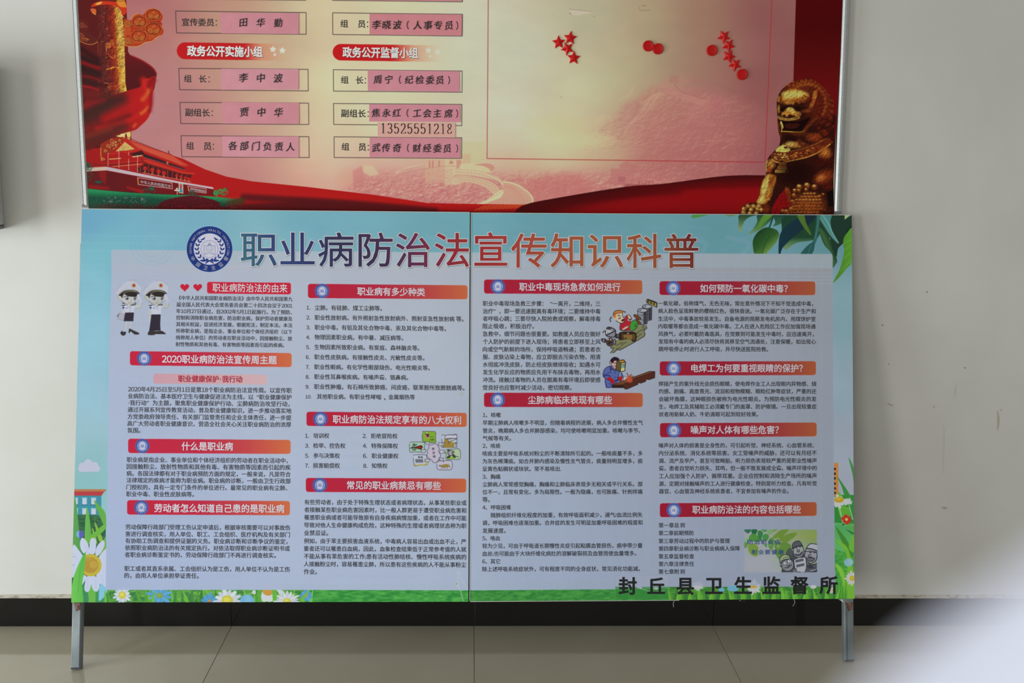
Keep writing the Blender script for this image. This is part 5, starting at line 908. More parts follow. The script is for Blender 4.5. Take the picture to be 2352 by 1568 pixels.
cl.line([(500, 500), (530, 485)], 1.8, OL); cl.line([(510, 575), (560, 560)], 1.6, OL); cl.fill([(580, 620), (620, 585), (655, 590), (640, 640), (600, 650)], (60, 24, 26), sm=3); cl.ell(535, 600, 24, 20, (200, 146, 146), .7); cl.line([(530, 530), (575, 520)], 1.2, (110, 90, 84)); cl.fill([(375, 570), (430, 580), (440, 630), (400, 610)], (190, 170, 150), sm=3); cl.line([(285, 600), (325, 535)], 2, OL); cl.ell(300, 640, 15, 22, OL); cl.line([(110, 930), (150, 895)], 2, OL)
cl.fill([(200, 830), (280, 795), (420, 860), (430, 960), (400, 1050), (260, 1040), (180, 990)], (120, 122, 132), sm=3); cl.line([(200, 830), (280, 795), (420, 860), (430, 960), (400, 1050), (260, 1040), (180, 990)], 1.8, OL, closed=True, sm=3); cl.fill([(230, 860), (370, 900), (240, 970)], (166, 168, 176)); cl.line([(200, 1000), (420, 890)], 2.6, (44, 42, 50)); cl.fill([(190, 870), (225, 870), (210, 980), (190, 980)], (196, 198, 206)); cl.ell(260, 830, 60, 24, (56, 54, 60), rot=.1)
cl.fill([(430, 960), (540, 970), (520, 1090), (420, 1080)], (48, 44, 48)); cl.ell(505, 1020, 26, 34, (130, 130, 138)); cl.fill([(530, 930), (780, 905), (960, 940), (970, 1100), (930, 1170), (850, 1160), (830, 1110), (640, 1120), (520, 1120)], (44, 32, 26), sm=2); cl.fill([(630, 985), (870, 985), (860, 1105), (650, 1110)], (122, 96, 52)); cl.ell(900, 1050, 36, 90, (92, 62, 34)); cl.ell(610, 1030, 26, 90, (74, 52, 34)); cl.ell(690, 1080, 30, 20, (54, 38, 24), .9); cl.fill([(700, 965), (760, 930), (790, 975)], (170, 120, 96))
cl.fill([(60, 1090), (180, 1090), (190, 1190), (120, 1190), (70, 1150)], (52, 48, 58), sm=2); cl.ell(125, 1135, 18, 40, (124, 126, 136)); cl.ell(290, 1180, 105, 115, (70, 56, 48)); cl.ell(240, 1112, 20, 16, (200, 200, 204)); cl.ell(308, 1115, 16, 18, (204, 204, 206)); cl.line([(230, 1230), (330, 1170)], 2, (34, 28, 30)); cl.line([(250, 1150), (330, 1240)], 1.6, (34, 28, 30)); cl.ell(330, 1220, 30, 22, (62, 58, 92), .8); cl.fill([(385, 1100), (430, 1120), (430, 1230), (390, 1240)], (110, 110, 118), sm=2); cl.line([(385, 1100), (430, 1120), (430, 1230), (390, 1240)], 1.4, OL, sm=2)
# welder
cl.zoom(1375, 810, 140 / 2352); BL = (80, 94, 152)
cl.fill([(170, 800), (200, 680), (290, 570), (440, 510), (600, 600), (860, 740), (940, 900), (900, 1000), (700, 1150), (540, 1330), (290, 1330), (240, 1150), (240, 1000), (170, 930)], BL, sm=2); cl.line([(500, 490), (300, 560), (190, 700), (170, 880), (250, 990), (240, 1120), (300, 1250), (290, 1335), (500, 1330)], 1.2, (28, 26, 66), sm=3); cl.line([(180, 850), (330, 800), (470, 740)], 1.0, (30, 28, 76), sm=3); cl.line([(180, 900), (300, 870), (400, 880), (440, 910)], 2.2, (38, 42, 96), sm=3); cl.line([(870, 760), (930, 870), (940, 930)], 1.1, (28, 26, 66)); cl.line([(400, 1180), (500, 1240), (560, 1230)], 2, (52, 70, 128), sm=3)
cl.fill([(440, 520), (520, 500), (620, 680), (560, 620), (460, 680)], (62, 66, 122)); cl.line([(430, 520), (450, 680), (545, 605), (620, 705), (640, 660)], 1.1, (28, 26, 66)); [cl.ell(x, y, 30, 28, (40, 44, 90)) or cl.ell(x - 2, y - 2, 20, 19, BL) for x, y in ((625, 772), (635, 940))]
cl.fill([(440, 340), (560, 290), (690, 300), (680, 620), (620, 640), (520, 540), (490, 440)], (192, 160, 152), sm=2); cl.line([(490, 440), (530, 520), (600, 600), (640, 640)], 1.1, (80, 50, 60), sm=3); cl.ell(455, 375, 34, 52, (176, 150, 140)); cl.line([(425, 340), (430, 410), (480, 435)], 1.0, OL, sm=3); cl.fill([(430, 330), (480, 230), (560, 170), (640, 155), (760, 200), (800, 270), (700, 300), (600, 310), (560, 380), (490, 400), (470, 330)], (36, 24, 36), sm=3); cl.line([(580, 405), (660, 385)], 1.4, OL); cl.line([(575, 500), (650, 510)], 1.1, (80, 40, 56)); cl.ell(540, 440, 40, 30, (204, 150, 150), .6, blur=1)
cl.fill([(700, 320), (960, 265), (1030, 360), (1000, 690), (840, 720), (650, 650)], (92, 78, 42)); cl.fill([(740, 305), (950, 275), (1010, 350), (860, 390)], (166, 116, 44)); cl.fill([(870, 410), (1010, 380), (1005, 690), (845, 715)], (190, 184, 130)); cl.line([(700, 310), (960, 262), (1035, 360), (1005, 690), (860, 730), (650, 655), (700, 310)], 1.4, OL); cl.line([(740, 310), (860, 395), (1020, 355)], 1.1, OL); cl.line([(865, 395), (835, 720)], 1.1, OL); cl.fill([(890, 440), (1015, 420), (1005, 575), (880, 590)], (72, 98, 92)); cl.fill([(915, 480), (985, 465), (980, 560), (905, 570)], (150, 190, 180)); cl.ell(948, 515, 14, 30, (40, 80, 80))
cl.fill([(800, 740), (845, 750), (825, 940), (785, 930)], (150, 150, 156)); cl.line([(795, 740), (775, 930)], 1.0, OL); cl.fill([(740, 930), (790, 930), (870, 900), (925, 940), (900, 1040), (850, 1090), (770, 1040)], (160, 24, 34), sm=2); cl.line([(735, 930), (745, 1040), (840, 1095)], 1.2, OL, sm=3); cl.fill([(290, 1000), (430, 930), (560, 1020), (600, 1060), (615, 1150), (540, 1195), (480, 1160), (440, 1080)], (164, 26, 34), sm=2); cl.line([(290, 1000), (440, 1080), (480, 1165)], 1, (90, 16, 24), sm=2); cl.fill([(610, 1060), (740, 1020), (760, 1060), (640, 1130)], (40, 54, 96), sm=2)
cl.fill([(510, 1230), (860, 1105), (1080, 1000), (1350, 930), (1640, 830), (1950, 715), (2165, 720), (2160, 960), (1940, 1035), (1830, 1020), (1810, 1100), (1620, 1170), (1520, 1150), (1510, 1215), (1090, 1395), (1010, 1390), (960, 1350), (520, 1340)], (76, 38, 30)); cl.fill([(560, 1220), (860, 1110), (1080, 1010), (1350, 930), (1640, 830), (1950, 725), (2140, 730), (1660, 890), (1340, 1010), (940, 1215)], (108, 64, 38)); cl.line([(510, 1230), (860, 1105), (1080, 1000), (1350, 930), (1640, 830), (1950, 715), (2165, 720), (2160, 960), (1940, 1035), (1830, 1015), (1810, 1100), (1620, 1170), (1520, 1145), (1510, 1215), (1090, 1395), (1010, 1390), (1000, 1340), (520, 1340)], 1.2, OL, closed=True); cl.fill([(520, 1250), (940, 1235), (980, 1345), (520, 1335)], (48, 28, 26)); cl.line([(940, 1215), (1340, 1015), (1660, 895), (2140, 735)], 1.0, (40, 24, 20))
cl.line([(960, 1050), (1020, 890)], 1.6, (200, 206, 212)); cl.line([(1000, 1040), (1060, 930)], 1.4, (196, 202, 210)); cl.line([(940, 1060), (975, 920)], .8, OL); cl.line([(1000, 890), (1060, 930)], .8, OL)
t = np.linspace(0, 2 * np.pi, 33)[:-1]; rr = np.where(np.arange(32) % 2 == 0, 1.0, .58) * (150 + 60 * np.abs(np.sin(t * 1.5 + .7))); cl.fill(np.stack([1180 + rr * np.cos(t) * .82, 1010 + rr * np.sin(t) * 1.02], -1), (178, 74, 46)); cl.line([(1090, 780), (1130, 900)], 2.0, (90, 60, 54), w2=.6); cl.line([(1255, 825), (1225, 920)], 1.6, (90, 60, 54)); cl.line([(1330, 880), (1270, 960)], 1.4, (90, 60, 54))
# hazard bubbles
cl.zoom(930, 980, 140 / 1996); PK = (182, 172, 190)
def bub(q, c, sm=3): cl.fill(q, c, sm=sm); cl.line(q, 1.0, (64, 60, 70), .95, closed=True, sm=sm)
bub([(575, 165), (620, 145), (800, 145), (960, 150), (1010, 190), (1000, 340), (1010, 500), (940, 520), (780, 510), (600, 480), (570, 400)], (122, 162, 46)); bub([(160, 510), (360, 490), (620, 505), (640, 560), (630, 780), (560, 820), (300, 815), (170, 825), (150, 700)], (154, 186, 162)); bub([(280, 940), (380, 910), (560, 905), (700, 930), (715, 1060), (740, 1230), (500, 1250), (330, 1275), (290, 1200)], (176, 182, 198)); cl.fill([(300, 1190), (380, 1240), (500, 1210), (640, 1220), (740, 1140), (740, 1235), (340, 1272)], (172, 158, 84), sm=2)
bub([(1215, 290), (1260, 262), (1360, 275), (1460, 250), (1520, 270), (1650, 235), (1700, 290), (1695, 640), (1640, 665), (1240, 665), (1215, 620)], (176, 184, 202)); cl.fill([(1240, 660), (1300, 520), (1310, 400), (1410, 400), (1420, 560), (1440, 470), (1520, 470), (1530, 560), (1545, 495), (1590, 495), (1600, 660)], (148, 122, 56), sm=2); cl.line([(1240, 660), (1300, 520), (1310, 400), (1410, 400), (1425, 560), (1440, 470), (1520, 470)], .9, (80, 66, 40), sm=2); bub([(1295, 360), (1340, 280), (1460, 255), (1540, 270), (1690, 260), (1690, 380), (1560, 375), (1420, 370), (1310, 390)], (184, 184, 198)); cl.line([(1430, 400), (1560, 380), (1690, 375)], 1.2, (64, 60, 70), sm=2); cl.line([(1510, 460), (1600, 430), (1690, 400)], 1.0, (64, 60, 70))
bub([(1350, 745), (1560, 730), (1790, 735), (1800, 1040), (1560, 1055), (1350, 1060), (1350, 900)], (164, 182, 150)); cl.fill([(1370, 1010), (1500, 960), (1560, 960), (1630, 1010), (1620, 1045), (1370, 1050)], (138, 178, 60), sm=2); cl.line([(1415, 770), (1590, 820)], 4, (54, 66, 56)); cl.ell(1500, 860, 90, 70, (172, 174, 178)); cl.line([(1410, 800), (1410, 900), (1500, 930), (1600, 890)], 1.4, OL, sm=2); cl.ell(1455, 855, 14, 20, OL); cl.ell(1545, 855, 30, 30, (60, 60, 64)); cl.ell(1430, 985, 70, 36, (54, 52, 56), rot=-.4); cl.ell(1610, 960, 66, 44, (58, 56, 60), rot=.7); cl.line([(1640, 970), (1750, 972)], 1.4, (60, 80, 60))
bub([(1060, 1160), (1120, 1110), (1300, 1105), (1500, 1100), (1540, 1150), (1550, 1300), (1500, 1395), (1300, 1405), (1110, 1400), (1050, 1340)], (182, 174, 192)); cl.fill([(1180, 1270), (1260, 1225), (1400, 1220), (1470, 1270), (1400, 1310), (1220, 1315)], (142, 122, 54), sm=3); [cl.line([(x, 1300), (x - 24, 1355)], 1.1, (90, 84, 60)) for x in (1210, 1270, 1330, 1400)]; cl.ell(1150, 1270, 34, 26, (92, 92, 84)); cl.ell(1465, 1312, 20, 12, OL); cl.ell(1450, 1220, 36, 30, (140, 170, 186), .8)
bub([(980, 550), (1060, 580), (1080, 640), (1125, 700), (1100, 790), (1150, 870), (1165, 960), (1120, 1020), (1080, 1110), (1000, 1170), (920, 1150), (890, 1100), (800, 1040), (730, 970), (720, 900), (750, 850), (720, 780), (780, 710), (780, 620), (850, 580), (910, 570)], PK, 3)
for q in [[(640, 480), (740, 490), (800, 470), (790, 560), (740, 575), (690, 540)], [(520, 740), (600, 760), (670, 730), (680, 800), (640, 845), (550, 830)], [(640, 1065), (820, 1045), (780, 1145), (640, 1140), (670, 1100)], [(1110, 500), (1170, 530), (1290, 490), (1220, 560), (1210, 620), (1100, 600)], [(1150, 765), (1290, 750), (1270, 800), (1330, 860), (1220, 850), (1130, 870)], [(1150, 1020), (1265, 1015), (1240, 1050), (1270, 1140), (1180, 1090), (1120, 1100)]]: bub(q, (186, 184, 200), 0)
cl.fill([(660, 230), (790, 230), (800, 340), (760, 375), (670, 370)], (176, 132, 96), sm=2); cl.ell(722, 230, 68, 22, (70, 30, 36)); cl.ell(722, 205, 36, 18, (210, 200, 204)); cl.ell(745, 285, 46, 44, (56, 52, 56)); cl.line([(820, 330), (870, 310), (920, 345)], 1.1, (60, 90, 60), sm=2)
cl.fill([(290, 690), (400, 630), (540, 605), (575, 660), (540, 720), (400, 700)], (136, 36, 26), sm=2); cl.line([(180, 690), (300, 670), (540, 605), (575, 660), (520, 730), (400, 700), (180, 690)], 1.3, OL); cl.line([(240, 600), (310, 540), (290, 600), (390, 570), (210, 680)], 1.2, OL)
for k in range(6): x = 370 + k * 42; cl.line([(x, 1060), (x - 22, 1100), (x + 10, 1120), (x - 6, 1160)], 1.3, (52, 50, 60), sm=2)
# inset picture: leaves and three smiling workers
cl.zoom(1700, 1205, 185 / 2352)
cl.fill([(118, 135), (2235, 135), (2235, 1415), (118, 1415)], lambda X, Y: (lambda u, v: np.array([150, 153, 160.]) + (np.array([120, 144, 92.]) - np.array([150, 153, 160.])) * np.clip(1.5 * u - .35 - .9 * v + .15, 0, 1)[..., None] + np.array([10, 0, -16.]) * np.clip(1 - np.abs(v - .15) * 6, 0, 1)[..., None] * u[..., None])((X - 1709) / 167, (Y - 1215) / 101))
cl.fill([(118, 900), (1200, 850), (1200, 1415), (118, 1415)], (154, 158, 172), .6, blur=8); cl.fill([(1000, 600), (1300, 600), (1250, 1400), (900, 1200)], (138, 156, 134), .4, blur=8)
for q, c in [([(340, 135), (490, 135), (480, 220), (400, 375), (340, 260)], (30, 92, 56)), ([(118, 135), (330, 135), (235, 245), (150, 200)], (44, 100, 76)), ([(250, 360), (320, 270), (440, 260), (520, 350), (610, 470), (400, 480), (270, 450)], (74, 134, 56)), ([(510, 200), (580, 160), (660, 220), (640, 330), (600, 450), (520, 380)], (46, 114, 60)), ([(660, 300), (740, 260), (830, 300), (820, 400), (740, 470), (660, 420)], (62, 128, 62)), ([(610, 135), (780, 135), (730, 210), (660, 180)], (70, 136, 84)), ([(790, 180), (860, 135), (960, 140), (900, 260), (800, 270)], (112, 154, 104)), ([(860, 320), (960, 200), (1090, 135), (980, 135), (900, 260)], (96, 140, 54)),
             ([(950, 370), (1060, 240), (1200, 140), (1420, 132), (1340, 230), (1280, 310), (1450, 240), (1660, 235), (1560, 370), (1420, 470), (1340, 520), (1200, 480)], (100, 130, 52)), ([(840, 440), (900, 370), (980, 400), (1000, 520), (940, 700), (900, 740), (820, 620)], (84, 134, 60)), ([(1020, 540), (1200, 500), (1400, 530), (1490, 620), (1400, 760), (1250, 860), (1140, 1000), (1040, 860), (1010, 700)], (88, 126, 54)), ([(240, 580), (400, 540), (520, 640), (520, 780), (490, 910), (330, 880), (240, 740)], (108, 140, 56)), ([(118, 500), (220, 520), (210, 620), (130, 680)], (92, 138, 62)), ([(690, 560), (780, 560), (760, 660)], (70, 132, 76)), ([(118, 380), (220, 400), (260, 480), (118, 500)], (120, 162, 130))]: cl.fill(q, c, .95, sm=3)
for x, y, r in [(1110, 620, 50), (1080, 450, 90), (880, 570, 34), (940, 1020, 50)]: cl.ell(x, y, r, r, (150, 168, 120), .45)
GY, DK2, LG = (96, 98, 106), (42, 42, 52), (158, 160, 170)
cl.fill([(1320, 840), (1400, 700), (1470, 660), (1520, 740), (1560, 820), (1480, 860), (1540, 1000), (1560, 1415), (1200, 1415)], (72, 78, 76), sm=2); cl.fill([(1880, 770), (1960, 1130), (2235, 1140), (2235, 1415), (1850, 1415)], (78, 80, 88), sm=0); cl.fill([(1490, 830), (1900, 830), (1900, 1380), (1500, 1380)], (66, 70, 74))
def head(cx, cy, rx, ry, c): cl.ell(cx, cy, rx, ry, c); t = np.linspace(0, 6.28, 30); cl.line(np.stack([cx + rx * np.cos(t), cy + ry * np.sin(t)], -1), 1.4, DK2, closed=True)
head(1700, 760, 155, 195, (140, 144, 146)); cl.fill([(1515, 660), (1530, 560), (1600, 490), (1720, 470), (1800, 580), (1830, 650), (1700, 600), (1560, 660)], (80, 82, 88), sm=3); cl.line([(1515, 660), (1530, 560), (1600, 490), (1720, 470), (1800, 580), (1830, 640)], 1.6, DK2, sm=3); cl.line([(1520, 690), (1640, 630), (1800, 600)], 2.4, DK2, sm=3); cl.ell(1640, 665, 22, 16, DK2); cl.ell(1745, 635, 22, 16, DK2); cl.ell(1695, 745, 36, 50, (120, 124, 128)); cl.line([(1660, 720), (1670, 780), (1720, 780), (1730, 720)], 1.5, DK2, sm=3); cl.fill([(1610, 850), (1720, 860), (1810, 780), (1790, 850), (1720, 900), (1650, 895)], (100, 104, 108), sm=2); cl.line([(1605, 850), (1720, 862), (1812, 775), (1790, 850), (1720, 902), (1650, 895)], 1.5, DK2, closed=True, sm=2)
head(2060, 900, 185, 215, (134, 136, 144)); cl.fill([(1890, 770), (1980, 600), (2080, 545), (2235, 560), (2235, 790), (2060, 760)], LG, sm=2); cl.line([(1885, 770), (1980, 600), (2080, 542), (2235, 565)], 1.6, DK2, sm=3); cl.line([(1930, 690), (2080, 700), (2235, 755)], 2.6, DK2, sm=3); cl.line([(1885, 770), (2060, 760), (2235, 800)], 1.8, DK2, sm=3); cl.ell(2050, 800, 40, 16, DK2); cl.ell(2170, 800, 40, 16, DK2); cl.line([(2060, 860), (1985, 890), (2010, 930), (2090, 930)], 1.6, DK2, sm=3); cl.fill([(1930, 965), (2170, 965), (2110, 1050), (1990, 1050)], (92, 94, 102), sm=2); cl.line([(1925, 960), (2170, 968), (2110, 1052), (1985, 1050)], 1.6, DK2, closed=True, sm=2); cl.line([(2235, 930), (2200, 1050), (2100, 1110)], 1.4, DK2, sm=3)
head(1380, 1160, 180, 190, (122, 126, 132)); cl.fill([(1165, 1120), (1150, 980), (1220, 890), (1330, 855), (1440, 910), (1480, 980), (1320, 1010), (1210, 1100)], (136, 150, 118), sm=3); cl.line([(1165, 1120), (1150, 980), (1220, 890), (1330, 855), (1440, 910), (1485, 985)], 1.5, DK2, sm=3); cl.line([(1175, 1110), (1290, 1020), (1480, 990)], 2.2, DK2, sm=3); [cl.ell(x, y, 16, 13, DK2) for x, y in ((1215, 1035), (1265, 985), (1320, 945), (1385, 940), (1440, 945))]
for x, y in ((1305, 1110), (1430, 1055)): cl.ell(x, y, 62, 62, DK2); cl.ell(x, y, 50, 50, (176, 178, 186)); cl.ell(x + 6, y - 10, 14, 14, DK2)
cl.line([(1360, 1180), (1400, 1200), (1440, 1160)], 1.6, DK2, sm=3); cl.line([(1300, 1250), (1400, 1240), (1505, 1150)], 1.8, DK2, sm=3); cl.line([(1160, 1160), (1190, 1220), (1240, 1200)], 1.4, DK2, sm=3); cl.fill([(1210, 1300), (1280, 1330), (1380, 1370), (1500, 1360), (1560, 1415), (1200, 1415)], (60, 64, 66))
cl.fill([(1560, 1010), (1700, 950), (1910, 935), (1940, 1200), (1900, 1370), (1800, 1390), (1740, 1370), (1600, 1380)], (160, 162, 172)); cl.line([(1560, 1010), (1700, 950), (1910, 935), (1940, 1200), (1900, 1370), (1800, 1390), (1740, 1370), (1600, 1370)], 1.5, DK2, closed=True)
for x0_, y0_ in ((1620, 1050), (1645, 1190)):
    for k in range(4): x = x0_ + k * 58; y = y0_ - k * 12; cl.line([(x, y - 20), (x + 44, y - 26)], 1.3, (66, 66, 78)); cl.line([(x, y + 24), (x + 44, y + 18)], 1.3, (66, 66, 78)); cl.line([(x + 10, y - 26), (x + 8, y + 40)], 1.2, (66, 66, 78)); cl.line([(x + 34, y - 26), (x + 34, y + 36)], 1.2, (66, 66, 78)); cl.line([(x, y), (x + 44, y - 4)], 1.1, (66, 66, 78))
cl.fill([(1530, 1370), (1560, 1290), (1640, 1260), (1650, 1310), (1660, 1380), (1600, 1415)], (150, 152, 158), sm=2); cl.line([(1540, 1370), (1590, 1280), (1640, 1265)], 1.3, DK2, sm=2); [cl.line([(1590, 1300 + k * 32), (1650, 1310 + k * 30)], 1.2, DK2) for k in range(3)]; cl.ell(2120, 1290, 90, 60, (130, 132, 140)); cl.line([(2020, 1300), (2080, 1240), (2200, 1260)], 1.4, DK2, sm=3); [cl.line([(1930 + k * 36, 1200 + k * 26), (2060 + k * 30, 1180 + k * 24)], 1.5, DK2) for k in range(5)]; cl.line([(1980, 1110), (2090, 1180), (2235, 1120)], 1.6, DK2); cl.line([(2030, 1400), (2235, 1330)], 2.4, DK2)
# clear sticker with grass print behind the signature line
cl.zoom(1400, 1310, 570 / 2352)
cl.fill([(55, 50), (2135, 35), (2135, 150), (55, 152)], (158, 162, 178), .3); cl.line([(55, 50), (2135, 35)], .7, (142, 146, 160), .7); cl.line([(55, 50), (55, 260)], .7, (132, 140, 150), .6)
cl.fill([(55, 150), (300, 152), (560, 152), (560, 265), (55, 268)], (50, 124, 56), .7); cl.fill([(240, 150), (310, 152), (300, 176)], (156, 162, 178)); cl.line([(310, 172), (400, 200), (520, 190)], 1.6, (140, 170, 150), .7, 3); cl.ell(440, 168, 26, 10, (170, 180, 186), .8)
cl.fill([(560, 152), (2150, 148), (2150, 270), (560, 268)], gnoise((54, 112, 52), (88, 148, 58), 5))
for k in range(64): x = 575 + k * 25; w_ = RNG.uniform(16, 44); ln = RNG.uniform(-46, 46); blade([(x - w_ / 2, 272), (x + ln * .4 - w_ * .35, 215), (x + ln, RNG.uniform(140, 180)), (x + ln * .4 + w_ * .35, 215), (x + w_ / 2, 272)], [(92, 158, 54), (70, 134, 52), (54, 112, 54), (104, 168, 58)][k % 4], 3)
cl.fill([(550, 20), (2140, 12), (2136, 149), (550, 153)], paper, .96); cl.ell(1060, 180, 28, 24, (104, 158, 200)); cl.ell(1170, 165, 56, 32, (104, 160, 204)); daisy(835, 145, 60, 15, (176, 180, 194), (176, 180, 194), 8, .1, .8); daisy(1362, 155, 76, 12, (180, 184, 200), (180, 158, 74), 10, .15, 1.0); cl.ell(1360, 152, 40, 14, (176, 152, 70)); cl.ell(1930, 152, 30, 18, (182, 186, 200)); daisy(2110, 185, 34, 9, (180, 184, 196), (176, 150, 60), 10)
cl.fill([(560, 24), (2138, 20), (2138, 140), (560, 142)], paper, .55)
# wear near the fold
cl.zoom(680, 1190, 440 / 2300)
cl.fill([(1915, 770), (1945, 780), (1930, 830)], (196, 196, 186), .9, blur=1); cl.fill([(1918, 780), (1940, 775), (1928, 800)], (70, 140, 76), .9); cl.line([(1940, 640), (1945, 780), (1975, 880), (2000, 990)], 1.2, (196, 196, 196), .7, 3); cl.line([(1960, 640), (2000, 760), (2060, 840)], 2, (186, 190, 206), .5, 3, 3); cl.line([(1980, 860), (2010, 1000)], 3, (120, 180, 120), .5, soft=3)
cl.ell(1990, -1490, 30, 30, (160, 160, 160), .5, blur=2)
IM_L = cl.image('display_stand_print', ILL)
# ------------------------------------------------------------------ printed surfaces
def print_mat(name, im, rough, spec=.4, weave=0.0):
    m = bpy.data.materials.new(name); m.use_nodes = True; nt = m.node_tree; b = nt.nodes['Principled BSDF']
    t = nt.nodes.new('ShaderNodeTexImage'); t.image = im; t.extension = 'EXTEND'; t.interpolation = 'Cubic'
    nt.links.new(t.outputs[0], b.inputs['Base Color']); b.inputs['Roughness'].default_value = rough; b.inputs['Specular IOR Level'].default_value = spec
    if weave:
        tc = nt.nodes.new('ShaderNodeTexCoord'); n = nt.nodes.new('ShaderNodeTexNoise'); n.inputs['Scale'].default_value = 5.5; n.inputs['Detail'].default_value = 3
        bp = nt.nodes.new('ShaderNodeBump'); bp.inputs['Strength'].default_value = weave; bp.inputs['Distance'].default_value = .02
        nt.links.new(tc.outputs['Object'], n.inputs['Vector']); nt.links.new(n.outputs['Fac'], bp.inputs['Height']); nt.links.new(bp.outputs[0], b.inputs['Normal'])
    return m
def printed(name, quad_px, plane, back, im_mat, edge_mat, canvas, parent, top=None, nu=1):
    q = np.array(quad_px, float); F = plane.at(q[:, 0], q[:, 1])      # bl, br, tr, tl
    if top is not None:
        for i in (2, 3): F[i][2] = top
        F[2][0] = F[1][0] + (F[2][0] - F[1][0]); 
    vs = list(F) + list(F + back)
    me = bpy.data.meshes.new(name); me.from_pydata([tuple(map(float, v)) for v in vs], [], BOXF)
    me.materials.append(im_mat); me.materials.append(edge_mat); me.update()
    uv = me.uv_layers.new(name='UVMap'); U = canvas.uvof(vs)
    for p in me.polygons:
        p.material_index = 0 if p.index == 0 else 1
        for li in p.loop_indices: uv.data[li].uv = U[me.loops[li].vertex_index]
    return link(name, me, None, parent)
M_printU = print_mat('glossy_board_print', IM_U, .45, .07); M_printL = print_mat('banner_fabric_print', IM_L, .6, .10, .10)
M_alu = mat('brushed_aluminium', (206, 208, 206), .42, .35, noise=(90, (184, 188, 186), .4, .7, (1, 1, 8))); M_aluD = mat('dark_frame_lip', (96, 98, 106), .5, .3); M_corner = mat('grey_plastic_corner', (128, 130, 130), .5)
M_back = mat('board_backing', (206, 200, 186), .8); M_hem = mat('white_fabric_hem', (214, 212, 204), .75)
# ---- wall notice board
TOPZ = 2.32
nb = empty('notice_board', (0, -0.013, 1.9))
tag(nb, 'tall red and cream printed notice board with aluminium side rails, mounted on the wall behind', 'notice board')
def P_(px, py, off=0): return BOARD.at(np.array(px, float), np.array(py, float), off)
def extrap(a, b, z):                                             # line a-b in space carried on to height z
    t = (z - a[2]) / (b[2] - a[2]); return a + (b - a) * t
bl, br = P_(203.5, 476.0), P_(1915.5, 491.0); tlp, trp = P_(178.5, 0), P_(1934.5, 0)
bl_ = extrap(tlp, bl, bl[2] - .004); br_ = br + np.array([0, 0, -.004]); tl_ = extrap(bl, tlp, TOPZ); tr_ = extrap(P_(1923, 240), trp, TOPZ)
# slightly wavy right-hand edge of the sheet, as a strip of columns
Lx = [(178.5, 0), (190.5, 238), (203.5, 476)]; Rr = [(1934.5, 0), (1930, 127), (1924.7, 223), (1919, 319), (1914.3, 414), (1915.5, 491)]
zs = [TOPZ] + [P_(*p)[2] for p in Rr]; rxs = [tr_[0]] + [P_(*p)[0] for p in Rr]
vs = []; fs = []
for i, z in enumerate(zs):
    zz = z - (.004 if i == len(zs) - 1 else 0); lz = zz if i < len(zs) - 1 else bl_[2]
    lx = extrap(tlp, bl, lz)[0]
    vs += [(lx, -0.026, lz), (rxs[i], -0.026, zz)]
n = len(zs)
for i in range(n - 1): fs.append((2 * i + 2, 2 * i + 3, 2 * i + 1, 2 * i))
me = bpy.data.meshes.new('printed_sheet'); me.from_pydata(vs, [], fs); me.materials.append(M_printU); uvl = me.uv_layers.new(name='UVMap'); U = cu_.uvof(vs)
for p in me.polygons:
    for li in p.loop_indices: uvl.data[li].uv = U[me.loops[li].vertex_index]
me.update(); o = link('printed_sheet', me, None, nb); o.location = -nb.location
o = slab('backing_panel', [(bl_[0] + .001, -.0255, bl_[2] + .0), (br_[0] - .001, -.0255, br_[2]), (tr_[0] - .012, -.0255, TOPZ), (tl_[0] + .001, -.0255, TOPZ)], np.array([0, .0215, 0]), M_back, nb); o.location = -nb.location
def rail(x_top, x_bot, zb, w, side):
    """aluminium channel: rounded face, lip, dark outer groove"""
    prof = [(0, .002), (0, .019), (.3, .024), (.62, .024), (.66, .020), (.9, .020), (1, .012), (1, .002)]
    vs = []; 
    for x, z in ((x_top, TOPZ), (x_bot, zb)):
        for a, d in prof: vs.append((x + side * a * w, -.0 - d - (.004 if d > .01 else 0), z))
    k = len(prof); fs = [(i, i + 1, k + i + 1, k + i) for i in range(k - 1)] + [tuple(range(k)), tuple(range(2 * k - 1, k - 1, -1))]
    o = mesh('side_rail', vs, fs, M_alu, nb, bevel=.0006); o.location = -nb.location
    return o
rail(tl_[0] + .0005, bl_[0] + .0005, bl_[2] + .010, .0175, -1); rail(tr_[0] + .0 , br_[0] + .001, br_[2] + .012, .0225, 1)
o = slab('rail_groove', [(bl_[0] - .0205, -.014, bl_[2] + .01), (bl_[0] - .017, -.014, bl_[2] + .01), (tl_[0] - .017, -.014, TOPZ), (tl_[0] - .0205, -.014, TOPZ)], np.array([0, .012, 0]), M_aluD, nb); o.location = -nb.location
for x, z0 in ((bl_[0] - .021, bl_[2]), (br_[0] + .0005, br_[2])):
    o = slab('rail_corner', [(x, -.0252, z0 + .0035), (x + .0235, -.0252, z0 + .0035), (x + .0235, -.0252, z0 + .011), (x, -.0252, z0 + .013)], np.array([0, .023, 0]), M_corner, nb, bevel=.001); o.location = -nb.location
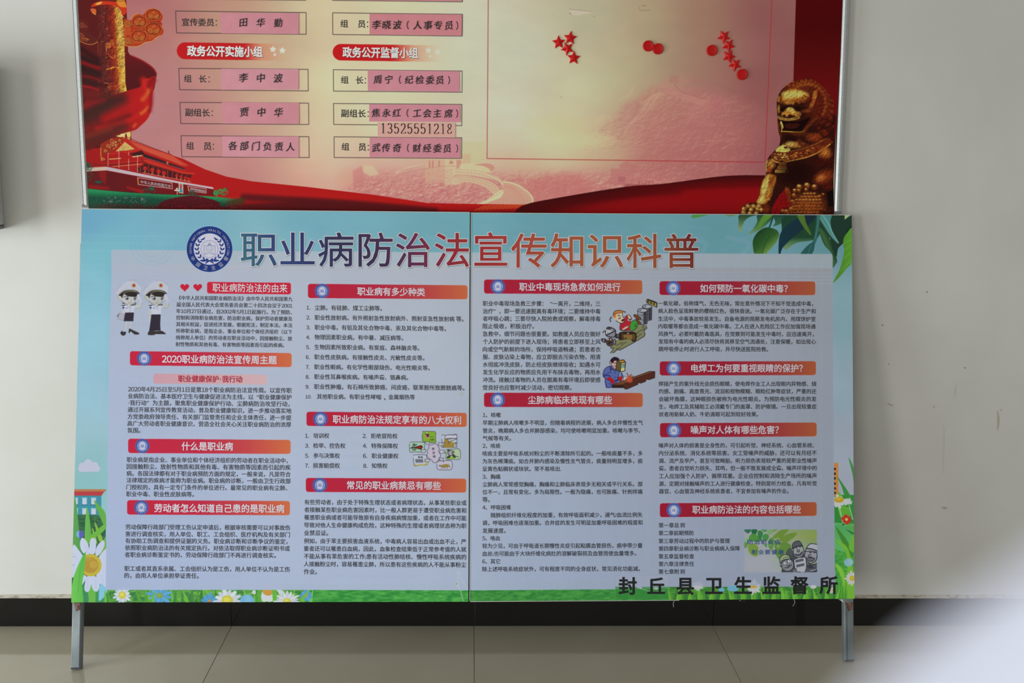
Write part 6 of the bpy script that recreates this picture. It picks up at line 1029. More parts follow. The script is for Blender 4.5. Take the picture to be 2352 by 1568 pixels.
# lettering printed on the board
LU = Letters(BOARD); sl = .0165
for t, a, b, y in [('宣传委员', 417.8, 491.5, 51), ('副组长', 425.5, 482, 258.3), ('副组长', 783.5, 840.5, 260.2)]: LU.text(t, a, b, y, PEN, sl, vy=1.0, bold=.012)
for t, a, b, y in [('组', 422.6, 440, 180.6), ('长', 457, 474.3, 181.4), ('组', 428, 445.3, 335), ('员', 467.5, 485.6, 335.8), ('组', 781.9, 799.5, 54.5), ('员', 822, 839.3, 55.3), ('组', 783, 800.4, 183.6), ('长', 817.3, 834.8, 184.3), ('组', 784.5, 802, 337.1), ('员', 823.4, 840.9, 337.8)]: LU.text(t, a, b, y, PEN, sl, bold=.012)
for x, y in [(496.8, 52.6), (487.5, 260), (480.3, 182.4), (489.8, 336.6), (844.3, 56), (839.3, 185.4), (845.6, 262), (845.9, 339)]:
    for d in (-5, 5): LU.poly([(x - 1.2, y + d - 1.3), (x - 1.2, y + d + 1.3), (x + 1.2, y + d + 1.3), (x + 1.2, y + d - 1.3)], INK)
M_pw = mat('pill_white_ink', (250, 246, 242), .6); M_tsh = mat('heading_shadow_ink', (112, 34, 38), .6)
for t, a, b, y in [('政务公开实施小组', 429.7, 603.2, 117.3), ('政务公开监督小组', 786.7, 960.5, 120.2)]:
    LU.text(t, a + .8, b + .8, y + 1.2, M_tsh, .012, bold=.030, off=.0003, vy=1.18); LU.text(t, a, b, y, M_pw, .012, bold=.03, off=.0005, vy=1.18)
M_gate = mat('gate_banner_white', (202, 176, 182), .6)
LU.text('中华人民共和国万岁', 323, 392.5, 417.5, M_gate, .155, bold=.01, vy=1.0); LU.text('世界人民大团结万岁', 436, 472, 434.2, M_gate, .15, bold=.0, vy=1.3)
o = LU.build('printed_lettering', nb); o.location = -nb.location
# pink paper name slips stuck on the board
M_slips = [mat('pink_slip_paper', seen(c, px_), .7, spec=.2, noise=(26, seen(c2, px_), .35, .7), raw=True) for c, c2, px_ in [((192, 126, 136), (197, 131, 141), 600), ((194, 132, 142), (199, 137, 147), 600), ((188, 118, 124), (192, 122, 128), 950), ((208, 150, 138), (212, 154, 142), 950), ((188, 122, 134), (192, 127, 138), 950)]]
def slip(q, m, label, texts, group='pink paper slips with names', curl=.0012, cat='paper slip'):
    q = np.array(q, float); n_u, n_v = 14, 4; c3 = P_(q[:, 0], q[:, 1])                     # tl, tr, br, bl
    base = c3[3]; vs = []; r2_ = np.random.default_rng(int(abs(q[0, 0] * 7 + q[0, 1])))
    for lay in (0, 1):
        for j in range(n_v + 1):
            for i in range(n_u + 1):
                u, v = i / n_u, j / n_v; p = (c3[3] * (1 - u) + c3[2] * u) * (1 - v) + (c3[0] * (1 - u) + c3[1] * u) * v
                h = .0006 + curl * (u ** 6) + .0002 * math.sin(u * 19 + v * 5) - (.00028 if lay else 0); vs.append(tuple(p - base + np.array([0, -h, 0])))
    k = (n_u + 1) * (n_v + 1); fs = []
    for j in range(n_v):
        for i in range(n_u): a = j * (n_u + 1) + i; fs.append((a, a + 1, a + n_u + 2, a + n_u + 1)); fs.append((k + a, k + a + n_u + 1, k + a + n_u + 2, k + a + 1))
    for i in range(n_u): fs.append((i + 1, i, k + i, k + i + 1)); a = n_v * (n_u + 1) + i; fs.append((a, a + 1, k + a + 1, k + a))
    for j in range(n_v): a = j * (n_u + 1); fs.append((a, a + n_u + 1, k + a + n_u + 1, k + a)); a += n_u; fs.append((a + n_u + 1, a, k + a, k + a + n_u + 1))
    o = mesh('name_slip', vs, fs, m, smooth=False); o.location = base; tag(o, label, cat, group)
    L = Letters(BOARD)
    for f in texts: f(L)
    if texts: w = L.build('brush_lettering', o); w.location = -Vector(base)
    return o
BO = .0022
def nm(t, xs, y, size=19.5, slp=.012): return lambda L: L.brush(t, xs, y, size, PEN, slp, off=BO)
def sp(a, b, n): return list(np.linspace(a, b, n))
slip([(507, 29.4), (686.6, 30), (686.6, 78.3), (508, 76.6)], M_slips[0], 'pink slip in the topmost full box of the left-hand column', [nm('田华勤', [559, 598.6, 639], 52, 21)])
slip([(508.2, 157.9), (686, 158.8), (686, 205.6), (508.5, 206.3)], M_slips[1], 'pink slip directly below the left-hand red heading pill', [nm('李中波', [559, 599, 638.8], 179, 22)])
slip([(509.5, 234.6), (687.2, 236.2), (687.2, 284.6), (510, 283.8)], M_slips[0], 'pink slip in the second box below the left-hand red heading pill', [nm('贾中华', [561, 600.4, 639.5], 257.6, 22)])
slip([(510.5, 312.8), (686.6, 313.2), (686.6, 361.6), (511, 359.6)], M_slips[1], 'pink slip with six characters in the bottom box of the left-hand column', [nm('各部门负责人', sp(534.5, 667, 6), 335, 21.5, .02)])
slip([(846.6, -44), (1060.6, -42), (1060.6, 2.8), (847, 1)], M_slips[2], 'pink slip cut off by the top edge of the picture', [])
slip([(848.6, 31.4), (1060.9, 33.6), (1060.6, 82.2), (848.8, 79.4)], M_slips[2], 'salmon pink slip just above the right-hand red heading pill', [nm('李晓波（人事专员）', [864.5, 888, 912, 936.5, 959, 983, 1006, 1031, 1049.8], 57.4, 21.5, .01)])
slip([(844.4, 161), (1055.5, 163.6), (1055.4, 210.8), (845, 208.4)], M_slips[4], 'pink slip directly below the right-hand red heading pill', [nm('周宁（纪检委员）', [866.8, 892.6, 918.5, 939.2, 963.8, 987.5, 1010, 1031], 183, 20.5, .01)])
slip([(847.9, 239.2), (1057.4, 240.6), (1057.2, 280.4), (848, 279)], M_slips[4], 'pink slip just above the slip carrying the long number', [nm('焦永红（工会主席）', [863, 887.3, 910.8, 936, 957.8, 981, 1004, 1030, 1049.6], 259.4, 20.5, .01)])
slip([(867.4, 280.9), (1045.9, 282), (1045.9, 315.8), (867.6, 314.6)], M_slips[3], 'peach coloured slip with a long number printed on it', [], 'pink paper slips with names')
slip([(848.9, 315.8), (1057, 317.2), (1056.8, 362.2), (849, 360.6)], M_slips[4], 'pink slip directly below the slip carrying the long number', [nm('武传奇（财经委员）', [864, 886, 911.4, 937, 957, 980.8, 1004.3, 1027, 1049.6], 339.6, 20.5, .01)])
# thin serif digits of the number
phone = [o for o in bpy.data.objects if o.get('label', '').startswith('peach')][0]
DG = {'1': [[(.32, .12), (.5, 0), (.5, 1)], [(.3, 1), (.7, 1)]], '3': [[(.18, .14), (.3, .02), (.55, 0), (.76, .12), (.76, .32), (.6, .46), (.42, .48)], [(.42, .48), (.66, .52), (.82, .68), (.8, .86), (.6, 1), (.34, 1), (.16, .86)]],
      '5': [[(.78, .02), (.26, .02), (.22, .46), (.4, .38), (.62, .4), (.8, .56), (.8, .8), (.62, 1), (.34, 1), (.16, .86)]], '2': [[(.18, .2), (.26, .05), (.5, 0), (.74, .08), (.8, .28), (.66, .52), (.16, .98), (.84, .98), (.84, .88)]],
      '8': [[(.5, 0), (.72, .08), (.76, .26), (.6, .42), (.34, .56), (.18, .74), (.24, .93), (.5, 1), (.76, .93), (.82, .74), (.66, .56), (.4, .42), (.24, .26), (.28, .08), (.5, 0)]]}
LP = Letters(BOARD)
for i, ch in enumerate('13525551218'):
    x0 = 873.4 + i * 15.25; y0 = 283.6 + i * .12
    for st in DG[ch]:
        P = smooth_pts([(x0 + a * 13.6, y0 + b * 22) for a, b in st], 4, False) if len(st) > 3 else np.array([(x0 + a * 13.6, y0 + b * 22) for a, b in st])
        for p, q in zip(P[:-1], P[1:]):
            d = q - p; L_n = np.linalg.norm(d); 
            if L_n < 1e-6: continue
            w_ = .36 + .62 * abs(d[1]) / L_n; nrm = np.array([-d[1], d[0]]) / L_n * w_; e = d / L_n * .4
            LP.poly([p + nrm - e, q + nrm + e, q - nrm + e, p - nrm - e][::-1], PEN, .0016)
w = LP.build('printed_number', phone); w.location = -phone.location
# magnets
M_mag = mat('red_plastic_magnet', (214, 12, 12), .4, spec=.3); M_magR = mat('red_round_magnet', (204, 12, 12), .4, spec=.3)
def star_mesh():
    r, k, h, e = .0206, .0098, .0078, .0030; vs = [(0, -h, 0)]
    for i in range(10): a = math.pi * i / 5; R = r if i % 2 == 0 else k; vs.append((R * math.sin(a), -e, R * math.cos(a)))
    for i in range(10): a = math.pi * i / 5; R = (r if i % 2 == 0 else k) * 1.03; vs.append((R * math.sin(a), 0, R * math.cos(a)))
    fs = [(0, 1 + i, 1 + (i + 1) % 10) for i in range(10)] + [(1 + i, 11 + i, 11 + (i + 1) % 10, 1 + (i + 1) % 10) for i in range(10)] + [tuple(range(20, 10, -1))]
    me = bpy.data.meshes.new('star_magnet'); me.from_pydata(vs, [], fs); me.materials.append(M_mag); me.update(); return me
def disc_mesh():
    R = .0165; prof = [(R, 0), (R, .0048), (R * .97, .0064), (R * .88, .0072), (R * .8, .0070), (R * .76, .0066), (R * .4, .0066), (0.0, .0066)]; n = 36; vs = []; fs = []
    for j, (r, h) in enumerate(prof[:-1]):
        for i in range(n): a = 2 * math.pi * i / n; vs.append((r * math.cos(a), -h, r * math.sin(a)))
    for j in range(len(prof) - 2):
        for i in range(n): fs.append((j * n + i, j * n + (i + 1) % n, (j + 1) * n + (i + 1) % n, (j + 1) * n + i))
    fs.append(tuple((len(prof) - 2) * n + i for i in range(n))); fs.append(tuple(range(n - 1, -1, -1)))
    me = bpy.data.meshes.new('round_magnet'); me.from_pydata(vs, [], fs); me.materials.append(M_magR); me.update()
    for p in me.polygons: p.use_smooth = len(p.vertices) == 4
    return me
SM, DM = star_mesh(), disc_mesh()
for (x, y, rot, lab) in [(1283.1, 97.6, -4, 'red star magnet at the far left of the left-hand star cluster'), (1309.8, 87.4, 4, 'red star magnet topmost in the left-hand star cluster'), (1303.3, 111.9, 44, 'tilted red star magnet in the middle of the left-hand cluster'), (1317.6, 133.1, 2, 'red star magnet lowest in the left-hand star cluster'),
                         (1662.4, 84.5, 38, 'red star magnet topmost in the right-hand chain of stars'), (1673.1, 104.5, 30, 'red star magnet second from top in the right-hand chain of stars'), (1674.0, 129.5, 22, 'red star magnet third from top in the right-hand chain of stars'), (1687.9, 148.6, 42, 'red star magnet lowest in the right-hand chain, above a round magnet')]:
    o = link('star_magnet', SM, None); SM.materials.pop() if len(SM.materials) > 1 else None
    o.location = P_(x, y, .0002); o.rotation_euler = (0, math.radians(rot), 0); tag(o, lab, 'magnet', 'red star magnets on the notice board')
for (x, y, lab) in [(1488.3, 105.7, 'round red magnet, left one of the touching middle pair'), (1510.5, 112.4, 'round red magnet, right one of the touching middle pair'), (1634.5, 116, 'round red magnet alone to the left of the right-hand star chain'), (1703.8, 171.2, 'round red magnet at the foot of the right-hand star chain')]:
    o = link('round_magnet', DM, None); o.location = P_(x, y, .0002); tag(o, lab, 'magnet', 'round red magnets on the notice board')

# ---- leaning display stand
st = empty('display_stand', (0, -0.29, 0))
tag(st, 'wide pale blue two-panel information stand on steel legs, leaning against the wall', 'display stand')
BK = -STAND.out * .012; BKL = -STAND.out * .024
def stp(px, py, off=0): return STAND.at(np.array(px, float), np.array(py, float), off)
pl_ = printed('panel', [(163.6, 1383), (1075.6, 1381.6), (1079.2, 487.0), (188.2, 478.6)], STAND, BK, M_printL, M_hem, cl, st); pl_.location = -st.location
pr_ = printed('panel', [(1078.2, 1380.4), (1962.6, 1374.6), (1956.2, 493.0), (1081.6, 488.4)], STAND, BK, M_printL, M_hem, cl, st); pr_.location = -st.location
M_gap = mat('dark_gap_cloth', (40, 38, 42), .9)
o = slab('hinge_strip', [stp(1075.4, 1380, -.004), stp(1078.4, 1380, -.004), stp(1081.8, 489, -.004), stp(1078.9, 489, -.004)], BK * .7, M_gap, st); o.location = -st.location
# pale hem piping along the fold and edges
for q in [[(1078.4, 1379), (1079.6, 1379), (1082.9, 489.5), (1081.7, 489.5)], [(190, 480.2), (1078, 488.3), (1078, 486.9), (190, 478.8)], [(1083, 489.8), (1955, 494.4), (1955, 493.0), (1083, 488.4)], [(1080, 1381.8), (1560, 1378.6), (1560, 1377.4), (1080, 1380.4)]]:
    o = slab('hem', [stp(*q[0], .0012), stp(*q[1], .0012), stp(*q[2], .0012), stp(*q[3], .0012)], BK * .04, M_hem, st); o.location = -st.location
M_leg = mat('galvanised_steel', (158, 166, 168), .5, .45, noise=(14, (128, 138, 140), .38, .62, (1, 1, .5)), bump=(60, .25)); M_legD = mat('dark_steel_edge', (66, 68, 74), .55, .3); M_rust = mat('rusty_steel', (96, 62, 48), .85, noise=(60, (140, 120, 108), .45, .6))
def leg(pts, w_side, name='leg'):
    """square tube along the lean, from the floor up behind the panels; open dark foot"""
    tl, tr, br, bl = [stp(*p, -.0015) for p in pts]
    up = (tl - bl) / np.linalg.norm(tl - bl); top_l, top_r = bl + up * 1.30, br + up * 1.30
    bkv = BKL; vs = [bl, br, top_r, top_l] + [v + bkv for v in (bl, br, top_r, top_l)]
    for v in (0, 1, 4, 5): vs[v] = vs[v].copy()
    f = [(0, 1, 2, 3), (7, 6, 5, 4), (1, 5, 6, 2), (2, 6, 7, 3), (3, 7, 4, 0)]
    o = mesh(name, vs, f + [(0, 4, 5, 1)], M_leg, st, bevel=.0018); o.location = -st.location
    zmin = min(v[2] for v in vs)
    return o, [bl, br, up, bkv]
legs = []
for pts in ([(165.5, 1383), (187, 1383), (184.5, 1537), (162.2, 1537)], [(1939, 1376), (1961.5, 1376), (1962.2, 1519), (1940.4, 1519)]):
    o, info = leg(pts, 0); legs.append((o, info))
    bl, br, up, bkv = info; w = br - bl
    # end cap, worn foot and rust patch near the cloth
    q = mesh('foot_edge', [bl - up * .0 + STAND.out * .0004, br + STAND.out * .0004, br + up * .007 + STAND.out * .0004, bl + up * .005 + STAND.out * .0004], [(0, 1, 2, 3)], M_legD, o)
    s0 = .205 if pts[0][0] < 1000 else .188
    q = mesh('rust_patch', [bl + up * (s0 - .028) + w * .45 + STAND.out * .0005, bl + up * (s0 - .022) + w * .9 + STAND.out * .0005, bl + up * s0 + w * .96 + STAND.out * .0005, bl + up * s0 + w * .1 + STAND.out * .0005, bl + up * (s0 - .009) + w * .2 + STAND.out * .0005], [(0, 1, 2, 3, 4)], M_rust, o)
    q = mesh('shaded_side', [bl + w * .82 + STAND.out * .0005, br + STAND.out * .0005, br + up * s0 + STAND.out * .0005, bl + up * s0 + w * .84 + STAND.out * .0005], [(0, 1, 2, 3)], M_legD, o) if pts[0][0] < 1000 else mesh('weld_seam', [bl + w * .24 + STAND.out * .0004, bl + w * .30 + STAND.out * .0004, bl + w * .30 + up * s0 + STAND.out * .0004, bl + w * .25 + up * s0 + STAND.out * .0004], [(0, 1, 2, 3)], M_legD, o)  # left leg: dark strip paints in the shaded side of the tube
# cross rails of the frame behind the cloth
for a in (.225, 1.26):
    bl, _, up, bkv = legs[0][1]; _, br, up2, _ = legs[1][1]; p0 = bl + up * a + bkv * .55 + np.array([.004, 0, 0]); p1 = br + up2 * a + bkv * .55 - np.array([.004, 0, 0])
    o = slab('cross_rail', [p0, p1, p1 + up * .025, p0 + up * .025], bkv * .4, M_leg, st); o.location = -st.location
# loose threads and tape ends below the hem
M_tape = mat('clear_tape_end', (170, 170, 168), .4)
for q in [[(1549, 1379), (1546.5, 1386), (1547.5, 1394)], [(1824, 1376), (1825.5, 1384), (1821, 1392)], [(1698, 1377), (1702, 1380.5), (1712, 1380)]]:
    P = smooth_pts(q, 5, False); A = [(p[0] - .7, p[1]) for p in P] + [(p[0] + .7, p[1]) for p in P[::-1]]; A = np.array(A); v3 = STAND.at(A[:, 0], A[:, 1], -.001); k = len(P)
    o = mesh('loose_thread', v3, [(i, i + 1, 2 * k - 2 - i, 2 * k - 1 - i) for i in range(k - 1)], M_tape, st); o.location = -st.location
o = mesh('torn_tape', list(STAND.at(np.array([1926., 1937, 1937.5, 1931]), np.array([1376., 1376, 1384, 1379]), -.001)), [(0, 1, 2, 3)], mat('white_tape', (214, 216, 216), .5), st); o.location = -st.location
# lettering of the stand
def ramp_mat(name, stops, x0, x1, zdark=0.0):
    m = bpy.data.materials.new(name); m.use_nodes = True; nt = m.node_tree; b = nt.nodes['Principled BSDF']; b.inputs['Roughness'].default_value = .55
    tc = nt.nodes.new('ShaderNodeTexCoord'); sx = nt.nodes.new('ShaderNodeSeparateXYZ'); nt.links.new(tc.outputs['Object'], sx.inputs[0])
    mr = nt.nodes.new('ShaderNodeMapRange'); mr.inputs['From Min'].default_value = x0; mr.inputs['From Max'].default_value = x1
    ad = nt.nodes.new('ShaderNodeMath'); ad.operation = 'MULTIPLY_ADD'; ad.inputs[1].default_value = zdark; nt.links.new(sx.outputs['Z'], ad.inputs[0]); nt.links.new(sx.outputs['X'], ad.inputs[2]); nt.links.new(ad.outputs[0], mr.inputs['Value'])
    r = nt.nodes.new('ShaderNodeValToRGB'); e = r.color_ramp.elements
    for i, (p, c) in enumerate(stops):
        q = e[i] if i < 2 else e.new(p)
        q.position = p; q.color = (*lin(c), 1)
    nt.links.new(mr.outputs[0], r.inputs['Fac']); nt.links.new(r.outputs[0], b.inputs['Base Color']); return m
TI = [('职', 553.6, 634.9, 573.8), ('业', 644.8, 722, 574), ('病', 731.8, 811.3, 575), ('防', 824, 901.3, 575), ('治', 909.9, 986.8, 576), ('法', 999, 1076.4, 576), ('宣', 1090.2, 1164.3, 575), ('传', 1174.7, 1254.8, 577), ('知', 1265.2, 1339.4, 577), ('识', 1350.5, 1430.6, 577.4), ('科', 1439.8, 1517.9, 578), ('普', 1526.8, 1603.3, 578.2)]
xt0, xt1 = float(stp(553, 575)[0]), float(stp(1604, 575)[0])
zc = 1.28; zd = .45
M_title = ramp_mat('title_gradient_ink', [(0, (42, 108, 134)), (.07, (31, 63, 126)), (.13, (25, 45, 112)), (.21, (34, 32, 86)), (.30, (62, 30, 81)), (.37, (106, 30, 81)), (.45, (164, 28, 46)), (.54, (188, 39, 40)), (.63, (194, 79, 55)), (.75, (190, 99, 56)), (.9, (183, 92, 53)), (.99, (132, 35, 28))], xt0 + zd * zc, xt1 + zd * zc, zd)
M_halo = mat('title_white_outline', (232, 232, 238), .55); M_tshade = mat('title_grey_shadow', (150, 160, 176), .55)
def slope_at(px, y): return float(np.interp(y, [660, 1150], [.0115, .005])) if px < 1079 else float(np.interp(y, [645, 1155], [.003, -.003]))
for side, parent in ((0, pl_), (1, pr_)):
    for ch, a, b, y in TI:
        if (a > 1079) != bool(side): continue
        T = Letters(STAND)
        T.text(ch, a + .9, b + .9, y + 1.7, M_tshade, 0, bold=.028, off=.0002, grow=1, h=84.0)
        T.text(ch, a, b, y, M_halo, 0, bold=.028, off=.0003, grow=1, h=84.0); T.text(ch, a, b, y, M_title, 0, bold=.009, off=.0004, grow=1, h=84.0)
        T.build('title_character', parent, kind=None)
HD = [('2020职业病防治法宣传周主题', 371.8, 636, 824.4), ('什么是职业病', 417, 535.3, 1024.6), ('劳动者怎么知道自己患的是职业病', 354.3, 653.2, 1166.6), ('职业病有多少种类', 820.6, 976.5, 669.2), ('职业病防治法规定享有的八大权利', 764.2, 1059.3, 962.8), ('常见的职业病禁忌有哪些', 797, 1012.9, 1114.2),
      ('职业中毒现场急救如何进行', 1192.5, 1424.9, 658.8), ('尘肺病临床表现有哪些', 1212.4, 1405.8, 918.6), ('如何预防一氧化碳中毒？', 1607.8, 1809.5, 662.4), ('电焊工为何要重视眼睛的保护？', 1587.5, 1844, 845.6), ('噪声对人体有哪些危害？', 1586.6, 1789, 987.2), ('职业病防治法的内容包括哪些', 1589.9, 1839.4, 1170.4)]
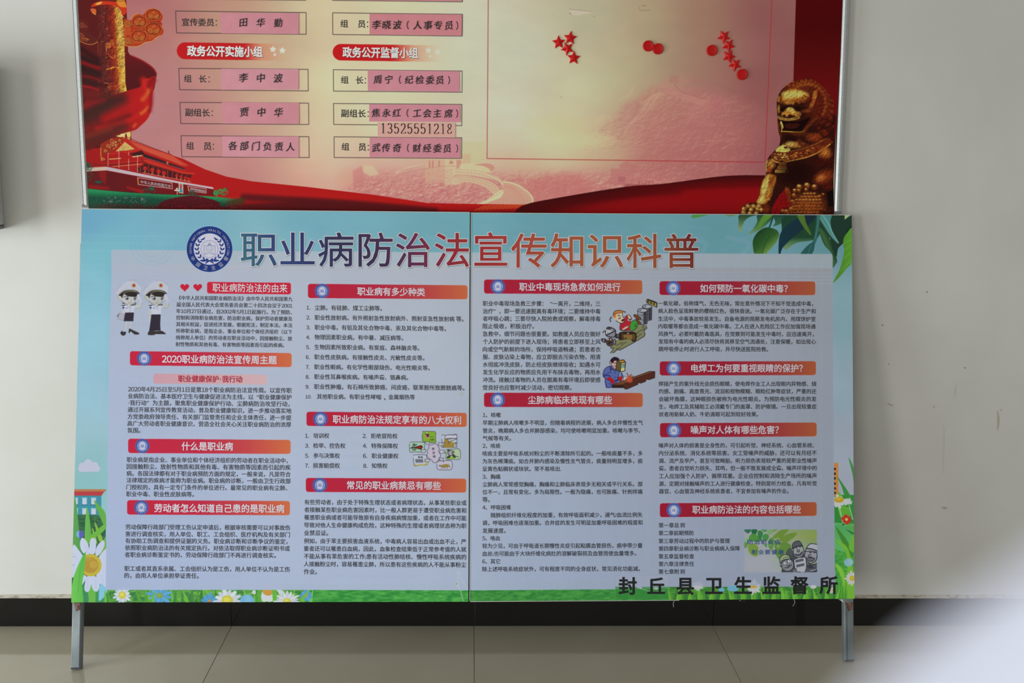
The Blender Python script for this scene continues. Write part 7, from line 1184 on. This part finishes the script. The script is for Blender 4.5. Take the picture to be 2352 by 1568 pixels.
BODY = [('《中华人民共和国职业病防治法》由中华人民共和国第九', 410.7, 671.9, 684), ('届全国人民代表大会常务委员会第二十四次会议于2001', 405.3, 671.5, 699.3), ('年10月27日通过，自2002年5月1日起施行。为了预防、', 404.8, 670.3, 714.4), ('控制和消除职业病危害，防治职业病，保护劳动者健康及', 404.6, 671.5, 729.4), ('其相关权益，促进经济发展，根据宪法，制定本法。本法', 404.4, 671.2, 744.4), ('所称职业病，是指企业、事业单位和个体经济组织（以下', 404.2, 671, 759.6), ('统称用人单位）的劳动者在职业活动中，因接触粉尘、放', 403.9, 671, 775), ('射性物质和其他有毒、有害物质等因素而引起的疾病。', 403.2, 652.6, 790.4),
        ('2020年4月25日至5月1日是第18个职业病防治法宣传周。以宣传职', 293.9, 669.8, 893.6), ('业病防治法、基本医疗卫生与健康促进法为主线，以“职业健康保护', 293.9, 669.3, 909.4), ('·我行动”为主题，聚焦职业健康保护行动、尘肺病防治攻坚行动，', 294.2, 664.8, 924.8), ('通过开展系列宣传教育活动，普及职业健康知识，进一步推动落实地', 293.2, 669.1, 940.6), ('方党委政府领导责任、有关部门监管责任和企业主体责任，进一步提', 293, 669, 956.6), ('高广大劳动者职业健康意识，营造全社会关心关注职业病防治的浓厚', 292.6, 668.6, 972.4), ('氛围。', 292.5, 322.2, 988.1),
        ('职业病是指企业、事业单位和个体经济组织的劳动者在职业活动中，', 291.1, 660.8, 1055.5), ('因接触粉尘、放射性物质和其他有毒、有害物质等因素而引起的疾', 290.9, 667.4, 1071.2), ('病。各国法律都有对于职业病预防方面的规定，一般来说，凡是符合', 290.6, 667.4, 1087), ('法律规定的疾病才能称为职业病。职业病的诊断，一般由卫生行政部', 290.4, 667.2, 1102.6), ('门授权的，具有一定专门条件的单位进行。最常见的职业病有尘肺、', 290.2, 659.6, 1118.6), ('职业中毒、职业性皮肤病等。', 289.7, 445.4, 1134.4),
        ('劳动保障行政部门受理工伤认定申请后，根据审核需要可以对事故伤', 288.4, 666.3, 1210), ('害进行调查核实，用人单位、职工、工会组织、医疗机构及有关部门', 288.2, 665.8, 1226), ('有协助工伤调查和提供证据的义务。职业病诊断和诊断争议的鉴定，', 287.8, 660.2, 1241.6), ('依照职业病防治法的有关规定执行。对依法取得职业病诊断证明书或', 287.3, 665.5, 1257.6), ('者职业病诊断鉴定书的，劳动保障行政部门不再进行调查核实。', 286.4, 633.6, 1273.6), ('职工或者其直系亲属、工会组织认为是工伤，用人单位不认为是工伤', 285.6, 665.5, 1305.4), ('的，由用人单位承担举证责任。', 285.6, 456.3, 1321.4),
        ('尘肺。有硅肺、煤工尘肺等。', 723, 877, 706.6), ('职业性放射病。有外照射急性放射病外、照射亚急性放射病', 722.5, 1043.6, 729.3), ('等。', 1047.4, 1064.5, 732.6), ('职业中毒。有铅及其化合物中毒、汞及其化合物中毒等。', 722.5, 1024.3, 751.8), ('物理因素职业病。有中暑、减压病等。', 722.3, 925.8, 774.2), ('生物因素所致职业病。有炭疽、森林脑炎等。', 722, 963.1, 797), ('职业性皮肤病。有接触性皮炎、光敏性皮炎等。', 721.7, 974.6, 819.8), ('职业性眼病。有化学性眼部烧伤、电光性眼炎等。', 721.5, 987, 842.6), ('职业性耳鼻喉疾病。有噪声聋、铬鼻病。', 721.5, 937.3, 865.2), ('职业性肿瘤。有石棉所致肺癌、间皮癌，联苯胺所致膀胱癌等。', 721.3, 1066.4, 888), ('其他职业病。有职业性哮喘', 727.8, 875.4, 910.6), ('、', 881, 886, 911.8), ('金属烟热等', 892, 952.6, 911.6),
        ('培训权', 719.6, 756, 1000.4), ('检举、控告权', 719.2, 793.2, 1023.2), ('参与决策权', 719.6, 780.4, 1046.2), ('损害赔偿权', 718.8, 780.4, 1069), ('拒绝冒险权', 851.6, 912.8, 1001), ('特殊保障权', 852.6, 913.8, 1023.8), ('职业健康权', 853.5, 914.9, 1046.8), ('知情权', 853.5, 889.9, 1069.4),
        ('有些劳动者，由于处于特殊生理状态或者病理状态，从事某些职业或', 699.1, 1071.2, 1152.9), ('者接触某些职业病危害因素时，比一般人群更易于遭受职业病危害和', 698.8, 1070.8, 1170.4), ('罹患职业病或者可能导致原有自身疾病病情加重，或者在工作中可能', 698.8, 1071.2, 1188), ('导致对他人生命健康构成危险，这种特殊的生理或者病理状态称为职', 698.6, 1071.2, 1205.6), ('业禁忌证。', 698.4, 753.6, 1223.6), ('例如，由于苯主要损害血液系统，中毒病人容易出血或出血不止，严', 698.2, 1070.3, 1242), ('重者还可以罹患白血病，因此，血象检查结果低于正常参考值的人就', 697.8, 1070.8, 1259.6), ('不能从事有苯危害的工作;患有活动性肺结核、慢性呼吸系统疾病的', 697.7, 1070.8, 1277.2), ('人接触粉尘时，容易罹患尘肺，所以患有这些疾病的人不能从事粉尘', 697.6, 1070.3, 1295), ('作业。', 697.6, 727.8, 1312.6),
        ('职业中毒现场急救三步骤：“一离开，二维持，三', 1108.7, 1379, 697), ('治疗”，即一要迅速脱离有毒环境；二要维持中毒', 1108.7, 1379, 714.6), ('者呼吸心跳；三要尽快入院抢救或观察，解毒排毒', 1108.7, 1379, 731.8), ('阻止吸收，积极治疗。', 1108.7, 1226.3, 749), ('急救中，细节问题也很重要。如救援人员应在做好', 1108.7, 1379, 766.8), ('个人防护的前提下进入现场；将患者立即移至上风', 1108.7, 1379.4, 784.6), ('向或空气新鲜的场所，保持呼吸道畅通；若患者衣', 1108.7, 1379.4, 802.2), ('服、皮肤沾染上毒物，应立即脱去污染衣物，用清', 1108.7, 1379, 819.6), ('水彻底冲洗皮肤，防止经皮肤继续吸收；如遇水可', 1108.7, 1379, 837.2), ('发生化学反应的物质应先用干布抹去毒物，再用水', 1108.7, 1379.4, 854.6), ('冲洗。接触过毒物的人员在脱离有毒环境后即使感', 1108.7, 1379, 872.2), ('觉良好也应暂时减少活动，密切观察。', 1108.7, 1312.4, 890),
        ('1、咳嗽', 1108.7, 1150.2, 953), ('早期尘肺病人咳嗽多不明显，但随着病程的进展，病人多合并慢性支气', 1108.7, 1476.4, 970.8), ('管炎，晚期病人多合并肺部感染，均可使咳嗽明显加重。咳嗽与季节、', 1108.7, 1470.3, 989), ('气候等有关。', 1108.5, 1173.7, 1006.4), ('2、咳痰', 1108.3, 1149.3, 1023.8), ('咳痰主要是呼吸系统对粉尘的不断清除所引起的。一般咳痰量不多，多', 1108.2, 1476, 1041.6), ('为灰色稀薄痰。如合并肺内感染及慢性支气管炎，痰量则明显增多，痰', 1108.2, 1476, 1059.2), ('呈黄色粘稠状或块状。常不易咳出.', 1108.1, 1288.5, 1076.8), ('3、胸痛', 1108, 1149.3, 1094.6), ('尘肺病人常常感觉胸痛，胸痛和尘肺临床表现多无相关或平行关系。部', 1108, 1475.6, 1112.4), ('位不一，且常有变化，多为局限性。一般为隐痛，也可胀痛、针刺样痛', 1108, 1475.6, 1129.9), ('等。', 1107.9, 1125, 1147.2), ('4、呼吸困难', 1107.9, 1173.2, 1165.2), ('随肺组织纤维化程度的加重，有效呼吸面积减少，通气/血流比例失', 1127.4, 1475.6, 1183), ('调，呼吸困难也逐渐加重。合并症的发生可明显加重呼吸困难的程度和', 1108, 1475.6, 1200.8), ('发展速度。', 1107.9, 1161.3, 1218.6), ('5、咯血', 1107.8, 1148.5, 1236), ('较为少见，可由于呼吸道长期慢性炎症引起粘膜血管损伤，痰申带少量', 1107.8, 1475.4, 1253.6), ('血丝;也可能由于大块纤维化病灶的溶解破裂损及血管而使血量增多。', 1107.7, 1461.3, 1271.4), ('6、其它', 1107.7, 1148.8, 1289), ('除上述呼吸系统症状外，可有程度不同的全身症状，常见消化功能减。', 1107.6, 1469.7, 1306.8),
        ('一氧化碳，俗称煤气，无色无味，常在意外情况下不知不觉造成中毒，', 1511.6, 1867.2, 696.6), ('病人脸色呈现鲜艳的樱桃红色，很快昏迷。一氧化碳广泛存在于生产和', 1511.6, 1873.2, 714), ('生活中，中毒事故较易发生。自备电源的简陋发电机房内，用煤饼炉室', 1511.8, 1873.2, 732), ('内取暖等都会造成一氧化碳中毒。工人在进入危险区工作应加强现场通', 1512, 1873.2, 749.2), ('风换气，必要时戴防毒面具，在觉察到可能发生中毒时，应迅速离开，', 1512, 1868.8, 766.8), ('发现有中毒的病人必须尽快将其移至空气流通处，注意保暖，如出现心', 1512.2, 1873.9, 784.2), ('跳呼吸停止时进行人工呼吸，并尽快送医院抢救。', 1512.4, 1764, 801.6),
        ('焊接产生的紫外线光会损伤眼睛，使电焊作业工人出现眼内异物感、烧', 1512.6, 1875, 881.4), ('灼感、剧痛、高度畏光、流泪和视物模糊、眼睑红肿等症状，严重的还', 1512.8, 1875, 898.6), ('会破坏角膜，这种眼损伤被称为电光性眼炎。为预防电光性眼炎的发', 1512.9, 1875, 916.4), ('生，电焊工及其辅助工必须戴专门的面罩、防护眼镜。一旦出现较重症', 1513, 1875.4, 933.8), ('状者用新鲜人奶、牛奶滴眼可起到较好效果。', 1513, 1741, 951.4),
        ('噪声对人体的损害是全身性的，可引起听觉、神经系统、心血管系统、', 1513, 1869.4, 1022.9), ('内分泌系统、消化系统等损害。女工受噪声的威胁，还可以有月经不', 1513.2, 1875.7, 1040.6), ('调、流产及早产，甚至可致畸胎。听力损伤表现较严重的是职业性噪声', 1513.2, 1875.7, 1058.2), ('聋，患者自觉听力损失、耳鸣，但一般不致发展成全聋。噪声环境中的', 1513.3, 1875.7, 1075.4), ('工人应加强个人防护，佩带耳塞。企业应控制和消除生产场所的噪声', 1513.4, 1875.7, 1093.2), ('源，定期对接触噪声的工人进行健康检查，特别是听力检查。凡有听觉', 1513.4, 1875.7, 1110.8), ('器官、心血管及神经系统疾患者，不宜参加有噪声的作业。', 1513.4, 1811, 1128.2),
        ('第一章总', 1512.6, 1559.6, 1206.2), ('则', 1562.4, 1572.6, 1206), ('第二章前期预防', 1512.6, 1593.3, 1224), ('第三章劳动过程中的防护与管理', 1512.6, 1675.9, 1242.3), ('第四章职业病诊断与职业病病人保障', 1512.6, 1698.9, 1259.8), ('第五章监督检查', 1512.6, 1594.1, 1277.6), ('第六章法律责任', 1512.6, 1594.1, 1295), ('第七章附', 1512.6, 1559.6, 1312.6), ('则', 1562.4, 1572.6, 1312.4)]
for i in range(10): BODY.append((f'{i + 1}.', 703.9 - i * .27, (712.8 if i < 9 else 717.6) - i * .27, 706.4 + i * 22.72))
for i in range(4): BODY.append((f'{2 * i + 1}.', 700.6, 709.8, 1000.4 + i * 22.9)); BODY.append((f'{2 * i + 2}.', 832.6 + i * .6, 842.2 + i * .5, 1000.8 + i * 22.9))
for side, parent in ((0, pl_), (1, pr_)):
    T = Letters(STAND)
    for t, a, b, y in HD:
        if (a > 1079) == bool(side): T.text(t, a, b, y, WHT, slope_at(a, y), bold=.019, off=.0006, vy=1.04)
    if not side:
        T.text('职业病防治法的由来', 488.1, 660.4, 660.6, WHT, .0115, bold=.010, off=.0006, vy=1.1); T.text('职业健康保护·我行动', 409, 556.3, 869.6, REDI, .01, bold=.018, off=.0006, vy=1.05)
    T.build('heading_lettering', parent)
    T = Letters(STAND)
    for t, a, b, y in BODY:
        if (a > 1079) == bool(side): T.text(t, a, b, y, INK, slope_at(a, y), bold=.008, vy=1.03)
    if not side:
        for t, x, y in (('职', 995, 1030.6), ('业', 996, 1039.4), ('病', 997, 1048)): T.text(t, x - 3, x + 3, y, INK, 0, bold=.01)
        T.text('农药', 987.5, 997, 1009.6, INK, .02); T.text('电焊', 946.6, 955.4, 1032.8, INK, .02); T.text('高温', 960, 971, 1049.4, INK, .02); T.text('烟', 1043.8, 1048.4, 1017.4, INK); T.text('尘', 1044.4, 1048, 1022.6, INK)
    else:
        for t, a, b, y in (('防治职业病', 1715.5, 1793, 1244.4), ('职业要健康', 1725.5, 1801.5, 1267.6)): 
            for i, ch in enumerate(t): w_ = (b - a) / 5; T.text(ch, a + i * w_ + .8, a + (i + 1) * w_ - 1.6, y, BLUI, 0, bold=.012, h=11.5)
    T.build('body_lettering', parent)
    if side:
        for ch, x, y in zip('封丘县卫生监督所', (1441.3, 1507, 1573.7, 1639.6, 1706.4, 1771.5, 1836.5, 1902.7), (1346, 1346, 1346, 1345.4, 1345, 1344.8, 1344.6, 1344)):
            T = Letters(STAND); c = glyphs(ch, .026)[0]; wch = (c[:, 0].max() - c[:, 0].min()) * 42.5; T.text(ch, x - wch / 2, x + wch / 2, y, INKK, 0, bold=.026, h=42.5, off=.0008); T.build('signature_character', parent, kind=None)
# ring lettering of the emblem
T = Letters(STAND); WR = mat('emblem_pale_ink', (196, 196, 216), .6); cx, cy, rr = 481.2, 571.8, 52.4
def arc(t, a0, a1, rad, size, flip, sx=1.0):
    n = len(t)
    for i, ch in enumerate(t):
        if ch == ' ': continue
        a = math.radians(a0 + (a1 - a0) * i / (n - 1)); co, fs = glyphs(ch, .0); mx = (co[:, 0].min() + co[:, 0].max()) / 2
        u = (co[:, 0] - mx) * size * sx; v = (co[:, 1] - (EM_C if flip else .35)) * size
        th = a + math.pi / 2 if not flip else a - math.pi / 2
        x = cx + rad * math.cos(a) + u * math.cos(th) + v * math.sin(th); y = cy + rad * math.sin(a) + u * math.sin(th) - v * math.cos(th)
        T.add(np.stack([x, y], -1), fs, WR, .0006)
arc('CHINA NATIONAL HEALTH INSPECTION', -191, 16, rr * .835, 7.6, False, .92); arc('中国卫生监督', 150, 30, rr * .845, 10.6, True)
T.build('emblem_lettering', pl_)

# ---- grey box fixed to the wall at the left edge of the view
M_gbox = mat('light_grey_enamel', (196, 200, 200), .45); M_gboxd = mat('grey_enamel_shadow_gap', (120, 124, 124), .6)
gx = float(WALL.at(np.array(9.), np.array(480.))[0]); z0 = float(WALL.at(np.array(5.), np.array(525.))[2]); z1 = float(WALL.at(np.array(0.), np.array(152.))[2])
gb = empty('wall_box', (gx - .2, 0, z0)); tag(gb, 'light grey metal box mounted on the wall, cut by the left edge of the picture', 'box')
def rbox(name, x0, x1, y0, y1, za, zb, m, parent, r):
    o = box(name, x0, x1, y0, y1, za, zb, m, parent, bevel=r); o.modifiers[0].segments = 4; o.location = -parent.location; return o
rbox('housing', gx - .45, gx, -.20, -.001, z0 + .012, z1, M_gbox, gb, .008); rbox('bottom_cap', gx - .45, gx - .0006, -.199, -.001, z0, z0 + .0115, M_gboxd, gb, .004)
# ---- unidentified pale rounded shape, modelled as soft cloth, very near the lens, bottom right
M_soft = mat('white_soft_surface', (226, 228, 243), .9, noise=(40, (221, 223, 240), .3, .7), bump=(80, .3))
def camp(px, py, d): r = rays(np.array(px, float), np.array(py, float)); r = r / np.linalg.norm(r); return C0 + r * d
a0 = camp(1928, 2210, .124); a1 = camp(2464, 1759, .122); a2 = camp(3000, 1308, .127)
ax = smooth_pts([a0 + (a0 - a1) * .6, a0, a1, a2, a2 + (a2 - a1) * .5], 7, False); rad = .0163; vs = []; fs = []; nn = 28
for i, p in enumerate(ax):
    t_ = ax[min(i + 1, len(ax) - 1)] - ax[max(i - 1, 0)]; t_ /= np.linalg.norm(t_); u_ = np.cross(t_, R3[:, 2]); u_ /= np.linalg.norm(u_); v_ = np.cross(t_, u_); s_ = math.sin(math.pi * (i + .6) / (len(ax) + .2)) ** .35
    for k in range(nn): a = 2 * math.pi * k / nn; q = rad * s_ * (1 + .04 * math.sin(3 * a + i * .5)); vs.append(p + u_ * q * math.cos(a) + v_ * q * math.sin(a))
for i in range(len(ax) - 1):
    for k in range(nn): fs.append((i * nn + k, i * nn + (k + 1) % nn, (i + 1) * nn + (k + 1) % nn, (i + 1) * nn + k))
fs += [tuple(range(nn - 1, -1, -1)), tuple((len(ax) - 1) * nn + k for k in range(nn))]
cloth = mesh('white_near_shape', vs, fs, M_soft, smooth=True); tag(cloth, 'large blurred white rounded shape right in front of the lens, lower right corner', 'cloth')
